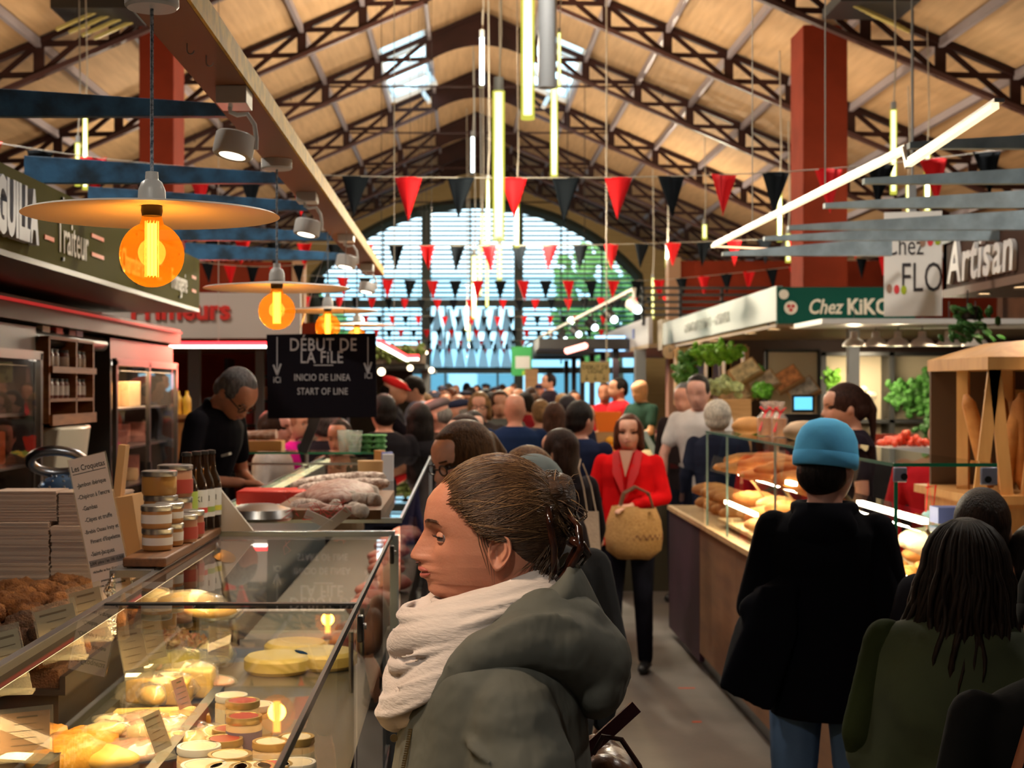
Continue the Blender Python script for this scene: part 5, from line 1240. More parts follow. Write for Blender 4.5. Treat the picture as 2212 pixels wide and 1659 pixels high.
# Chez FLO sign
fl = E('hanging_sign', P(1972, 570, 8.66), 'white hanging sign with dots and thin black letters', 'sign'); fl.rotation_euler.z = R(-14); k_ = 8.66 / F
MB().box((0, 0, 0), (.33, .012, .62)).build('board', M('sign_white', (.85, .83, .80), .6), fl)
for s_, sz, x, z, sx_ in (('Chez', .17, -.05, .105, .62), ('FLO', .25, .05, -.09, .55)):
    t = text(s_, sz, M('sign_grey_ink', (.03, .025, .03), .6), None, (0, 0, 0), 90, 0, 0, .001, -.001, sx_=sx_); t.parent = fl; t.location = (x, -.008, z)
for i, (x, z, c) in enumerate(((.055, .125, (.35, .20, .14)), (.098, .13, (.75, .05, .06)), (.14, .135, (.40, .50, .02)), (-.135, -.145, (.35, .20, .14)), (-.093, -.15, (.75, .05, .06)), (-.052, -.155, (.40, .50, .02)))):
    MB().lathe([(.001, 0), (.021, 0), (.021, .003), (.001, .003)], n=16, q=rot(90, 0, 0)).xf(Matrix.Translation((x, -.0065, z)) @ Matrix.Diagonal((.75, 1, 1.3, 1))).build('dot', M('sign_dot%d' % (i % 3), c, .5), fl)
MB().b2((-.02, .02, -.3), (.02, .1, .5)).cyl((0, .06, .5), (0, .06, rz_(fl.location.x) - fl.location.z), .008, n=6).build('bracket', m_grey, fl)
# bread rack
rk = E('bread_rack', (2.17, 6.05, 0), 'wooden bread rack with a pitched top and splayed slats, right edge', 'rack')
m_pine = M('rack_pine', (.58, .30, .10), .5, col2=(.48, .23, .07), vs=4, stretch=(6, 6, 1))
zb0 = Z(1060, 6.05); zt0 = Z(800, 6.05)
MB().b2((-.16, -.30, zb0 - .035), (.9, .45, zb0)).build('ledge', m_pine, rk); MB().b2((-.12, -.25, 0), (.86, .42, zb0 - .036)).build('cabinet', m_pine, rk)
MB().loft([[V((-.10, -.30, zt0)), V((.9, -.30, zt0)), V((.9, .45, zt0)), V((-.10, .45, zt0))], [V((-.10, -.30, zt0 + .05)), V((.9, -.30, zt0 + .05)), V((.9, .45, zt0 + .05)), V((-.10, .45, zt0 + .05))], [V((.1, -.15, zt0 + .12)), V((.9, -.15, zt0 + .12)), V((.9, .3, zt0 + .12)), V((.1, .3, zt0 + .12))]]).build('canopy', m_pine, rk)
for i, x in enumerate((-.06, .13, .32, .51, .70)):
    mb = MB()
    mb.bar((x - .06, -.26, zb0), (x + .0, -.26, zt0), .012, .05, up=(1, 0, 0)); mb.bar((x + .05, -.26, zb0), (x + .0, -.26, zt0), .012, .05, up=(1, 0, 0))
    mb.bar((x, .1, zb0), (x, .1, zt0), .05, .02)
    mb.build('splayed_slats', m_pine, rk)
MB().b2((-.1, .40, zb0), (.88, .42, zt0)).build('back_panel', M('rack_back', (.10, .05, .025), .7), rk)
rr = random.Random(17)
for k in range(20):
    x = 2.17 + .02 + (k % 10) * .085; y = 6.05 - .12 + (k // 10) * .12
    o = MB().tube([(0, 0, 0), (.004, 0, .05), (.01, 0, .2), (.02, 0, .36), (.024, 0, .40)], [.012, .03, .034, .028, .008], 10).build('baguette', m_bread, loc=(x, y, zb0 + .012), smooth=180, disp=(.01, .04))
    o.rotation_euler = (R(rr.uniform(-4, 8)), R(rr.uniform(-6, 12)), rr.uniform(0, 6)); T(o, 'baguette standing upright in the wooden rack', 'bread', 'baguettes in the wooden rack')
for i, (px, py) in enumerate(((2140, 862), (2203, 862))):
    o = MB().b2((-.025, 0, -.04), (.025, .002, .04)).build('price_card', m_cream, loc=P(px, py, 6.16)); T(o, ['small white price card hung inside the bread rack, left', 'small white price card hung inside the bread rack, right'][i], 'card')
lamp('SPOT', (2.5, 5.6, 2.33), 30, (1, .74, .45), .05, ar, target=(2.5, 6.0, 1.4), spot=80)
# hanging plant
hp = E('hanging_plant', P(2090, 690, 8.2), 'trailing green plant below the umber fascia', 'plant'); mb = MB(); rr = random.Random(9)
for k in range(70): mb.ell((rr.gauss(0, .07), rr.gauss(0, .06), rr.uniform(-.12, .07)), (.03, .02, .012), rot(rr.random() * 90, rr.random() * 90), 6, 4)
mb.build('foliage', M('dark_leaves', (.03, .12, .02), .5), hp); MB().lathe([(.001, 0), (.05, 0), (.06, .07), (.001, .06)], n=14).build('pot', m_black, hp); MB().cyl((0, 0, .06), (0, 0, 2.345 - hp.location.z), .004, n=5).build('cord', m_black, hp)
# ================================================================ green sign stall (Chez KiKO)
XK = 2.9; Yk = 13.45
ks = E('shop_sign', (XK, Yk, 0), 'dark green shop fascia with white script name facing the camera', 'sign')
m_gr = M('bottle_green', (.003, .070, .050), .7, spec=.15); zk0, zk1 = Z(699, Yk), Z(620, Yk)
MB().b2((0, 0, zk0), (X(1977, Yk) - XK, .08, zk1)).build('fascia_panel', m_gr, ks)
for s_, sz, px, sx_, off, sh in (('Chez', .19, 1781, .78, .003, .25), ('KiKO', .20, 1876, .86, .006, 0)):
    t = text(s_, sz, m_cream, None, (0, 0, 0), 90, 0, 0, .004, off, sx_=sx_, shear=sh); t.parent = ks; t.location = (X(px, Yk) - XK, -.006, Z(664, Yk))
mb = MB()
for px, py, r_ in ((1708, 665, .062), (1693, 636, .045)): mb.lathe([(.001, 0), (r_, 0), (r_, .006), (.001, .006)], n=18, q=rot(90, 0, 0)).xf(Matrix.Translation((X(px, Yk) - XK, -.002, Z(py, Yk)))) if False else mb.join(MB().lathe([(.001, 0), (r_, 0), (r_, .006), (.001, .006)], n=18, q=rot(90, 0, 0)).xf(Matrix.Translation((X(px, Yk) - XK, -.002, Z(py, Yk)))))
mb.build('round_emblem', m_cream, ks)
mb = MB()
for dx, dz in ((-.02, .015), (.02, .015), (0, -.02)): mb.join(MB().lathe([(.001, 0), (.018, 0), (.018, .004), (.001, .004)], n=12, q=rot(90, 0, 0)).xf(Matrix.Translation((X(1708, Yk) - XK + dx, -.009, Z(665, Yk) + dz))))
mb.build('red_dots', M('sign_dots_red', (.5, .04, .04), .5), ks)
fs2 = E('shop_sign', (XK, 17, 0), 'pale grey-green fascia along the aisle with faint lettering', 'sign')
MB().b2((-.01, Yk - 17, 2.42), (.05, 4.1, 2.74)).build('fascia_panel', M('sage_fascia', (.13, .18, .16), .45), fs2)
t = text('FRUITS ET LEGUMES  •  PRIMEUR', .17, M('sage_letters', (.30, .34, .32), .5), None, (0, 0, 0), 90, 0, -90, .004, .002, sx_=1.3); t.parent = fs2; t.location = (-.014, .4, 2.57)
MB().b2((-.02, 4.12, 2.36), (.1, 4.6, 2.80)).build('end_block', M('beige_fascia', (.42, .36, .28), .6), fs2)
vs_ = E('produce_stall', (XK, 15, 0), 'vegetable stall below the green sign with framed shelves and crates', 'stall')
MB().b2((.0, -1.5, zk0 - .03), (6, 6, zk0 + .0)).build('soffit', M('beige_soffit', (.30, .20, .12), .6), vs_)
MB().b2((.1, 2.0, 0), (6, 2.1, 2.4)).build('rear_wall', M('dark_rear_wall', (.045, .022, .016), .7), vs_)
MB().b2((.70, -1.4, 0), (.80, -1.3, zk0 - .03)).build('post', m_grey, vs_)
Yw = 16.4
m_pfr = M('shelf_frame_dark', (.02, .02, .02), .5); m_in = M('shelf_back_cream', (.62, .52, .36), .8)
sh = E('shelf_unit', (XK, Yw, 0), 'black framed wall shelving with greens and mushrooms', 'shelves')
xs = [1655, 1765, 1910, 2065, 2212]
mb = MB(); ib = MB()
for px in xs: mb.b2((X(px, Yw) - XK - .03, -.3, 0), (X(px, Yw) - XK + .03, .02, 2.2))
for py in (762, 905, 1010): mb.b2((X(1655, Yw) - XK, -.3, Z(py, Yw) - .04), (X(2212, Yw) - XK, .02, Z(py, Yw)))
ib.b2((X(1655, Yw) - XK, .02, .8), (X(2212, Yw) - XK, .05, 2.2)); mb.build('frame', m_pfr, sh); ib.build('back_board', m_in, sh)
lamp('AREA', (X(1850, Yw), Yw - .5, 2.2), 55, (1, .82, .55), .3, sh, target=(X(1850, Yw), Yw, 1.4), sizey=2.4)
def bush(px, py, Y, w, h, lab, c=(.06, .20, .03), n_=120, cat='vegetables', seed=0, nm='leafy_greens'):
    r5 = random.Random(seed + int(px)); mb = MB()
    for k in range(n_): mb.ell((r5.gauss(0, w * .4), r5.gauss(0, .05), r5.gauss(0, h * .4)), (.05, .03, .035), rot(r5.random() * 180, r5.random() * 180), 6, 4)
    return T(mb.build(nm, M('leaf_%02d%02d' % (int(c[0] * 99), int(c[1] * 99)), c, .6, var=.4, vs=20), loc=P(px, py, Y)), lab, cat)
bush(1945, 850, 16.1, .15, .14, 'small dark green kale bunch on the shelf right of the post')
bush(2000, 850, 16.1, .22, .24, 'large dark green kale bunch on the shelf, centre right', n_=220)
bush(2015, 900, 16.05, .08, .2, 'kale leaves trailing over the shelf edge')
bush(1790, 818, 16.2, .12, .10, 'bright lettuce on the shelf behind the grey post', (.15, .40, .03))
bush(1545, 762, 15.5, .28, .10, 'bright green foliage draped on top of the wooden frames', (.14, .38, .02), 160)
bush(1480, 800, 15.6, .10, .18, 'green herbs hanging in the leftmost wooden frame', (.05, .18, .02))
bush(2020, 925, 15.6, .15, .12, 'dark green salad leaves below the kale shelf', (.03, .10, .02))
bush(1880, 975, 12.0, .14, .08, 'pale green salad heap behind the glass top', (.30, .42, .04))
bush(1630, 808, 15.2, .10, .10, 'green lettuce in the sloped crate beside the mirror panel', (.08, .30, .03))
bush(1645, 845, 14.8, .08, .06, 'cut salad leaves in the lower sloped crate', (.12, .42, .03))
bush(1560, 835, 14.6, .16, .07, 'white and green chard stacked before the wooden frames', (.40, .50, .25))
fruitpile(X(1790, 16.2), X(1890, 16.2), 16.1, 16.3, Z(865, 16.2), 40, .045, (M('mushroom', (.62, .50, .36), .7), M('mushroom2', (.70, .62, .48), .7)), 'mushroom', 'brown and white mushroom on the crate shelf right of the post', 'mushroom', 'mushrooms on the black shelving', 7, .15)
for i, (px, py, Y, w) in enumerate(((1880, 1000, 12.0, .2), (1560, 862, 14.6, .26))):
    z = Z(py, Y); o = MB().b2((-w, -.16, 0), (w, .16, z)).build('produce_box', m_wood, loc=(X(px, Y), Y, 0)); T(o, ['tall wooden crate stand under the pale green salad heap', 'wooden crate stand under the stacked chard'][i], 'crate')
# wooden framed boxes
for i, px in enumerate((1480, 1512, 1550, 1590)):
    Y = 15.9; w = 34 * Y / F * .5 + i * .004
    o = E('wall_crate', P(px, 815, Y), 'upright wooden frame of the wall crates, %s from the white clock' % words[i], 'crate', 'wooden wall crates of the vegetable stall'); mb = MB()
    h = .30 + i * .01
    for x in (-w, w): mb.b2((x - .025, -.1, -h), (x + .025, .1, h))
    for z in (-h, h): mb.b2((-w, -.1, z - .025), (w, .1, z + .025))
    mb.build('frame', m_wood, o)
for i, (px, py, c) in enumerate(((1610, 805, (.60, .50, .30)), (1650, 830, (.5, .4, .3)), (1590, 860, (.45, .32, .2)), (1700, 820, (.60, .25, .10)), (1735, 845, (.45, .42, .38)))):
    o = E('sloped_crate', P(px, py, 15.0), 'sloped crate of produce leaning on the wall, %s from the frames' % words[i], 'crate', 'sloped produce crates')
    q = rot(-35, -30, 0); MB().box((0, 0, 0), (.30, .06, .22), q).build('crate_body', m_wood, o); MB().box(q @ V((0, -.035, 0)), (.26, .03, .18), q).build('contents', M('produce%d' % i, c, .7, var=.4, vs=18, bump=.8, bs=20), o)
mp = E('produce_poster', P(1712, 830, 15.4), 'black framed cream display panel left of the grey post', 'panel'); MB().b2((-.27, 0, -.35), (.27, .03, .35)).build('panel_face', m_in, mp); mb = MB()
for a_, b2_ in (((-.29, -.02, -.37), (-.26, .04, .37)), ((.26, -.02, -.37), (.29, .04, .37)), ((-.29, -.02, .34), (.29, .04, .37)), ((-.29, -.02, -.37), (.29, .04, -.34))): mb.b2(a_, b2_)
mb.build('panel_frame', m_pfr, mp)
ck = E('wall_clock', P(1446, 760, 16.0), 'round white wall clock left of the wooden frames', 'clock'); MB().lathe([(.001, 0), (.075, 0), (.08, .02), (.001, .02)], n=24, q=rot(90, 0, 0)).build('clock_face', M('clock_cream', (.75, .60, .42), .5), ck)
MB().bar((0, -.022, 0), (.03, -.022, .03), .004, .006).bar((0, -.022, 0), (0, -.022, .045), .004, .006).build('hands', m_black, ck)
for i, px in enumerate((1845, 1892, 1940, 1992, 2050, 2107)):
    Y = 12.0 - i * .15; o = E('enamel_pendant', P(px, 748, Y), 'white enamel bell pendant, %s from the grey post' % words[i], 'lamp', 'white enamel pendants over the tomatoes')
    s_ = .10 if i > 2 else .095
    MB().lathe([(s_, 0), (s_ * .96, .02), (s_ * .7, .05), (s_ * .34, .07), (s_ * .30, .12), (.001, .125), (.001, .10), (s_ * .25, .065), (s_ * .65, .045), (s_ * .92, .0)], n=24).build('bell_shade', M('bell_white', (.95, .93, .88), .4), o)
    MB().ell((0, 0, .045), .02, None, 10, 8).build('bulb', m_dl, o); MB().cyl((0, 0, .12), (0, 0, .35), .004, n=5).build('cord', m_black, o)
    if i % 2 == 0: lamp('POINT', o.location + V((0, 0, -.03)), 14, (1, .80, .5), .03, o)
rl = E('lamp_rail', (X(1960, 11.6), 11.6, Z(700, 11.6) - .02), 'pale ceiling rail carrying the white enamel pendants', 'rail'); MB().b2((-.8, -.50, 0), (1.1, .45, .04)).build('rail', m_white, rl)
for i, px in enumerate((1508, 1541, 1622, 1672, 1720)):
    Y = [18.4, 17.4, 15.0, 14.0, 13.6][i]; downlight((X(px, Y), Y, zk0 - .032), 'round downlight under the soffit of the green sign stall', 'downlights of the green sign stall', .05, 22 if i in (1, 3) else 0)
# tomatoes crate
tc_ = E('tomato_crate', (X(1955, 11.2), 11.2, 0), 'white crate of red tomatoes behind the glass top', 'crate'); zt2 = Z(965, 11.2)
MB().b2((-.3, -.2, 0), (.3, .2, zt2 - .12)).build('stand', m_black, tc_); MB().b2((-.32, -.2, zt2 - .12), (.30, .2, zt2)).build('crate_body', m_white, tc_)
fruitpile(X(1912, 11.2), X(2000, 11.2), 11.05, 11.35, zt2, 60, .026, (M('tomato', (.80, .07, .02), .25),), 'tomato', 'shiny red tomato in the white crate behind the glass top', 'tomato', 'tomatoes behind the glass top', 9, .09)
o = MB().b2((-.17, -.02, 0), (.17, .02, .09)).build('crate_sign', M('crate_red', (.30, .05, .02), .6), loc=(X(1925, 11.5), 11.5, Z(950, 11.5))); T(o, 'dark red crate label board with a white top edge behind the tomatoes', 'board')
o.location = (X(1925, 11.5), 11.42, zt2 + .001)
rg = E('cash_register', P(1735, 885, 9.8), 'cash register screen glowing cyan left of the pony tailed vendor', 'register'); MB().b2((-.075, 0, -.02), (.075, .02, .10)).build('casing', m_black, rg)
MB().b2((-.06, -.003, .0), (.06, 0, .085)).build('screen', M('cyan_screen', (.1, .5, .8), emit=(.15, .65, 1), es=1.3), rg); MB().b2((-.12, .02, -1.6), (.12, .2, -.03)).build('stand', m_black, rg)
# produce counter centre right (oranges, tomatoes before vendors)
pc = E('produce_counter', (2.0, 13.4, 0), 'produce counter beyond the red coat with citrus and tomatoes', 'counter')
MB().b2((-.75, -.5, 0), (.8, 3.6, .95)).build('counter_body', m_dk, pc); MB().b2((-.8, -.5, .95), (.8, 3.6, 1.08)).build('crate_row', M('crate_light2', (.50, .38, .2), .7, var=.3), pc)
fruitpile(1.20, 1.6, 14.2, 15.2, 1.10, 30, .045, (fruitc[1], M('amber_fruit', (.9, .42, .02), .5)), 'orange', 'orange citrus fruit piled beside the navy coat', 'fruit', 'citrus piled beside the navy coat', 12, .35)
fruitpile(1.6, 2.4, 12.95, 13.8, 1.08, 70, .035, (fruitc[2], fruitc[2], fruitc[0]), 'tomato', 'red tomato on the counter under the smiling man', 'tomato', 'tomatoes under the smiling man', 13, .08)
fruitpile(1.3, 1.7, 12.95, 13.6, 1.08, 30, .05, (fruitc[3], M('pale_yellow', (.75, .68, .25), .6)), 'endive', 'pale yellow-green endive on the counter edge', 'vegetable', 'endives on the counter edge', 14, .06)
ob = MB().lathe([(.001, 0), (.13, 0), (.19, .2), (.18, .2), (.12, .02), (.001, .02)], n=4, q=rot(0, 0, 45)).build('orange_tub', M('orange_plastic', (.90, .20, .02), .4), loc=(X(1311, 14.6), 14.6, 1.42), smooth=0); T(ob, 'orange plastic tub on the counter behind the navy coat', 'tub')
ob.location.z = 1.36
o = MB().b2((-.2, -.15, 0), (.2, .15, .28)).build('tub_plinth', m_wood, loc=(X(1311, 14.6), 14.62, 1.081)); T(o, 'small crate lifting the orange tub', 'crate')
sc2 = E('weighing_scale', P(1405, 960, 13.2), 'tilted grey scale display with a green strip behind the red coat', 'scale'); MB().box((0, 0, 0), (.05, .05, .26), rot(0, -28, 0)).build('display_arm', M('scale_grey', (.35, .42, .40), .5), sc2); MB().b2((-.15, -.1, -.22), (.2, .1, -.13)).build('scale_body', M('scale_cream', (.6, .58, .3), .5), sc2)
# ================================================================ far right stalls
wf = E('shop_sign', (2.75, 25, 0), 'white butcher fascia with blue plates along the far right aisle', 'sign')
MB().b2((0, -3.4, 2.46), (.06, 4, 2.86)).build('fascia_panel', M('white_fascia', (.34, .32, .34), .5), wf)
mb = MB()
for y in (-1.5, 2.4): mb.b2((-.01, y - .12, 2.6), (0, y + .12, 2.75))
mb.build('blue_plate', M('blue_plate', (.06, .10, .4), .5), wf); MB().b2((0, -3.4, 2.40), (3, 4, 2.46)).build('soffit', M('beige_soffit2', (.35, .25, .15), .6), wf)
bs_ = E('light_box', P(1322, 742, 24.5), 'blue-white glowing sign box above the far right aisle', 'sign'); MB().b2((-.28, 0, -.13), (.22, .1, .13)).build('glowing_face', M('blue_box_glow', (.4, .7, 1), emit=(.35, .65, 1), es=2.2), bs_)
t = text('TRIPERIE', .12, M('blue_letters', (.02, .15, .7), .5), None, (0, 0, 0), 90, 0, 0, .002, .004); t.parent = bs_; t.location = (-.03, -.006, 0)
mt_ = E('market_stall', (2.75, 25.5, 0), 'pink lit butcher stall on the far right of the aisle', 'stall')
MB().b2((-.4, -3.2, 0), (.4, 6.5, .95)).build('counter', m_dk, mt_); MB().b2((1.8, -3, 0), (1.9, 7, 2.4)).build('rear_wall', M('tan_wall', (.4, .22, .10), .7), mt_); MB().b2((-.1, -3.1, 0), (.06, -2.95, 2.4)).build('post', m_grey, mt_)
lamp('AREA', (2.5, 26, 2.3), 60, (1, .55, .50), .6, mt_, target=(2.3, 26, 0), sizey=5)
r6 = random.Random(44); cch = {}
for k in range(80):
    c = r6.randrange(3); 
    if c not in cch: o = MB().ell((0, 0, 0), (.12, .10, .06), None, 10, 7).build('meat_cut', M('meat_far%d' % c, [(.80, .25, .22), (.85, .45, .38), (.65, .10, .10)][c], .4), smooth=180); cch[c] = o
    else: o = cch[c].copy(); COL.objects.link(o)
    o.location = (2.35 + r6.random() * .7, 22.5 + r6.random() * 7, 1.02 + r6.random() * .08); T(o, 'pink cut of meat on the far butcher counter', 'meat', 'meat cuts on the far butcher counter')
qs2 = E('queue_sign', P(1286, 804, 16.8), 'pale yellow paper queue sign with three arrows over the far right aisle', 'sign')
MB().b2((-.165, 0, -.12), (.165, .01, .12)).build('board', M('pale_yellow_board', (.62, .56, .30), .7), qs2)
for s_, z in (('DEBUT DE', .055), ('LIGNE', .005)):
    t = text(s_, .065, m_ink, None, (0, 0, 0), 90, 0, 0, .0005, 0); t.parent = qs2; t.location = (0, -.002, z)
mb = MB()
for x in (-.1, 0, .1): mb.bar((x, -.002, -.03), (x, -.002, -.09), .002, .006, up=(1, 0, 0)); mb.bar((x - .018, -.002, -.07), (x, -.002, -.092), .002, .006, up=(1, 0, 0)); mb.bar((x + .018, -.002, -.07), (x, -.002, -.092), .002, .006, up=(1, 0, 0))
mb.build('arrow', m_ink, qs2); MB().cyl((.13, .005, .12), (.13, .005, rz_(qs2.location.x) - qs2.location.z), .008, n=6).build('pole', m_cable, qs2)
# railing and track lights
rlx = E('railing', (3.3, 23, 0), 'black horizontal railing above the far right stalls', 'railing'); mb = MB()
for py in (622, 637, 652, 666, 680): mb.b2((X(1385, 22) - 3.3, -1, Z(py, 22) - .02), (X(1680, 22) - 3.3, -.96, Z(py, 22) + .02))
for px in (1390, 1470, 1560, 1660): mb.b2((X(px, 22) - 3.32, -1, 2.75), (X(px, 22) - 3.28, -.96, Z(620, 22)))
mb.build('bars', m_black, rlx)
tk = E('lighting_track', (1.9, 24, 3.0), 'thin pale lighting track slanting over the far right aisle', 'track'); a = P(1370, 625, 17.5) - tk.location; b_ = P(1135, 745, 33) - tk.location; MB().bar(a, b_, .05, .04).build('track', m_cable, tk)
for i in range(9):
    t_ = i / 8; p = (a.lerp(b_, t_)) + tk.location
    o = E('track_spotlight', p, 'black track spotlight over the far right aisle, %s along the track' % (words + ['ninth'])[i], 'lamp', 'spotlights on the far track')
    MB().cyl((0, 0, -.02), (0, 0, -.16), .02, n=6).cyl((-.06, 0, -.16), (.02, -.08, -.24), .07, .07, 12).build('lamp_head', m_black if i else m_white, o); MB().ell((.03, -.09, -.25), .05, None, 10, 7).build('lens', M('cool_spot_glow', (1, 1, 1), emit=(.75, .95, 1), es=6), o)
    if i % 3 == 0: lamp('SPOT', p + V((0, 0, -.3)), 60, (1, .85, .65), .05, o, target=p + V((.3, -.3, -3)), spot=90)
# dark stacked canopies on far right
for i in range(6):
    Y = 24 + i * 1.9; o = E('stall_canopy', (2.0 - i * .03, Y, 0), 'dark canopy layer of the distant right stalls, %s from the front' % words[i], 'canopy', 'dark canopies of the distant right stalls')
    MB().b2((-.75 + .1 * i, 0, 2.45 + .05 * (i % 2)), (.72, 1.5, 2.62 + .05 * (i % 2))).build('canopy', M('charcoal_awning', (.03, .03, .032), .6), o); MB().b2((.5, .3, 1.1), (.6, .4, 2.45)).build('post', m_black, o)
mb = None
ls_ = E('string_lights', P(1226, 758, 22.5), 'short row of pink bulbs hung above the far butcher stall', 'lamp'); c0 = ls_.location.copy()
for i in range(7): MB().ell(P(1226 + i * 6.2, 758 - i * 1.8, 22.5) - c0, .05, None, 8, 6).build('bulb', M('pink_bulb', (1, .6, .5), emit=(1, .35, .3), es=4), ls_)
mb = MB(); mb.tube([P(1226 + i * 6.2, 758 - i * 1.8, 22.5) - c0 + V((0, 0, .04)) for i in range(7)], .006, 4)
for i in (0, 6): p = P(1226 + i * 6.2, 758 - i * 1.8, 22.5); mb.cyl(p - c0, V((p.x, p.y, rz_(p.x) + .03)) - c0, .006, n=4)
mb.build('cable', m_black, ls_)
gsn = E('pharmacy_sign', P(1128, 780, 30), 'green and white hanging sign right of the entrance doors', 'sign'); MB().b2((-.22, 0, -.3), (.2, .03, .3)).build('board', M('sign_green', (.05, .45, .12), .6), gsn); MB().b2((-.14, -.01, -.15), (.16, 0, .1)).build('white_panel', m_white, gsn); MB().b2((0, -.01, -.3), (.2, 0, -.2)).build('lime_corner', M('lime', (.4, .7, .05), .6), gsn); MB().cyl((0, .01, .3), (0, .01, rz_(gsn.location.x) + .03 - gsn.location.z), .01, n=5).build('rod', m_black, gsn)
for i, px in enumerate((1141, 1155)):
    o = MB().b2((-.06, -.06, 0), (.06, .06, Z(797, 27))).build('wooden_post', m_wood, loc=(X(px, 27), 27, 0)); T(o, ['left timber post beside the far meat counter', 'right timber post beside the far meat counter'][i], 'post')
# floor tape
for i, (px, py, w_) in enumerate(((1483, 1487, .10), (1505, 1560, .05))):
    Y = F * H / (py - CY); o = MB().b2((-w_ / 2, -.008, 0), (w_ / 2, .008, .002)).build('floor_tape', M('orange_tape', (.75, .10, .03), .6), loc=(X(px, Y), Y, .001)); T(o, ['longer orange tape mark on the aisle floor', 'shorter orange tape mark nearer the camera'][i], 'tape')
# ================================================================ people
def lerp_tab(tab, z):
    if z >= tab[0][0]: return tab[0][1]
    for (a, va), (b, vb) in zip(tab, tab[1:]):
        if b <= z <= a: return va + (vb - va) * (a - z) / (a - b) if a != b else va
    return tab[-1][1]
MED = [(.126, .005), (.120, .045), (.105, .080), (.0861, .101), (.0708, .1115), (.0489, .116), (.0336, .1168), (.0226, .1165), (.0117, .1225), (-.0044, .1318), (-.0125, .1365), (-.0175, .1383), (-.0222, .1370), (-.0263, .1290), (-.0307, .1245), (-.035, .1262), (-.0401, .1250), (-.0440, .1200), (-.0480, .1206), (-.0520, .1200), (-.0565, .1125), (-.062, .1110), (-.073, .1095), (-.0803, .1010), (-.0876, .083), (-.094, .055), (-.10, .036), (-.13, .034)]
CHK = [(.126, .005), (.120, .045), (.105, .079), (.0861, .098), (.0708, .106), (.0489, .108), (.033, .107), (.015, .101), (0, .101), (-.02, .103), (-.035, .104), (-.05, .101), (-.062, .098), (-.073, .095), (-.0803, .086), (-.0876, .068), (-.094, .045), (-.10, .034), (-.13, .033)]
WN = [(.1, .06), (.05, .05), (.025, .016), (.012, .0115), (-.004, .0125), (-.014, .0155), (-.022, .0185), (-.027, .0190), (-.031, .020), (-.040, .026), (-.050, .024), (-.060, .024), (-.075, .030), (-.09, .04), (-.13, .05)]
WD = [(.126, .008), (.120, .038), (.105, .058), (.086, .069), (.05, .0765), (.02, .0770), (-.01, .0745), (-.03, .0710), (-.05, .0650), (-.065, .0590), (-.08, .0530), (-.094, .0500), (-.13, .0510)]
BK = [(.126, -.02), (.120, -.055), (.105, -.082), (.086, -.095), (.05, -.103), (.02, -.100), (-.01, -.090), (-.03, -.080), (-.06, -.070), (-.10, -.064), (-.13, -.064)]
HZ = [.126, .1235, .120, .113, .105, .096, .0861, .078, .0708, .060, .0489, .041, .0336, .028, .0226, .017, .0117, .006, 0, -.0044, -.0085, -.0125, -.015, -.0175, -.020, -.0222, -.0243, -.0263, -.0285, -.0307, -.033, -.035, -.0375, -.0401, -.042, -.0440, -.046, -.0480, -.050, -.0520, -.054, -.0565, -.059, -.062, -.067, -.073, -.077, -.0803, -.084, -.0876, -.091, -.094, -.097, -.10, -.115, -.13]
def head_rings(n=64, nose=1.0, zs=HZ):
    rings = []
    for z in zs:
        c, m, w, W_, b = lerp_tab(CHK, z), lerp_tab(MED, z), lerp_tab(WN, z), lerp_tab(WD, z), lerp_tab(BK, z)
        ring = []
        for j in range(n):
            a = 2 * pi * j / n; sa, ca = sin(a), cos(a)
            # denser sampling near the front
            if ca > 0:
                t = abs(sa); t = t ** 1.35; sa = math.copysign(t, sa); ca = sqrt(max(0, 1 - t * t))
            e = .80 if z > -.06 else .95
            x = W_ * math.copysign(abs(sa) ** .92, sa)
            y0 = -.012
            y = y0 + (c - y0) * ca ** e if ca > 0 else y0 + (y0 - b) * ca * abs(ca) ** (-.12 if ca < -.01 else 0)
            if ca > 0:
                y += (m - c) * nose * exp(-(x / w) ** 2 * (1.0 if abs(x) < w else 1.3))
                y -= .0085 * exp(-((abs(x) - .031) / .016) ** 2 - ((z - .013) / .011) ** 2)
                y += .0035 * exp(-((abs(x) - .036) / .018) ** 2 - ((z - .036) / .008) ** 2)
                y += .004 * exp(-((abs(x) - .042) / .018) ** 2 - ((z + .012) / .014) ** 2)
                y += .005 * exp(-((abs(x) - .0135) / .005) ** 2 - ((z + .0215) / .006) ** 2) * nose
            ring.append(V((x, y, z)))
        rings.append(ring)
    return rings
def head_mb(n=40, zs=None, nose=1.0):
    mb = MB(); mb.loft(head_rings(n, nose, zs or HZ)[::-1])
    for s in (-1, 1):
        mb.ell((s * .078, -.004, -.003), (.009, .017, .029), rot(0, 0, s * 18), 10, 8)
    return mb
_skin = {}
def skin(c=(.55, .26, .16)):
    return M('skin_%d_%d' % (int(c[0] * 99), int(c[1] * 99)), c, .48, var=.06, vs=30, sss=.06)
def hairm(c): return M('hair_%d_%d' % (int(c[0] * 999), int(c[1] * 999)), c, .45, var=.45, vs=40, stretch=(3, 3, .5), bump=.7, bs=90, spec=.12)
def cloth(c, r=.9): return M('cloth_%d_%d_%d' % (int(c[0] * 999), int(c[1] * 999), int(c[2] * 999)), c, r, var=.12, vs=6, bump=.35, bs=14, spec=.07)
DK = (.012, .009, .008); BR = (.045, .020, .010); GY = (.20, .18, .16); BL = (.22, .12, .05); WH = (.50, .45, .38)
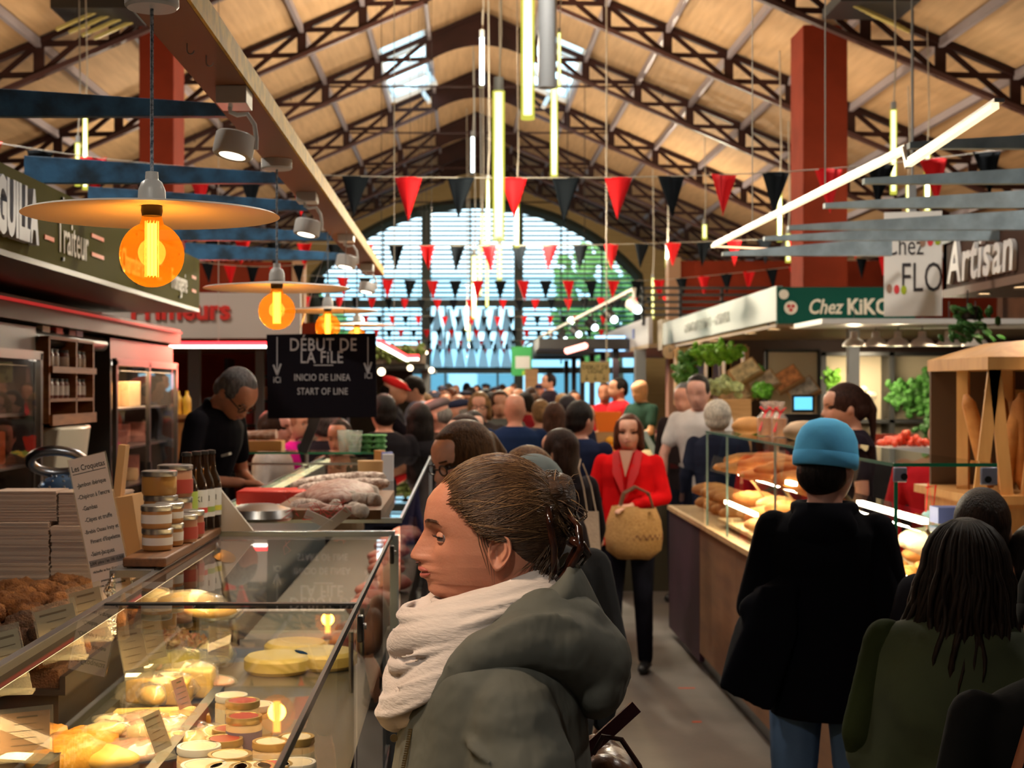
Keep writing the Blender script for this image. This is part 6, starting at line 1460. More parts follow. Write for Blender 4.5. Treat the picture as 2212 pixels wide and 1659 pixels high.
def person(px, ytop, Y, ang, label, top=(.02, .02, .03), hair='short', hc=BR, legs=(.015, .018, .03), bend=0, pitch=0, yaw=0, armL=None, armR=None, sk=(.55, .26, .16), vox=None, sleeve=1, hs=1.0, extra=None, glasses=False, h=None, wide=1.0, collar=False, lift=0):
    zt = Z(ytop, Y) - lift
    near = Y < 11.5
    vox = vox or (.009 if near else .016)
    s = (h or 1.70) / 1.70
    B = Matrix.Rotation(-R(bend), 3, 'X')
    piv = V((0, 0, .95))
    def U(p): p = V(p); return (B @ (p - piv) + piv) * s if p.z > .95 else p * s
    NP = V((0, -.015, 1.47)); HC = V((0, .0, 1.573))
    Hm = rot(-pitch, 0, yaw)
    def Hh(p): # head local -> body
        p = V(p) * hs; q = NP + Hm @ (HC + p - NP); return U(q)
    topz = Hh((0, -.01, .14)).z
    # adjust overall size to reach the wanted top
    f = zt / topz if h is None else 1.0
    loc = V((X(px, Y), Y, lift))
    if h is not None and abs(zt - topz) > .001: f = zt / topz
    f = max(.80, min(1.25, f)); S = Matrix.Scale(f, 4)
    def mk(mb, *a, **k): mb.xf(S); return mb.build(*a, **k)
    aL = armL or ((-.235 * wide, -.02, 1.14), (-.225, .07, .90)); aR = armR or ((.235 * wide, -.02, 1.14), (.225, .07, .90))
    body = MB()
    hm = head_mb(36 if near else 20, None if near else HZ[::3] + [-.13])
    hm.v = [tuple(Hh(v)) for v in hm.v]; body.join(hm)
    body.cap(Hh((0, -.014, -.06)), U((0, -.03, 1.40)), .050 * s, .062 * s, 12)
    def torso(mb, g, z0=.93):
        rows = [(.86, .155, .10, .10), (.95, .165, .11, .115), (1.05, .145, .10, .10), (1.18, .155, .115, .10), (1.30, .175 * wide, .125, .115), (1.38, .175 * wide, .105, .11), (1.43, .12 * wide, .07, .085), (1.46, .07, .05, .06)]
        rings = []
        for z, w, fr_, bk in rows:
            if z < z0: continue
            rings.append([U((( w + g) * sin(a), (fr_ + g if cos(a) > 0 else bk + g) * cos(a) - .01, z)) for a in [2 * pi * j / 20 for j in range(20)]])
        mb.loft([r[::-1] for r in rings])
    torso(body, 0, .85)
    def limb(mb, pts, rr_, g=0, n=10):
        for i in range(len(pts) - 1): mb.cap(pts[i], pts[i + 1], rr_[i] + g, rr_[i + 1] + g, n)
    for sg, (el, wr) in ((-1, aL), (1, aR)):
        sh = U((sg * .175 * wide, -.01, 1.385)); e_, w_ = U(el), U(wr)
        limb(body, [sh, e_, w_], [.046 * s, .036 * s, .024 * s])
        d = (w_ - e_).normalized(); up = d.cross(V((sg, 0, 0)));
        if up.length < .2: up = d.cross(V((0, 1, 0)))
        up.normalize(); lat = d.cross(up).normalized()
        pc_ = w_ + d * .045; body.cap(w_, w_ + d * .075, .024, .030, 10, flat=.55, up=up)
        if near:
            for k in range(4):
                b0 = w_ + d * .085 + lat * (-.024 + k * .016); L = (.058, .066, .062, .048)[k]
                m1 = b0 + d * L * .55 - up * .012 * sg * 0 + V((0, 0, -.008)); m2 = m1 + d * L * .4 + V((0, 0, -.018))
                limb(body, [b0, m1, m2], [.0085, .0078, .0065], n=7)
            t0 = w_ + d * .03 - lat * .026 * (1 if sg < 0 else -1) * -1; t1 = t0 + d * .04 + lat * .022 * (1 if sg < 0 else -1); limb(body, [t0, t1, t1 + d * .022], [.011, .009, .007], n=7)
    hip = .088
    kn = [V((sg * .10, .02, .50)) * s for sg in (-1, 1)]; an = [V((sg * .105, -.015 + .03 * sg, .09)) * s for sg in (-1, 1)]
    for i, sg in enumerate((-1, 1)):
        hp_ = V((sg * hip, 0, .88)) * s; limb(body, [hp_, kn[i], an[i]], [.080 * s, .055 * s, .038 * s])
        body.cap(an[i] + V((0, -.01, -.05)), an[i] + V((0, .13, -.06)), .034, .026, 8)
    o = mk(body, 'person', skin(sk), remesh=vox, sm=2, loc=loc, rz=ang); T(o, label, 'person')
    # clothes
    tc_ = MB(); torso(tc_, .017, .85)
    for sg, (el, wr) in ((-1, aL), (1, aR)):
        sh = U((sg * .175 * wide, -.01, 1.385)); e_, w_ = U(el), U(wr)
        if sleeve == 1: limb(tc_, [sh, e_, e_.lerp(w_, .93)], [.060 * s, .050 * s, .036 * s])
        else: limb(tc_, [sh, sh.lerp(e_, .62)], [.062 * s, .056 * s])
    if collar:
        tc_.tube([U((.062 * sin(a), .055 * cos(a) - .025, 1.455 + (.02 if cos(a) < 0 else -.015))) for a in [2 * pi * j / 16 for j in range(16)]], .017, 8, closed=True)
    mk(tc_, 'jacket' if sleeve == 1 else 'shirt', cloth(top), o, remesh=vox * 1.15, sm=3)
    tr = MB()
    rings = []
    for z, w, fr_, bk in ((.84, .165, .11, .11), (.92, .172, .115, .12), (.985, .16, .11, .11)): rings.append([V((w * sin(a), (fr_ if cos(a) > 0 else bk) * cos(a) - .008, z)) * s for a in [2 * pi * j / 20 for j in range(20)]][::-1])
    tr.loft(rings)
    for i, sg in enumerate((-1, 1)): limb(tr, [V((sg * hip, 0, .88)) * s, kn[i], an[i] + V((0, 0, .0))], [.090 * s, .066 * s, .052 * s])
    mk(tr, 'trousers', cloth(legs), o, remesh=vox * 1.3, sm=2)
    sh_ = MB()
    for i in range(2): sh_.cap(an[i] + V((0, -.02, -.045)), an[i] + V((0, .14, -.055)), .042, .033, 10)
    mk(sh_, 'shoes', m_black, o)
    # hair
    hb = MB(); hmx = hairm(hc)
    def he(c, r): hb.ell(Hh(c), [v * hs * s for v in r], (B @ Hm), 18, 12)
    if hair != 'bald':
        if hair == 'fluffy': he((0, -.02, .035), (.105, .118, .115)); he((0, -.05, -.02), (.095, .075, .07))
        elif hair in ('flatcap',): he((0, -.03, .0), (.083, .092, .075))
        elif hair in ('beanie', 'cap'): he((0, -.032, -.01), (.080, .086, .075))
        elif hair in ('bob', 'long', 'pony', 'bun'): he((0, -.006, .036), (.0875, .112, .107)); he((0, -.045, -.01), (.080, .070, .07)); he((0, .022, .100), (.058, .062, .030))
        else: he((0, -.009, .036), (.0855, .108, .106)); he((0, -.045, -.01), (.078, .068, .07))
        if hair == 'bob':
            for sg in (-1, 1): hb.cap(Hh((sg * .064, .035, .070)), Hh((sg * .080, .018, -.07)), .026, .022, 10); hb.cap(Hh((sg * .07, -.01, .04)), Hh((sg * .082, -.01, -.085)), .032, .026, 10)
            he((0, -.055, -.03), (.088, .055, .075))
        if hair == 'long':
            for k in range(7):
                a = -1.15 + k * 2.3 / 6; hb.cap(Hh((.07 * sin(a), -.05 * cos(a) - .012, .03)), Hh((.085 * sin(a), -.065 * cos(a) - .02, -.26)), .036, .024, 9)
            he((0, -.06, -.06), (.085, .055, .11))
        if hair == 'pony': hb.cap(Hh((0, -.11, .05)), Hh((0, -.135, -.02)), .026, .03, 10); hb.cap(Hh((0, -.135, -.02)), Hh((0, -.125, -.19)), .028, .012, 10)
        if hair == 'bun': he((0, -.11, .06), (.045, .04, .045))
        hb.xf(S); hb.build('hair', hmx, o, remesh=vox, sm=2)
    hd = extra or (.05, .05, .06)
    if hair == 'beanie':
        mb = MB(); q = B @ Hm @ rot(-8, 0, 0)
        prof = [(.001, .165), (.03, .163), (.06, .152), (.082, .130), (.096, .098), (.1005, .06), (.100, .045)]
        mb.lathe([(r_ * s, z_ * s - .005) for r_, z_ in prof], n=32); mb.v = [tuple(Hh((0, -.012, 0)) + q @ V((v[0] * .93, v[1] * 1.12, v[2]))) for v in mb.v]
        mk(mb, 'beanie', cloth(hd), o, smooth=180, solid=.004)
        mb = MB().lathe([(.098, .058), (.102, .055), (.103, .035), (.101, .016), (.097, .014)], n=32); mb.v = [tuple(Hh((0, -.012, 0)) + q @ V((v[0] * .93, v[1] * 1.12, v[2] - .005))) for v in mb.v]
        mk(mb, 'beanie_cuff', cloth(tuple(c * .93 for c in hd)), o, smooth=180, solid=.005)
    if hair == 'flatcap':
        mb = MB().ell(Hh((0, 0, .075)), (.092 * s, .125 * s, .048 * s), B @ Hm @ rot(-10, 0, 0), 18, 10).ell(Hh((0, .105, .055)), (.06 * s, .045 * s, .012), B @ Hm @ rot(-14, 0, 0), 14, 8)
        mk(mb, 'flat_cap', cloth(hd), o, smooth=180)
    if hair == 'cap':
        mb = MB().ell(Hh((0, -.01, .055)), (.090 * s, .112 * s, .092 * s), B @ Hm, 20, 12).ell(Hh((0, .12, .045)), (.065 * s, .06 * s, .010), B @ Hm @ rot(-12, 0, 0), 14, 8)
        mk(mb, 'baseball_cap', cloth(hd), o, smooth=180)
    if near and abs(((ang + yaw) % 360)) > 35 and abs(((ang + yaw) % 360) - 360) > 35:
        q = B @ Hm
        ey = MB(); br_ = MB(); lp_ = MB()
        for sg in (-1, 1):
            ey.ell(Hh((sg * .031, .0885, .013)), (.0125, .008, .006), q, 10, 6)
            br_.cap(Hh((sg * .017, .109, .033)), Hh((sg * .046, .099, .036)), .0035, .0025, 6)
        lp_.cap(Hh((-.018, .1125, -.042)), Hh((.018, .1125, -.042)), .006, .006, 8)
        lp_.cap(Hh((-.014, .117, -.0425)), Hh((.014, .117, -.0425)), .0065, .0065, 8)
        mk(ey, 'eyes', M('eye_dark', (.05, .025, .015), .3), o); mk(br_, 'eyebrows', hmx, o); mk(lp_, 'lips', M('lip_tone', (.42, .13, .10), .45), o, smooth=180)
    if glasses:
        mb = MB()
        for sg in (-1, 1):
            ring = [Hh((sg * .034 + .023 * cos(a), .113, .008 + .017 * sin(a))) for a in [2 * pi * j / 16 for j in range(16)]]
            mb.tube(ring, .0026, 6, closed=True); mb.tube([Hh((sg * .057, .111, .013)), Hh((sg * .076, .06, .014)), Hh((sg * .082, -.01, .008))], .003, 6)
        mb.tube([Hh((-.011, .118, .012)), Hh((.011, .118, .012))], .0025, 6)
        mk(mb, 'glasses', m_black, o)
    o['_f'] = f
    return o
def child_of(o, mb, nm, mt, **k):
    mb.xf(Matrix.Scale(o['_f'], 4)); return mb.build(nm, mt, o, **k)
NAVY = (.012, .018, .045)
# --- beanie man
bm = person(1782, 918, 4.5, -18, 'person in a sky blue beanie and long black hooded coat, at the glass case', (.004, .004, .006), 'beanie', DK, (.09, .15, .26), pitch=0, yaw=-22, extra=(.14, .56, 1.0), sk=(.42, .20, .14), wide=.9, armL=((-.23, .0, 1.13), (-.20, .20, .98)), armR=((.22, .02, 1.13), (.16, .20, 1.0)), vox=.008)
mb = MB()
rows = [(.80, .17, .13, .13), (.86, .172, .13, .13), (.95, .17, .125, .13), (1.1, .165, .12, .125), (1.28, .17, .125, .125), (1.38, .15, .11, .12), (1.45, .09, .075, .09)]
mb.loft([[V((w * sin(a), (f_ if cos(a) > 0 else b_) * cos(a) - .01, z)) for a in [2 * pi * j / 24 for j in range(24)]][::-1] for z, w, f_, b_ in rows])
for sg in (-1, 1): mb.cap((sg * .14, -.01, 1.36), (sg * .205, .0, 1.10), .062, .055).cap((sg * .205, 0, 1.10), (sg * .17, .18, 1.0), .055, .045)
mb.tube([V((.085 * sin(a), .075 * cos(a) - .03, 1.455)) for a in [2 * pi * j / 16 for j in range(16)]], .024, 8, closed=True).ell((0, -.10, 1.40), (.11, .05, .075))
child_of(bm, mb, 'hooded_coat', m_blackfab, remesh=.010, sm=4)
o = MB().loft([[V((x, y, z)) for x, y, z in ((.0, -.05, .34), (.10, -.07, .34), (.13, .06, .34), (.0, .08, .32))], [V((x, y, z)) for x, y, z in ((-.06, -.05, .20), (.10, -.08, .20), (.13, .07, .20), (-.06, .09, .20))], [V((x, y, z)) for x, y, z in ((-.13, -.03, .02), (.02, -.06, -.05), (.06, .04, -.03), (-.11, .05, .03))]]).cap((-.02, 0, .26), (.10, 0, .33), .045, .05).build('carried_coat', m_blackfab, loc=P(1640, 1500, 4.45), remesh=.012, sm=6)
T(o, 'black coat draped over the arm of the person in the blue beanie', 'coat')
# --- dark haired woman and neighbours at right
wm = person(2085, 1118, 3.35, -12, 'person with long wavy dark brown hair in a green hooded jacket, lower right', (.014, .019, .006), 'long', (.008, .004, .002), (.02, .02, .02), sk=(.4, .2, .13), wide=1.15, vox=.009, yaw=-10)
mb = MB(); rr = random.Random(2)
for k in range(260):
    a = rr.uniform(-2.1, 2.1); pts = []; cx_, cy_ = sin(a), -cos(a)
    L = rr.uniform(.26, .46); ph = rr.uniform(0, 6); out = rr.uniform(.92, 1.20)
    for j in range(6):
        b_ = pi / 2 * j / 5; pts.append(V((.092 * out * cx_ * sin(b_), -.012 + .11 * out * cy_ * sin(b_), 1.585 + .125 * cos(b_))))
    for j in range(1, 11):
        t_ = j / 10; pts.append(V((.092 * cx_ * (1 + .75 * t_) * out + .008 * sin(ph + t_ * 9), -.012 + .11 * cy_ * (1 + .30 * t_) * out + .006 * cos(ph + t_ * 8), 1.585 - t_ * L)))
    mb.tube(pts, [.003, .005, .006, .006, .006] + [.0075] * 8 + [.006, .004, .001], 5)
child_of(wm, mb, 'wavy_locks', M('dark_wavy_hair', (.010, .005, .0025), .6, var=.5, vs=50, stretch=(4, 4, .4), spec=.12), smooth=180)
mb = MB(); mb.tube([V((.12 * sin(a), .10 * cos(a) - .04, 1.425 + .02 * cos(a))) for a in [2 * pi * j / 18 for j in range(18)]], .034, 10, closed=True).ell((0, -.125, 1.36), (.13, .05, .09)).cap((-.17, -.02, 1.36), (-.25, .0, 1.08), .072, .062).cap((.17, -.02, 1.36), (.25, .0, 1.08), .072, .062).cap((-.16, -.02, 1.37), (.16, -.02, 1.37), .075, .075)
mb.ell((0, -.01, 1.22), (.215, .165, .25)).ell((0, -.07, 1.26), (.215, .12, .20)).ell((0, 0, .98), (.21, .15, .24))
for sg in (-1, 1): mb.cap((sg * .14, -.01, 1.30), (sg * .19, -.01, .95), .095, .10)
child_of(wm, mb, 'hooded_jacket', M('moss_fabric', (.020, .027, .008), .9, var=.25, vs=5, bump=.5, bs=9), remesh=.012, sm=12)
person(2122, 1052, 3.95, -20, 'person with short dark hair standing just ahead of the long haired woman', (.010, .009, .012), 'short', (.020, .010, .006), wide=1.1, sk=(.35, .17, .1))
0 and person(1975, 1240, 3.75, -15, 'person in a dark green-black coat squeezed between the beanie coat and the long dark hair', (.010, .013, .008), 'short', DK, wide=1.15, sk=(.3, .15, .1))
bk = person(2300, 1215, 2.75, 10, 'person dressed in black at the bottom right corner with a brown strap', (.003, .003, .003), 'beanie', DK, wide=1.25, extra=(.003, .003, .003))
child_of(bk, MB().tube([(-.16, -.14, 1.42), (-.22, -.12, 1.2), (-.26, -.05, 1.0)], .018, 8, flat=.3), 'leather_strap', M('tan_leather', (.16, .05, .02), .5))
person(2235, 1130, 3.9, 0, 'person in a maroon jacket cut by the right edge', (.07, .008, .02), 'short', DK, wide=1.1)
# --- red coat
rc_ = person(1358, 893, 9.24, 165, 'person in a bright red coat walking towards the camera with a straw basket', (.62, .006, .008), 'bob', (.075, .022, .010), (.010, .010, .018), armL=((-.24, .02, 1.16), (-.06, .20, 1.12)), armR=((.245, .0, 1.14), (.19, .13, .98)), yaw=5, sk=(.60, .30, .20), collar=True)
mb = MB()
rows = [(.84, .225, .15, .16), (.92, .215, .145, .15), (1.05, .18, .125, .125), (1.2, .18, .135, .12), (1.34, .185, .13, .12), (1.42, .14, .09, .10)]
mb.loft([[V((w * sin(a), (f_ if cos(a) > 0 else b_) * cos(a) - .01, z)) for a in [2 * pi * j / 24 for j in range(24)]][::-1] for z, w, f_, b_ in rows])
child_of(rc_, mb, 'coat_skirt', cloth((.62, .006, .008)), remesh=.012, sm=3)
mb = MB()
for sg in (-1, 1): mb.loft([[V((sg * .055, .07, 1.475)), V((sg * .10, .045, 1.46)), V((sg * .10, .055, 1.45)), V((sg * .055, .08, 1.465))], [V((sg * .015, .14, 1.27)), V((sg * .085, .135, 1.33)), V((sg * .085, .145, 1.325)), V((sg * .015, .15, 1.265))], [V((sg * .0, .150, 1.16)), V((sg * .01, .148, 1.165)), V((sg * .01, .155, 1.16)), V((sg * .0, .157, 1.155))]])
child_of(rc_, mb, 'lapels', M('red_lapel', (.50, .004, .006), .7))
mb = MB().loft([[V((-.045, .098, 1.47)), V((.045, .098, 1.47)), V((0, .128, 1.30))], [V((-.045, .110, 1.47)), V((.045, .110, 1.47)), V((0, .150, 1.30))]]); child_of(rc_, mb, 'blouse', M('neck_skin', (.50, .25, .17), .5))
Yb2 = 9.05; mb = MB()
prof = [(.001, -.19), (.10, -.185), (.165, -.13), (.178, -.04), (.165, .05), (.135, .13), (.128, .13), (.155, .05), (.165, -.04), (.15, -.12), (.001, -.17)]
bs3 = E('straw_basket', P(1372, 1142, Yb2), 'floppy woven straw basket with a brown zigzag band carried by the red coat', 'basket')
m_straw = M('straw_weave', (.55, .30, .10), .8, col2=(.36, .17, .05), vs=60, stretch=(1, 1, 5), bump=1, bs=60)
b = MB().lathe(prof, n=36); b.v = [(v[0] * (1.08 if v[0] < 0 else .98), v[1] * .62, v[2] + (.012 if v[2] > .1 and v[0] < 0 else 0)) for v in b.v]; b.build('basket_body', m_straw, bs3, smooth=180, disp=(.02, .08))
mb = MB(); mb.tube([V((.172 * sin(a) * 1.02, -.175 * .625 * cos(a), -.045 + .016 * (1 if k % 2 else -1))) for k, a in enumerate([-1.3 + 2.6 * j / 22 for j in range(23)])], .0035, 5); mb.build('zigzag_band', M('brown_dye', (.16, .05, .03), .8), bs3)
mb = MB()
for sg in (-1, 1): mb.tube([(-.10, .04 * sg, .12), (-.07, .04 * sg, .22), (0, .04 * sg, .26), (.08, .04 * sg, .22), (.11, .04 * sg, .12)], .008, 6)
mb.build('handles', M('leather_handle', (.12, .05, .02), .6), bs3)
# --- mid crowd
person(1252, 864, 9.6, -25, 'person with short black hair in a navy overcoat beside the red coat', NAVY, 'short', DK, yaw=-20, sk=(.5, .24, .16))
wt = person(1212, 925, 7.6, 28, 'person with long straight dark brown hair and a cream tote strap', (.012, .009, .012), 'long', (.022, .009, .006), yaw=25)
tb_ = E('tote_bag', P(1282, 1190, 7.4), 'long beige tote bag hanging beside the navy overcoat', 'bag'); k_ = 7.4 / F
MB().loft([[V((-.045, -.02, -.24)), V((.035, -.02, -.24)), V((.035, .02, -.24)), V((-.045, .02, -.24))], [V((-.05, -.025, 0)), V((.035, -.025, 0)), V((.035, .025, 0)), V((-.05, .025, 0))], [V((-.045, -.008, .20)), V((.025, -.008, .20)), V((.025, .008, .20)), V((-.045, .008, .20))]]).build('canvas_body', M('canvas_beige', (.50, .38, .28), .8, var=.1, bump=.4), tb_)
MB().tube([(-.03, 0, .19), (-.05, 0, .32), (-.075, .01, .42), (-.06, .06, .46)], .008, 6, flat=.4).tube([(.015, 0, .19), (-.01, .03, .33), (-.05, .06, .44)], .008, 6, flat=.4).build('straps', MATS['canvas_beige'], tb_)
person(1053, 908, 4.8, 118, 'person with brown pinned hair and glasses looking down, just above the scarfed head', NAVY, 'pony', (.10, .045, .018), bend=6, pitch=10, yaw=5, glasses=True, sk=(.85, .44, .30), collar=True)
person(1150, 985, 4.0, 8, 'person wearing a grey-green baseball cap right behind the bun', (.05, .05, .05), 'cap', BR, extra=(.24, .27, .26), pitch=-8)
person(1143, 962, 5.2, 20, 'person with light brown parted hair behind the grey-green cap', (.03, .02, .02), 'long', (.16, .075, .03), yaw=30)
person(1112, 848, 11.3, 0, 'balding person in a navy blazer seen from behind, centre of the crowd', (.012, .025, .07), 'bald', sk=(.55, .25, .16), wide=1.1)
person(948, 858, 10.5, 88, 'person in a grey tweed flat cap and brown coat reaching for fruit', (.045, .030, .022), 'flatcap', GY, extra=(.16, .12, .12), pitch=12, armL=((-.20, .20, 1.18), (-.05, .42, 1.12)), armR=((.22, .18, 1.15), (.15, .38, 1.08)), sk=(.60, .27, .18), yaw=-4)
person(988, 858, 13.2, 85, 'person in a navy flat cap behind the grey tweed cap', (.03, .03, .035), 'flatcap', GY, extra=(.03, .035, .07), sk=(.6, .28, .18))
person(1002, 893, 8.2, 125, 'child with a dark ponytail in a navy jacket under the crowd', (.02, .022, .07), 'pony', (.03, .012, .008), yaw=5, sk=(.62, .30, .20))
person(1022, 886, 9.9, 190, 'person with tied dark hair and pale forehead behind the navy jacket child', (.06, .05, .05), 'bun', DK, sk=(.62, .33, .24))
person(906, 869, 10.2, 10, 'person with long black hair and orange print on the back, left of the flat caps', (.012, .010, .012), 'long', DK)
person(843, 812, 14.2, -95, 'person in a red cap and black top working behind the left counter', (.015, .012, .018), 'flatcap', DK, extra=(.65, .02, .02), armR=((.20, .22, 1.15), (.12, .45, 1.12)), pitch=15)
person(902, 812, 15.5, 100, 'person with curly black hair in a light blue shirt at the far left counter', (.35, .42, .60), 'short', DK, pitch=20, armL=((-.2, .2, 1.1), (-.1, .4, 1.05)))
person(828, 850, 9.9, 20, 'person with dark hair and black coat just right of the queue sign', (.012, .010, .012), 'short', DK)
person(1036, 845, 12.5, 175, 'person with shoulder length blonde hair and glasses facing the camera', (.05, .04, .04), 'bob', BL, glasses=True, sk=(.62, .30, .2))
person(1080, 842, 13.5, 180, 'person with long dark hair and a grey scarf facing the camera', (.10, .10, .09), 'long', (.05, .02, .01))
person(1168, 862, 13.0, 10, 'person with light brown hair beside the lilac meat display', (.05, .05, .07), 'short', (.22, .12, .05))
person(1198, 868, 11.6, 0, 'person in a hooded blue-black parka in the centre right', (.015, .025, .05), 'long', (.06, .025, .015))
person(1227, 852, 12.4, -10, 'person with short grey-black hair left of the navy overcoat', (.02, .025, .05), 'short', (.03, .025, .03))
# vendors right
sm_ = person(1522, 808, 11.5, 150, 'smiling person in a white T-shirt leaning over the vegetable counter', (.62, .58, .56), 'short', DK, (.015, .02, .05), bend=12, sleeve=0, armL=((-.24, .10, 1.16), (-.22, .30, .98)), armR=((.25, .10, 1.16), (.23, .20, .92)), sk=(.62, .32, .24), yaw=10)
person(1487, 826, 12.3, 150, 'older person with grey hair behind the smiling white T-shirt', (.03, .02, .02), 'short', (.12, .12, .12), bend=8, sk=(.60, .27, .17), yaw=5)
person(1550, 864, 10.9, -10, 'person with fluffy white hair and dark vest beyond the glass case', (.015, .018, .035), 'fluffy', WH, sk=(.5, .3, .2))
person(1832, 826, 8.3, 88, 'pony tailed vendor in a black top behind the right glass case, in profile', (.012, .008, .014), 'pony', (.035, .014, .010), pitch=6, sk=(.50, .24, .16), sleeve=0)
person(2042, 878, 7.4, 160, 'person in a red quilted jacket behind the bread rack', (.42, .012, .02), 'bald', sk=(.5, .25, .18), wide=1.15)
person(1385, 819, 17.5, 125, 'bald vendor in a green T-shirt and yellow apron strap with crossed arms', (.03, .07, .05), 'bald', sleeve=0, armL=((-.24, .08, 1.14), (-.02, .24, 1.12)), armR=((.24, .08, 1.14), (.02, .26, 1.16)), sk=(.70, .36, .18), yaw=10, pitch=12)
person(1306, 826, 19.0, 170, 'vendor in a red shirt and grey apron below the pale yellow sign', (.55, .02, .03), 'short', BR, sk=(.6, .25, .15))
person(1336, 815, 18.0, 110, 'vendor with black hair in a red shirt beside the orange tub', (.55, .02, .03), 'short', DK)
person(1186, 806, 26.0, 110, 'vendor with black hair behind the far meat counter', (.03, .02, .03), 'short', DK)
person(1166, 826, 27.0, 170, 'vendor in a dark beret behind the far meat counter', (.3, .1, .08), 'flatcap', DK, extra=(.03, .04, .08))
# left side
vend = person(425, 808, 7.05, -112, 'grey haired vendor with black glasses in a black polo bending over the counter', (.008, .007, .010), 'short', (.16, .15, .15), bend=16, pitch=34, yaw=-8, glasses=True, sleeve=0, armL=((-.26, .06, 1.12), (-.14, .24, 1.10)), armR=((.26, .06, 1.12), (.10, .26, 1.16)), sk=(.58, .24, .14), collar=True, wide=1.0, vox=.008, lift=.30)
o = MB().b2((-.45, -1.6, 0), (.35, 1.2, .295)).build('duckboard', m_wood2, loc=(-1.45, 7.0, 0)); T(o, 'raised wooden duckboard the grey haired vendor stands on', 'platform')
o = MB().box((0, 0, 0), (.035, .09, .012), rot(0, -15, 0)).build('phone', M('grey_phone', (.35, .33, .28), .4), loc=P(489, 982, 6.85)); T(o, 'pale phone held up by the grey haired vendor', 'phone')
person(592, 885, 9.5, -105, 'person with long dark hair in a cream coat across the counter, left one', (.42, .38, .36), 'long', (.03, .012, .008), sk=(.62, .26, .20))
person(735, 905, 9.6, 150, 'person with dark hair eating, beneath the queue sign', (.10, .075, .05), 'short', (.03, .018, .012), armL=((-.22, .14, 1.16), (-.06, .18, 1.36)), sk=(.60, .28, .22), pitch=10, yaw=15)
person(632, 880, 10.6, -100, 'person in a magenta top and grey scarf behind the cream coat', (.50, .01, .22), 'short', (.35, .14, .08))
person(700, 878, 10.6, 20, 'person in a black coat with a grey fur collar behind the queue sign', (.02, .018, .025), 'fluffy', (.10, .09, .09))
person(655, 872, 11.5, 30, 'person in a brown-grey jacket hidden behind the queue sign', (.10, .07, .05), 'short', BR)
# far crowd
rr = random.Random(99)
cl_ = [((.02, .02, .03), 'black'), ((.03, .04, .09), 'navy'), ((.10, .06, .04), 'brown'), ((.30, .02, .03), 'red'), ((.14, .13, .12), 'grey'), ((.22, .17, .10), 'beige'), ((.04, .07, .05), 'green')]
hcs = [(DK, 'black'), (BR, 'brown'), (GY, 'grey'), (BL, 'blond'), ((.12, .04, .02), 'auburn')]
far = [(918, 845, 16), (938, 838, 18), (962, 842, 17), (975, 834, 22), (990, 846, 15.5), (1005, 838, 20), (1018, 832, 25), (1048, 836, 21), (1062, 842, 17), (1070, 830, 27), (1092, 836, 19), (1102, 830, 24), (1120, 834, 20), (1135, 842, 16.5), (1146, 832, 22), (1156, 846, 18), (955, 828, 29), (985, 826, 31), (1030, 828, 30), (1050, 824, 33), (1085, 826, 31), (1110, 824, 33), (1008, 823, 34.5), (970, 824, 33.5), (1215, 845, 17), (1240, 840, 19)]
used_l = set()
for i, (px, yt, Y) in enumerate(far):
    c, cn_ = rr.choice(cl_); hh, hn = rr.choice(hcs); st_ = rr.choice(['short', 'bob', 'flatcap', 'short', 'long', 'bald'])
    sn = {'short': 'short %s hair' % hn, 'bob': 'bobbed %s hair' % hn, 'flatcap': 'a dark flat cap', 'long': 'long %s hair' % hn, 'bald': 'a bald head'}[st_]
    back = rr.random() < .6
    lab = 'distant person with %s and a %s coat, %s' % (sn, cn_, 'back turned' if back else 'facing us')
    if lab in used_l: lab += ', nearer the doors'
    used_l.add(lab)
    Ye = Y
    if Z(yt, Y) < 1.5 : Ye = Y
    person(px, yt + 3, Ye, rr.uniform(-30, 30) + (0 if back else 180), lab, c, st_, hh, vox=.025, extra=(.04, .04, .06))
# ================================================================ foreground woman
WX, WY = .055, 2.30
def hp(px, py, x=0.0):
    k = F / (WY + x); return V((x, WX - (px - CX) / k, H - (py - CY) / k))
ZE = H - (1175 - 840) / (F / WY)
m_skin = M('fair_skin', (.60, .255, .155), .50, col2=(.54, .215, .13), vs=22, bump=.08, bs=260, sss=.14, spec=.35)
ext = [(-.16, .040, -.068, .058), (-.19, .050, -.080, .085), (-.215, .065, -.095, .145), (-.24, .08, -.105, .175), (-.35, .10, -.105, .165), (-.50, .085, -.09, .145), (-.62, .10, -.11, .165), (-.70, .10, -.12, .165)]
rings = head_rings(96)
HZ2 = []
for a, b in zip(HZ, HZ[1:]):
    HZ2 += [a, (a + b) / 2]
HZ2.append(HZ[-1]); rings = head_rings(104, 1.0, HZ2)
for z, f_, b_, w in ext:
    rings.append([V((w * sin(a), (-.012 + (f_ + .012) * cos(a)) if cos(a) > 0 else -.012 + (-.012 - b_) * cos(a), z)) for a in [2 * pi * j / 104 for j in range(104)]])
body = MB().loft([r[::-1] for r in rings])
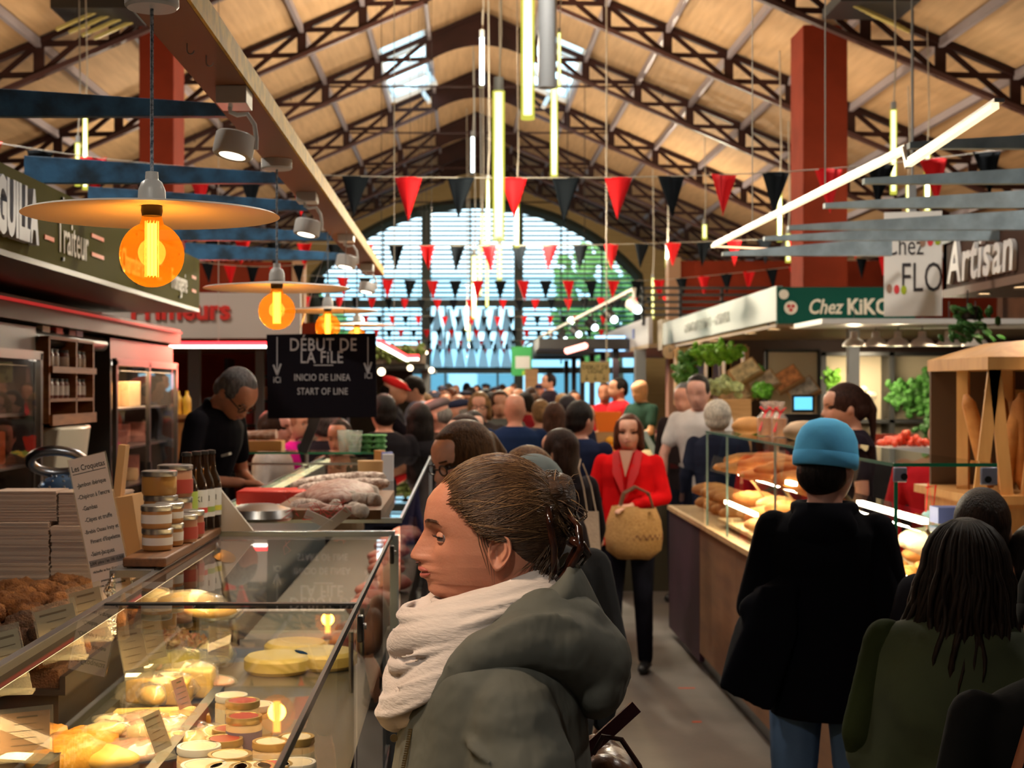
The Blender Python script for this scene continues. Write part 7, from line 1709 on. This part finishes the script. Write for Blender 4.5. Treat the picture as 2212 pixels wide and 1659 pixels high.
# ears
for sg in (-1, 1):
    ax = .0715; rings = []; na = 40
    def ear_pt(r, th, h):
        c, s_ = cos(th), sin(th)
        wy = (.0165 if c > 0 else .0195) * (1 - .34 * max(0, -s_) ** 1.5); wz = .0275 if s_ > 0 else .0295
        y, z = .0005 + wy * r * c * (1 + .05 * s_), -.003 + wz * r * s_
        return V((sg * (ax + h + .36 * max(0, .012 - y)), y + (z + .003) * -.10, z))
    def ear_h(r, th):
        c, s_ = cos(th), sin(th); bk = .5 - .5 * c
        rim = .0055 * exp(-((r - .90) / .085) ** 2) * (.35 + .65 * min(1, max(0, bk * 1.5 + max(0, s_) * .8))) * (1 if s_ > -.75 else .3)
        anti = .0035 * exp(-((r - .58) / .12) ** 2) * max(0, bk * 1.2 - .1) * (1 if s_ > -.8 else 0)
        yy, zz = r * c, r * s_
        con = -.0075 * exp(-((yy - .18) / .30) ** 2 - ((zz + .12) / .33) ** 2)
        tra = .0035 * exp(-((yy - .72) / .16) ** 2 - ((zz + .12) / .20) ** 2); lob = .0025 * exp(-(yy / .4) ** 2 - ((zz + .85) / .2) ** 2)
        return .006 + rim + anti + con + tra + lob
    for r, off in ((.62, -.006), (.86, -.003), (1.0, .004)): rings.append([ear_pt(r, 2 * pi * j / na, off) for j in range(na)])
    for r in (1.03, 1.0, .96, .92, .88, .83, .78, .72, .66, .60, .54, .48, .41, .34, .26, .18, .10, .03): rings.append([ear_pt(r, 2 * pi * j / na, ear_h(r, 2 * pi * j / na)) for j in range(na)])
    body.loft(rings if sg < 0 else [q[::-1] for q in rings])
    # arm, wrist and hand inside the sleeve
    e_, w_ = V((sg * .220, -.060, 1.04 - ZE)), V((sg * .20, .12, .90 - ZE)); d = (w_ - e_).normalized(); up = V((sg, 0, 0)); lat = d.cross(up).normalized()
    body.cap(V((sg * .15, -.018, 1.31 - ZE)), e_, .045, .038, 14).cap(e_, w_, .038, .026, 14).cap(w_, w_ + d * .075, .026, .030, 14, flat=.55, up=up)
    for k in range(4):
        b0 = w_ + d * .085 + lat * (-.024 + k * .016); L = (.056, .064, .060, .046)[k]; m1 = b0 + d * L * .55 + V((0, 0, -.010)); m2 = m1 + d * L * .35 + V((0, 0, -.02))
        body.cap(b0, m1, .0085, .0078, 8).cap(m1, m2, .0078, .0062, 8)
    t0 = w_ + d * .028 + lat * .024; body.cap(t0, t0 + d * .035 + lat * .024, .011, .009, 8).cap(t0 + d * .035 + lat * .024, t0 + d * .062 + lat * .028, .009, .0072, 8)
W0 = body.build('person', m_skin, smooth=180, loc=(WX, WY, ZE), rz=90); k_s = W0.modifiers.new('s', 'SMOOTH'); k_s.factor = .5; k_s.iterations = 2
T(W0, 'foreground person in profile with a bun, cream scarf and hooded coat', 'person')
def wch(mb, nm, mt, **k): # children built in world-height local coordinates (z absolute)
    mb.v = [(v[0], v[1] , v[2] - ZE) for v in mb.v]
    return mb.build(nm, mt, W0, **k)
def hch(mb, nm, mt, **k): return mb.build(nm, mt, W0, **k)
# hp() gives y relative to WX: local y = WX - worldX  (world X = WX - y)
# eyes
m_eyew = M('eye_white', (.26, .20, .18), .25); m_iris = M('iris', (.06, .05, .03), .15)
for sg in (-1, 1):
    c = V((sg * .0305, .0835, .0125))
    e = hch(MB().ell(c, .0118, None, 20, 14), 'eyeball', m_eyew, smooth=180)
    MB().ell(c + V((0, .0062, -.0005)), (.0066, .0060, .0066), None, 16, 10).build('iris', m_iris, e, smooth=180)
    lid = MB()
    def cap_(z0, z1, r, a0=-80, a1=80):
        rr_ = []
        for i in range(9):
            el = R(z0 + (z1 - z0) * i / 8); rr_.append([c + V((r * sin(R(a0 + (a1 - a0) * j / 14)) * cos(el), r * cos(R(a0 + (a1 - a0) * j / 14)) * cos(el), r * sin(el))) for j in range(15)])
        lid.loft(rr_, closed=False, caps=False)
    cap_(6, 88, .0130); cap_(-85, -22, .0128)
    hch(lid, 'eyelids', m_skin, smooth=180, solid=.0014)
    ls = MB(); ls.tube([c + V((.0134 * sin(R(a)) * cos(R(9)), .0140 * cos(R(a)) * cos(R(9)), .0134 * sin(R(9 - abs(a) * .05)))) for a in range(-75, 76, 15)], .0011, 5)
    for a in range(-60, 70, 10): 
        p = c + V((.0134 * sin(R(a)), .0138 * cos(R(a)), .0024)); ls.tube([p, p + V((sin(R(a)) * .004, .0045, .0006)), p + V((sin(R(a)) * .006, .006, .0035))], [.0004, .0003, .0001], 4)
    hch(ls, 'eyelashes', M('lash', (.02, .01, .008), .6))
    eb = MB(); rb = random.Random(3)
    for i in range(120):
        t_ = rb.random(); x = sg * (.014 + .034 * t_); y = .1145 - .004 * t_ - .0155 * t_ * t_; z = .0355 + .005 * sin(t_ * 2.4) + rb.uniform(-.0028, .0028) * (1 - t_ * .5)
        eb.tube([V((x, y, z)), V((x + sg * .004, y - .0004 - .003 * t_, z + .0008 * (1 - t_)))], [.00055, .0002], 4)
    hch(eb, 'eyebrow', M('brow_hair', (.09, .04, .02), .7))
# lips
m_lip = M('rose_lips', (.50, .13, .10), .38, var=.08, vs=60, sss=.1)
lp_ = MB()
ux_ = [-.0225, -.018, -.012, -.006, 0, .006, .012, .018, .0225]
lp_.tube([V((x, .1225 - 26 * x * x * .9 - (.0006 if x == 0 else 0), -.0372 - 4 * x * x)) for x in ux_], [.0008, .0026, .0037, .0043, .0040, .0043, .0037, .0026, .0008], 12, flat=.95)
lp_.tube([V((x, .1180 - 26 * x * x * .85, -.0485 + 8 * x * x)) for x in ux_], [.0008, .0028, .0042, .0050, .0053, .0050, .0042, .0028, .0008], 12, flat=.95)
hch(lp_, 'lips', m_lip, smooth=180)
nb = MB()
for sg in (-1, 1): nb.ell((sg * .0085, .1245, -.0278), (.0040, .0055, .0016), rot(-12, 0, 0), 10, 6)
hch(nb, 'nostrils', M('nostril_dark', (.10, .025, .018), .8))
# ---- hair
HCn = V((0, .0, .034)); HR = V((.0875, .1065, .106))
def proj(p, k=1.0):
    d = V(p) - HCn; m = sqrt((d.x / HR.x) ** 2 + (d.y / HR.y) ** 2 + (d.z / HR.z) ** 2); return HCn + d / m * k
FH = [(.150, .060), (.128, .075), (.112, .092), (.098, .101), (.0861, .100), (.074, .088), (.062, .074), (.050, .061), (.038, .048), (.027, .038), (.018, .024), (.010, .005), (.0, -.016), (-.02, -.022), (-.045, -.026), (-.08, -.03)]
mb = MB(); nu, nv = 96, 64; ok = {}; vs = []; fs = []
for i in range(nv + 1):
    for j in range(nu):
        a = pi * i / nv; b = 2 * pi * j / nu
        vs.append(HCn + V((HR.x * sin(a) * sin(b), HR.y * sin(a) * cos(b), HR.z * cos(a))))
out_ = [v.y > lerp_tab(FH, v.z) for v in vs]
for k_i, v in enumerate(vs):
    fh = lerp_tab(FH, v.z); dd = max(0, fh - v.y)
    if out_[k_i] and 1 - ((fh - HCn.y) / HR.y) ** 2 - ((v.z - HCn.z) / HR.z) ** 2 > 0:
        v.x = math.copysign(HR.x * sqrt(1 - ((fh - HCn.y) / HR.y) ** 2 - ((v.z - HCn.z) / HR.z) ** 2), v.x); v.y = fh
    sh_k = 1 - .105 * exp(-(dd / .014) ** 2)
    vs[k_i] = HCn + (v - HCn) * sh_k
for i in range(nv):
    for j in range(nu):
        q = (i * nu + j, i * nu + (j + 1) % nu, (i + 1) * nu + (j + 1) % nu, (i + 1) * nu + j); c = sum((vs[k] for k in q), V()) / 4
        if not all(out_[k] for k in q) and c.z > -.062: fs.append(q)
mb.add(vs, fs)
m_hair = M('brown_hair', (.085, .040, .018), .42, col2=(.035, .016, .008), vs=60, stretch=(2, .4, 3), bump=.6, bs=140, spec=.4)
m_hair2 = M('brown_strands', (.115, .057, .025), .38, col2=(.07, .034, .015), vs=25, spec=.5); m_hair3 = M('honey_strands', (.27, .145, .062), .38, spec=.5)
hr = hch(mb, 'hair', m_hair, smooth=180, solid=.004)
bun_c = V((0, -.092, .060))
bn = MB().ell(bun_c, (.040, .030, .052), rot(12, 0, 0), 28, 18).ell(bun_c + V((0, .012, -.04)), (.042, .03, .05), None, 20, 14).ell(bun_c + V((0, .010, .018)), (.044, .032, .032), None, 20, 14)
bn.build('bun', m_hair, hr, smooth=180, disp=(.010, .015))
nape = MB().ell((0, -.062, -.028), (.062, .034, .052), rot(-15, 0, 0), 24, 16); nape.build('nape_hair', m_hair, hr, smooth=180)
rr = random.Random(12); st1, st2 = MB(), MB()
def strand(p, q, lift, mbx, r, n=12, wob=.0008):
    p, q = V(p), V(q); ph = rr.uniform(0, 6); pts = []
    for i in range(n + 1):
        t_ = i / n; m = p.lerp(q, t_); s_ = proj(m, 1.012 + lift * sin(pi * t_)) if t_ < .88 else m.lerp(proj(m, 1.01), (1 - t_) / .12)
        s_ = s_ + V((wob * sin(ph + t_ * 7), 0, wob * cos(ph + t_ * 6))); pts.append(s_)
    mbx.tube(pts, [r * (.5 + .5 * sin(pi * min(1, .15 + i / n * .9))) for i in range(n + 1)], 5)
def hairline(u): # u 0..1 along hairline from ear-front up and over
    z = .012 + u * .092 if u < 1 else .104
    y = lerp_tab(FH, z) - .002; v = V((0, y, z)); d = (1 - ((y - HCn.y) / HR.y) ** 2 - ((z - HCn.z) / HR.z) ** 2)
    x = HR.x * sqrt(max(0, d)); return x, y, z
for sg in (-1, 1):
    for i in range(620 if sg < 0 else 160):
        u = rr.random(); x, y, z = hairline(u)
        p = V((sg * x, y + rr.uniform(-.012, .001), z + rr.uniform(-.003, .003)))
        if rr.random() < .5: # start further back on the crown
            t_ = rr.random() * .6; p = proj(p.lerp(V((sg * .04 * rr.random(), -.06, .12)), t_))
        q = bun_c + V((sg * rr.uniform(0, .030), rr.uniform(0, .02), rr.uniform(-.045, .035)))
        strand(p, q, rr.uniform(0, .018), st2 if rr.random() < .22 else st1, rr.uniform(.0003, .0007))
    for i in range(110): # over the top middle
        a = rr.uniform(-.9, .9); p = proj(V((.06 * a, .10 - .03 * abs(a), .106 + .01 * rr.random())))
        strand(p, bun_c + V((.03 * a, .01, rr.uniform(.0, .04))), rr.uniform(0, .02), st2 if rr.random() < .3 else st1, rr.uniform(.0003, .0007))
    for i in range(110): # nape and behind the ear sweeping up
        p = V((sg * (.074 - rr.random() * .03), -.024 - rr.random() * .05, -.012 - rr.random() * .055)); q = bun_c + V((sg * rr.uniform(.005, .03), .018, rr.uniform(-.06, -.01)))
        pts = [p.lerp(q, t_) + V((sg * .010 * sin(pi * t_), -.012 * sin(pi * t_), 0)) for t_ in [k / 8 for k in range(9)]]; (st2 if rr.random() < .12 else st1).tube(pts, [.0003] + [.0006] * 7 + [.0003], 5)
for i in range(130): # bun loops
    a0 = rr.uniform(0, 6.3); rad = rr.uniform(.7, .98); pts = []
    tilt = rot(rr.uniform(-20, 30), rr.uniform(-50, 50), rr.uniform(-40, 40))
    for k in range(12):
        a = a0 + k / 11 * rr.uniform(2.5, 3.6); pts.append(bun_c + V((0, 0, rr.uniform(-.0005, .0005))) + tilt @ V((.040 * rad * cos(a), .032 * rad * sin(a) , .050 * rad * sin(a + .6))))
    (st2 if rr.random() < .3 else st1).tube(pts, [.0003] + [.0009] * 10 + [.0002], 5)
for i in range(34): # loose ends of the twist and flyaways
    p = bun_c + V((rr.uniform(-.03, .02), rr.uniform(-.02, .01), rr.uniform(.0, .045))); d = V((rr.uniform(-.3, .3), rr.uniform(-1, -.1), rr.uniform(.1, 1))).normalized() * rr.uniform(.008, .022)
    st2.tube([p, p + d * .5 + V((0, 0, .003)), p + d + V((0, -.004, 0))], [.0006, .0005, .0001], 4)
for i in range(26):
    p = proj(V((rr.uniform(-.05, .05), rr.uniform(-.04, .09), .13))); st2.tube([p, p + V((rr.uniform(-.01, .01), -.012, .006)), p + V((rr.uniform(-.01, .01), -.03, .004))], [.0003, .0003, .0001], 4)
for k in range(4): # wisps before the ear
    st1.tube([V((-.077 + k * .001, .034 - k * .004, .030)), V((-.0785, .030 - k * .004, .008)), V((-.077, .024 - k * .005, -.012)), V((-.0735, .018 - k * .004, -.030 - .01 * k))], [.0008, .0008, .0006, .0002], 5)
for k in range(12):
    st1.tube([V((-.066, -.030 - k * .002, .010)), V((-.064 + .001 * k, -.034 - k * .002, -.02)), V((-.055, -.036 - k * .002, -.055)), V((-.050, -.036, -.08))], [.0008, .0010, .0009, .0003], 5)
st1.build('dark_strands', m_hair2, hr, smooth=180); st2.build('honey_strands', m_hair3, hr, smooth=180)
# claw clip
m_tor = M('tortoiseshell', (.045, .012, .006), .12, col2=(.010, .004, .003), vs=50, spec=.8, coat=.6)
cl = MB()
for sx_ in (-.030, -.012, .010):
    cl.tube([V((sx_ , -.112, .040)), V((sx_ * 1.5 - .012, -.125, .028)), V((sx_ * 1.6 - .016, -.126, .0)), V((sx_ * 1.5 - .012, -.108, -.030)), V((sx_ - .012, -.088, -.046))], [.004, .0055, .0055, .005, .003], 8, flat=.6)
cl.tube([V((-.040, -.086, .048)), V((-.055, -.080, .052)), V((-.060, -.082, .030)), V((-.056, -.088, .0)), V((-.050, -.088, -.03)), V((-.045, -.080, -.048))], [.003, .0048, .005, .0055, .005, .003], 8, flat=.55)
cl.tube([V((-.045, -.112, .010)), V((-.05, -.130, .004)), V((-.045, -.138, -.008)), V((-.03, -.128, -.020))], .006, 8)
cl.xf(Matrix.Translation((-.006, .008, 0)) @ Matrix.Diagonal((1.1, 1.05, 1.2, 1))); cl.build('claw_clip', m_tor, hr, smooth=180)
# ---- scarf
m_scarf = M('cream_gauze', (.74, .63, .56), .92, var=.04, vs=10, bump=.35, bs=70, stretch=(1, 1, 4), bd=.006, sheen=.3, spec=.15)
sc = MB(); rr = random.Random(6)
loops = [
 (.098, 1.432, -.080, 1.492, .080, .026), (.130, 1.418, -.076, 1.482, .090, .034), (.148, 1.384, -.066, 1.466, .100, .036),
 (.128, 1.348, -.050, 1.452, .106, .028), (.152, 1.322, -.045, 1.446, .108, .036), (.160, 1.288, -.030, 1.436, .110, .032), (.138, 1.262, -.015, 1.424, .104, .024)]
for (yf, zf, yb, zb2, a, r) in loops:
    ph = rr.uniform(0, 6); pts = []; rs2 = []
    for i in range(40):
        t_ = 2 * pi * i / 40; c, s_ = cos(t_), sin(t_)
        pts.append(V((a * s_, (yf + yb) / 2 + (yf - yb) / 2 * c, (zf + zb2) / 2 - (zb2 - zf) / 2 * (c if c < 0 else c ** 1.3) + .010 * sin(ph + 2 * t_)))); rs2.append(r * (.86 + .16 * sin(ph * 2 + 3 * t_)))
    sc.tube(pts, rs2, 14, closed=True)
for k in range(34):
    lo = loops[k % len(loops)]; yf, zf, yb, zb2, a, r = lo; ph = rr.uniform(0, 6); pts = []; al = rr.uniform(-70, 80)
    t0 = rr.uniform(-3.1, -.8); t1 = t0 + rr.uniform(1.2, 2.8); dr = rr.uniform(-25, 25)
    for i in range(22):
        u_ = i / 21; t_ = t0 + (t1 - t0) * u_; c, s_ = cos(t_), sin(t_); b_ = R(al + dr * u_); ro = r * .93
        y = (yf + yb) / 2 + ((yf - yb) / 2 + ro * cos(b_)) * c; z = (zf + zb2) / 2 - (zb2 - zf) / 2 * c + ro * sin(b_)
        pts.append(V(((a + ro * cos(b_)) * s_, y, z)))
    sc.tube(pts, [.0015 + .0050 * sin(pi * i / 21) for i in range(22)], 8)
wch(sc, 'scarf', m_scarf, remesh=.0036, sm=2)
# ---- coat
m_coat = M('sage_grey_canvas', (.115, .115, .095), .72, var=.08, vs=7, bump=.6, bs=7, spec=.25, bd=.03, stretch=(1, 1, .6))
ct = MB()
rows = [(1350, 955, 1185, .13, .05), (1385, 925, 1215, .175, .04), (1430, 900, 1240, .195, .03), (1500, 876, 1262, .20, .02), (1580, 858, 1272, .20, .01), (1659, 845, 1276, .20, 0), (1800, 840, 1280, .20, 0), (2000, 845, 1290, .205, 0), (2150, 835, 1300, .22, 0)]
rings = []
for py, pf_, pb, w, _ in rows:
    a_, b_ = hp(pf_, py), hp(pb, py); cy_ = (a_.y + b_.y) / 2; hy = (a_.y - b_.y) / 2
    rings.append([V((w * sin(t_), cy_ + hy * math.copysign(abs(cos(t_)) ** .9, cos(t_)), a_.z)) for t_ in [2 * pi * j / 32 for j in range(32)]])
ct.loft(rings)
for sg in (-1, 1):
    s0_ = V((sg * .168, -.018, 1.312)); e0 = V((sg * .220, -.060, 1.04)); w0 = V((sg * .20, .12, .90))
    ct.cap(s0_, e0, .070, .068, 16); ct.cap(e0, w0, .066, .050, 16); ct.cap(s0_.lerp(e0, .25), s0_.lerp(e0, .75), .080, .076, 16)
rr = random.Random(8)
for k in range(13):
    z_ = 1.27 - k * .030 + rr.uniform(-.01, .01); a0 = rr.uniform(-110, -50); a1 = a0 + rr.uniform(50, 110); pts = []; sl_z = rr.uniform(-.05, .06)
    for i in range(14):
        a = R(a0 + (a1 - a0) * i / 13); z2 = z_ + sl_z * i / 13; t_ = (1.345 - z2) / .285; cx2 = -.175 - .047 * t_; cy2 = -.018 - .042 * t_; r2 = .0785 - .010 * t_
        pts.append(V((cx2 + r2 * sin(a), cy2 + r2 * cos(a), z2)))
    ct.tube(pts, [.001 + .0065 * sin(pi * i / 13) for i in range(14)], 8)
0 and ct.tube([V((-.175 + .082 * sin(a) * -1 * .35, -.018 + .083 * cos(a), 1.345 + .083 * sin(a) * .95)) for a in [R(-25 + 230 * j / 20) for j in range(21)]], .004, 8)
wch(ct, 'coat', m_coat, remesh=.006, sm=5, disp=(.006, .05))
hd = MB()
def hs_(pts):
    P_ = [hp(a, b, x) for a, b, x, r in pts]
    for i in range(len(P_) - 1): hd.cap(P_[i], P_[i + 1], pts[i][3], pts[i + 1][3], 14)
for sg in (-1, 1):
    hs_([(900, 1590, sg * .08, .022), (965, 1490, sg * .12, .030), (1045, 1415, sg * .145, .038), (1130, 1385, sg * .145, .044), (1210, 1390, sg * .12, .054), (1275, 1425, sg * .06, .066)])
    hs_([(1100, 1345, sg * .10, .035), (1180, 1325, sg * .10, .04), (1240, 1350, sg * .07, .05), (1290, 1430, sg * .02, .055)])
    hs_([(1225, 1300, sg * .065, .026), (1262, 1370, sg * .05, .045), (1300, 1450, 0, .048)])
hd.ell(hp(1282, 1462, 0), (.125, .052, .062), None, 20, 14)
hd.ell(hp(1255, 1420, 0), (.12, .055, .07), None, 20, 14)
for k in range(9):
    u0 = k / 9; pts = []
    for i in range(12):
        t_ = i / 11; px_ = 960 + 270 * t_ + 30 * u0; py_ = 1470 - 110 * sin(t_ * 1.7) - 18 + 34 * (u0 - .3) - 10 * t_
        pts.append(hp(px_, py_, -.155 - .02 * sin(pi * t_)))
    if k % 2 == 0: hd.tube(pts, [.001 + .006 * sin(pi * i / 11) for i in range(12)], 8)
wch(hd, 'hood', m_coat, remesh=.006, sm=7, disp=(.005, .05))
fl_ = MB() # standing hood rim with its peak
edge = [(1172, 1282, -.085), (1200, 1262, -.088), (1222, 1236, -.075), (1236, 1196, -.055), (1262, 1238, -.045), (1288, 1292, -.035), (1318, 1352, -.025), (1344, 1420, -.01)]
lo = [(1165, 1330, -.11), (1195, 1330, -.12), (1225, 1330, -.11), (1245, 1345, -.09), (1262, 1375, -.08), (1282, 1410, -.07), (1300, 1450, -.05), (1320, 1490, -.02)]
A_, B_ = [hp(*e) for e in edge], [hp(*e) for e in lo]
def mid_(p, q, t_): m = p.lerp(q, t_); m.x -= .018 * sin(pi * t_); return m
for sg in (1, -1):
    rows_ = [[V((p.x * sg, p.y, p.z)) for p in ([mid_(a, b, t_) for a, b in zip(A_, B_)])] for t_ in [k / 6 for k in range(7)]]
    fl_.loft(rows_, closed=False, caps=False)
wch(fl_, 'hood_rim', m_coat, smooth=180, solid=.007, sub=1)
# zipper, cord eyelets
zp = MB(); a, b = hp(893, 1572, -.095), hp(868, 1700, -.11)
for i in range(26):
    p = a.lerp(b, i / 25); zp.box(p + V((-.012, .004, 0)), (.003, .006, .002))
zp.tube([a + V((-.012, .002, 0)), b + V((-.012, .002, 0))], .0014, 5)
wch(zp, 'zip', M('old_brass', (.25, .17, .07), .35, metal=.8))
ey_ = MB().lathe([(.0025, 0), (.006, 0), (.006, .002), (.0025, .002)], n=14, q=rot(0, -90, 0)).xf(Matrix.Translation(hp(859, 1590, -.10) + V((-.012, .005, 0))))
wch(ey_, 'eyelet', MATS['old_brass'])
tr = MB()
for sg in (-1, 1): tr.cap((sg * .09, -.01, .90), (sg * .10, .01, .50), .10, .07).cap((sg * .10, .01, .50), (sg * .10, -.02, .10), .068, .05)
tr.ell((0, -.01, .93), (.18, .12, .12)); wch(tr, 'trousers', cloth((.02, .02, .03)), remesh=.014, sm=3)
sh_ = MB()
for sg in (-1, 1): sh_.cap((sg * .10, -.03, .045), (sg * .10, .13, .038), .044, .036)
wch(sh_, 'shoes', m_black)
# handbag
hb_ = E('handbag', P(1335, 1640, 2.42), 'brown leather handbag with a dark red strap behind the grey-green coat', 'bag')
m_lea = M('brown_leather', (.16, .06, .02), .32, col2=(.07, .022, .008), vs=9, bump=.3, bs=30)
MB().cap((-.02, 0, -.03), (.03, .02, -.10), .040, .055, 16).cap((-.02, .14, -.03), (.03, .16, -.10), .040, .055, 16).ell((.0, .07, -.06), (.055, .11, .06)).build('bag_body', m_lea, hb_, remesh=.006, sm=4)
MB().tube([(-.045, -.045, .02), (-.03, -.05, .05), (.0, -.05, .045), (.03, -.045, .0), (.045, -.03, -.06)], .0045, 7).build('piping', M('dark_piping', (.05, .010, .008), .4), hb_)
MB().bar((-.055, -.03, .02), (.028, -.02, .092), .006, .022).build('strap', M('oxblood_strap', (.10, .012, .02), .4), hb_)
# ================================================================ unseen fill lamps added above the frame to brighten hall and crowd
hall_fill_spots = [(-1.2, -1.5), (-3.4, 5), (3.8, 5), (.3, 7.5), (-3.6, 10.5), (4.2, 10.5)]
for i, (x, y) in enumerate(hall_fill_spots):
    z = 5.0
    o = E('hall_fill_lamp', (x, y, z), 'added domed fill lamp, unseen, high under the roof slopes above the picture', 'lamp', 'added domed fill lamps')
    MB().lathe([(.001, .14), (.05, .14), (.10, .08), (.18, .0), (.175, .0), (.09, .07), (.001, .10)], n=24).build('lamp_dome', m_grey, o)
    MB().cyl((0, 0, .14), (0, 0, rz_(x) - z), .006, n=5).build('cord', m_black, o)
    MB().ell((0, 0, .04), .05, None, 12, 8).build('bulb', M('hall_fill_bulb', (1, 1, 1), emit=(1, .8, .55), es=4), o)
    lamp('SPOT', V((x, y, z - .02)), HALL_FILL, (1, .92, .80), .12, o, target=(x, y + .01, 0), spot=150)
for o in D.objects:
    if '_f' in o: del o['_f']
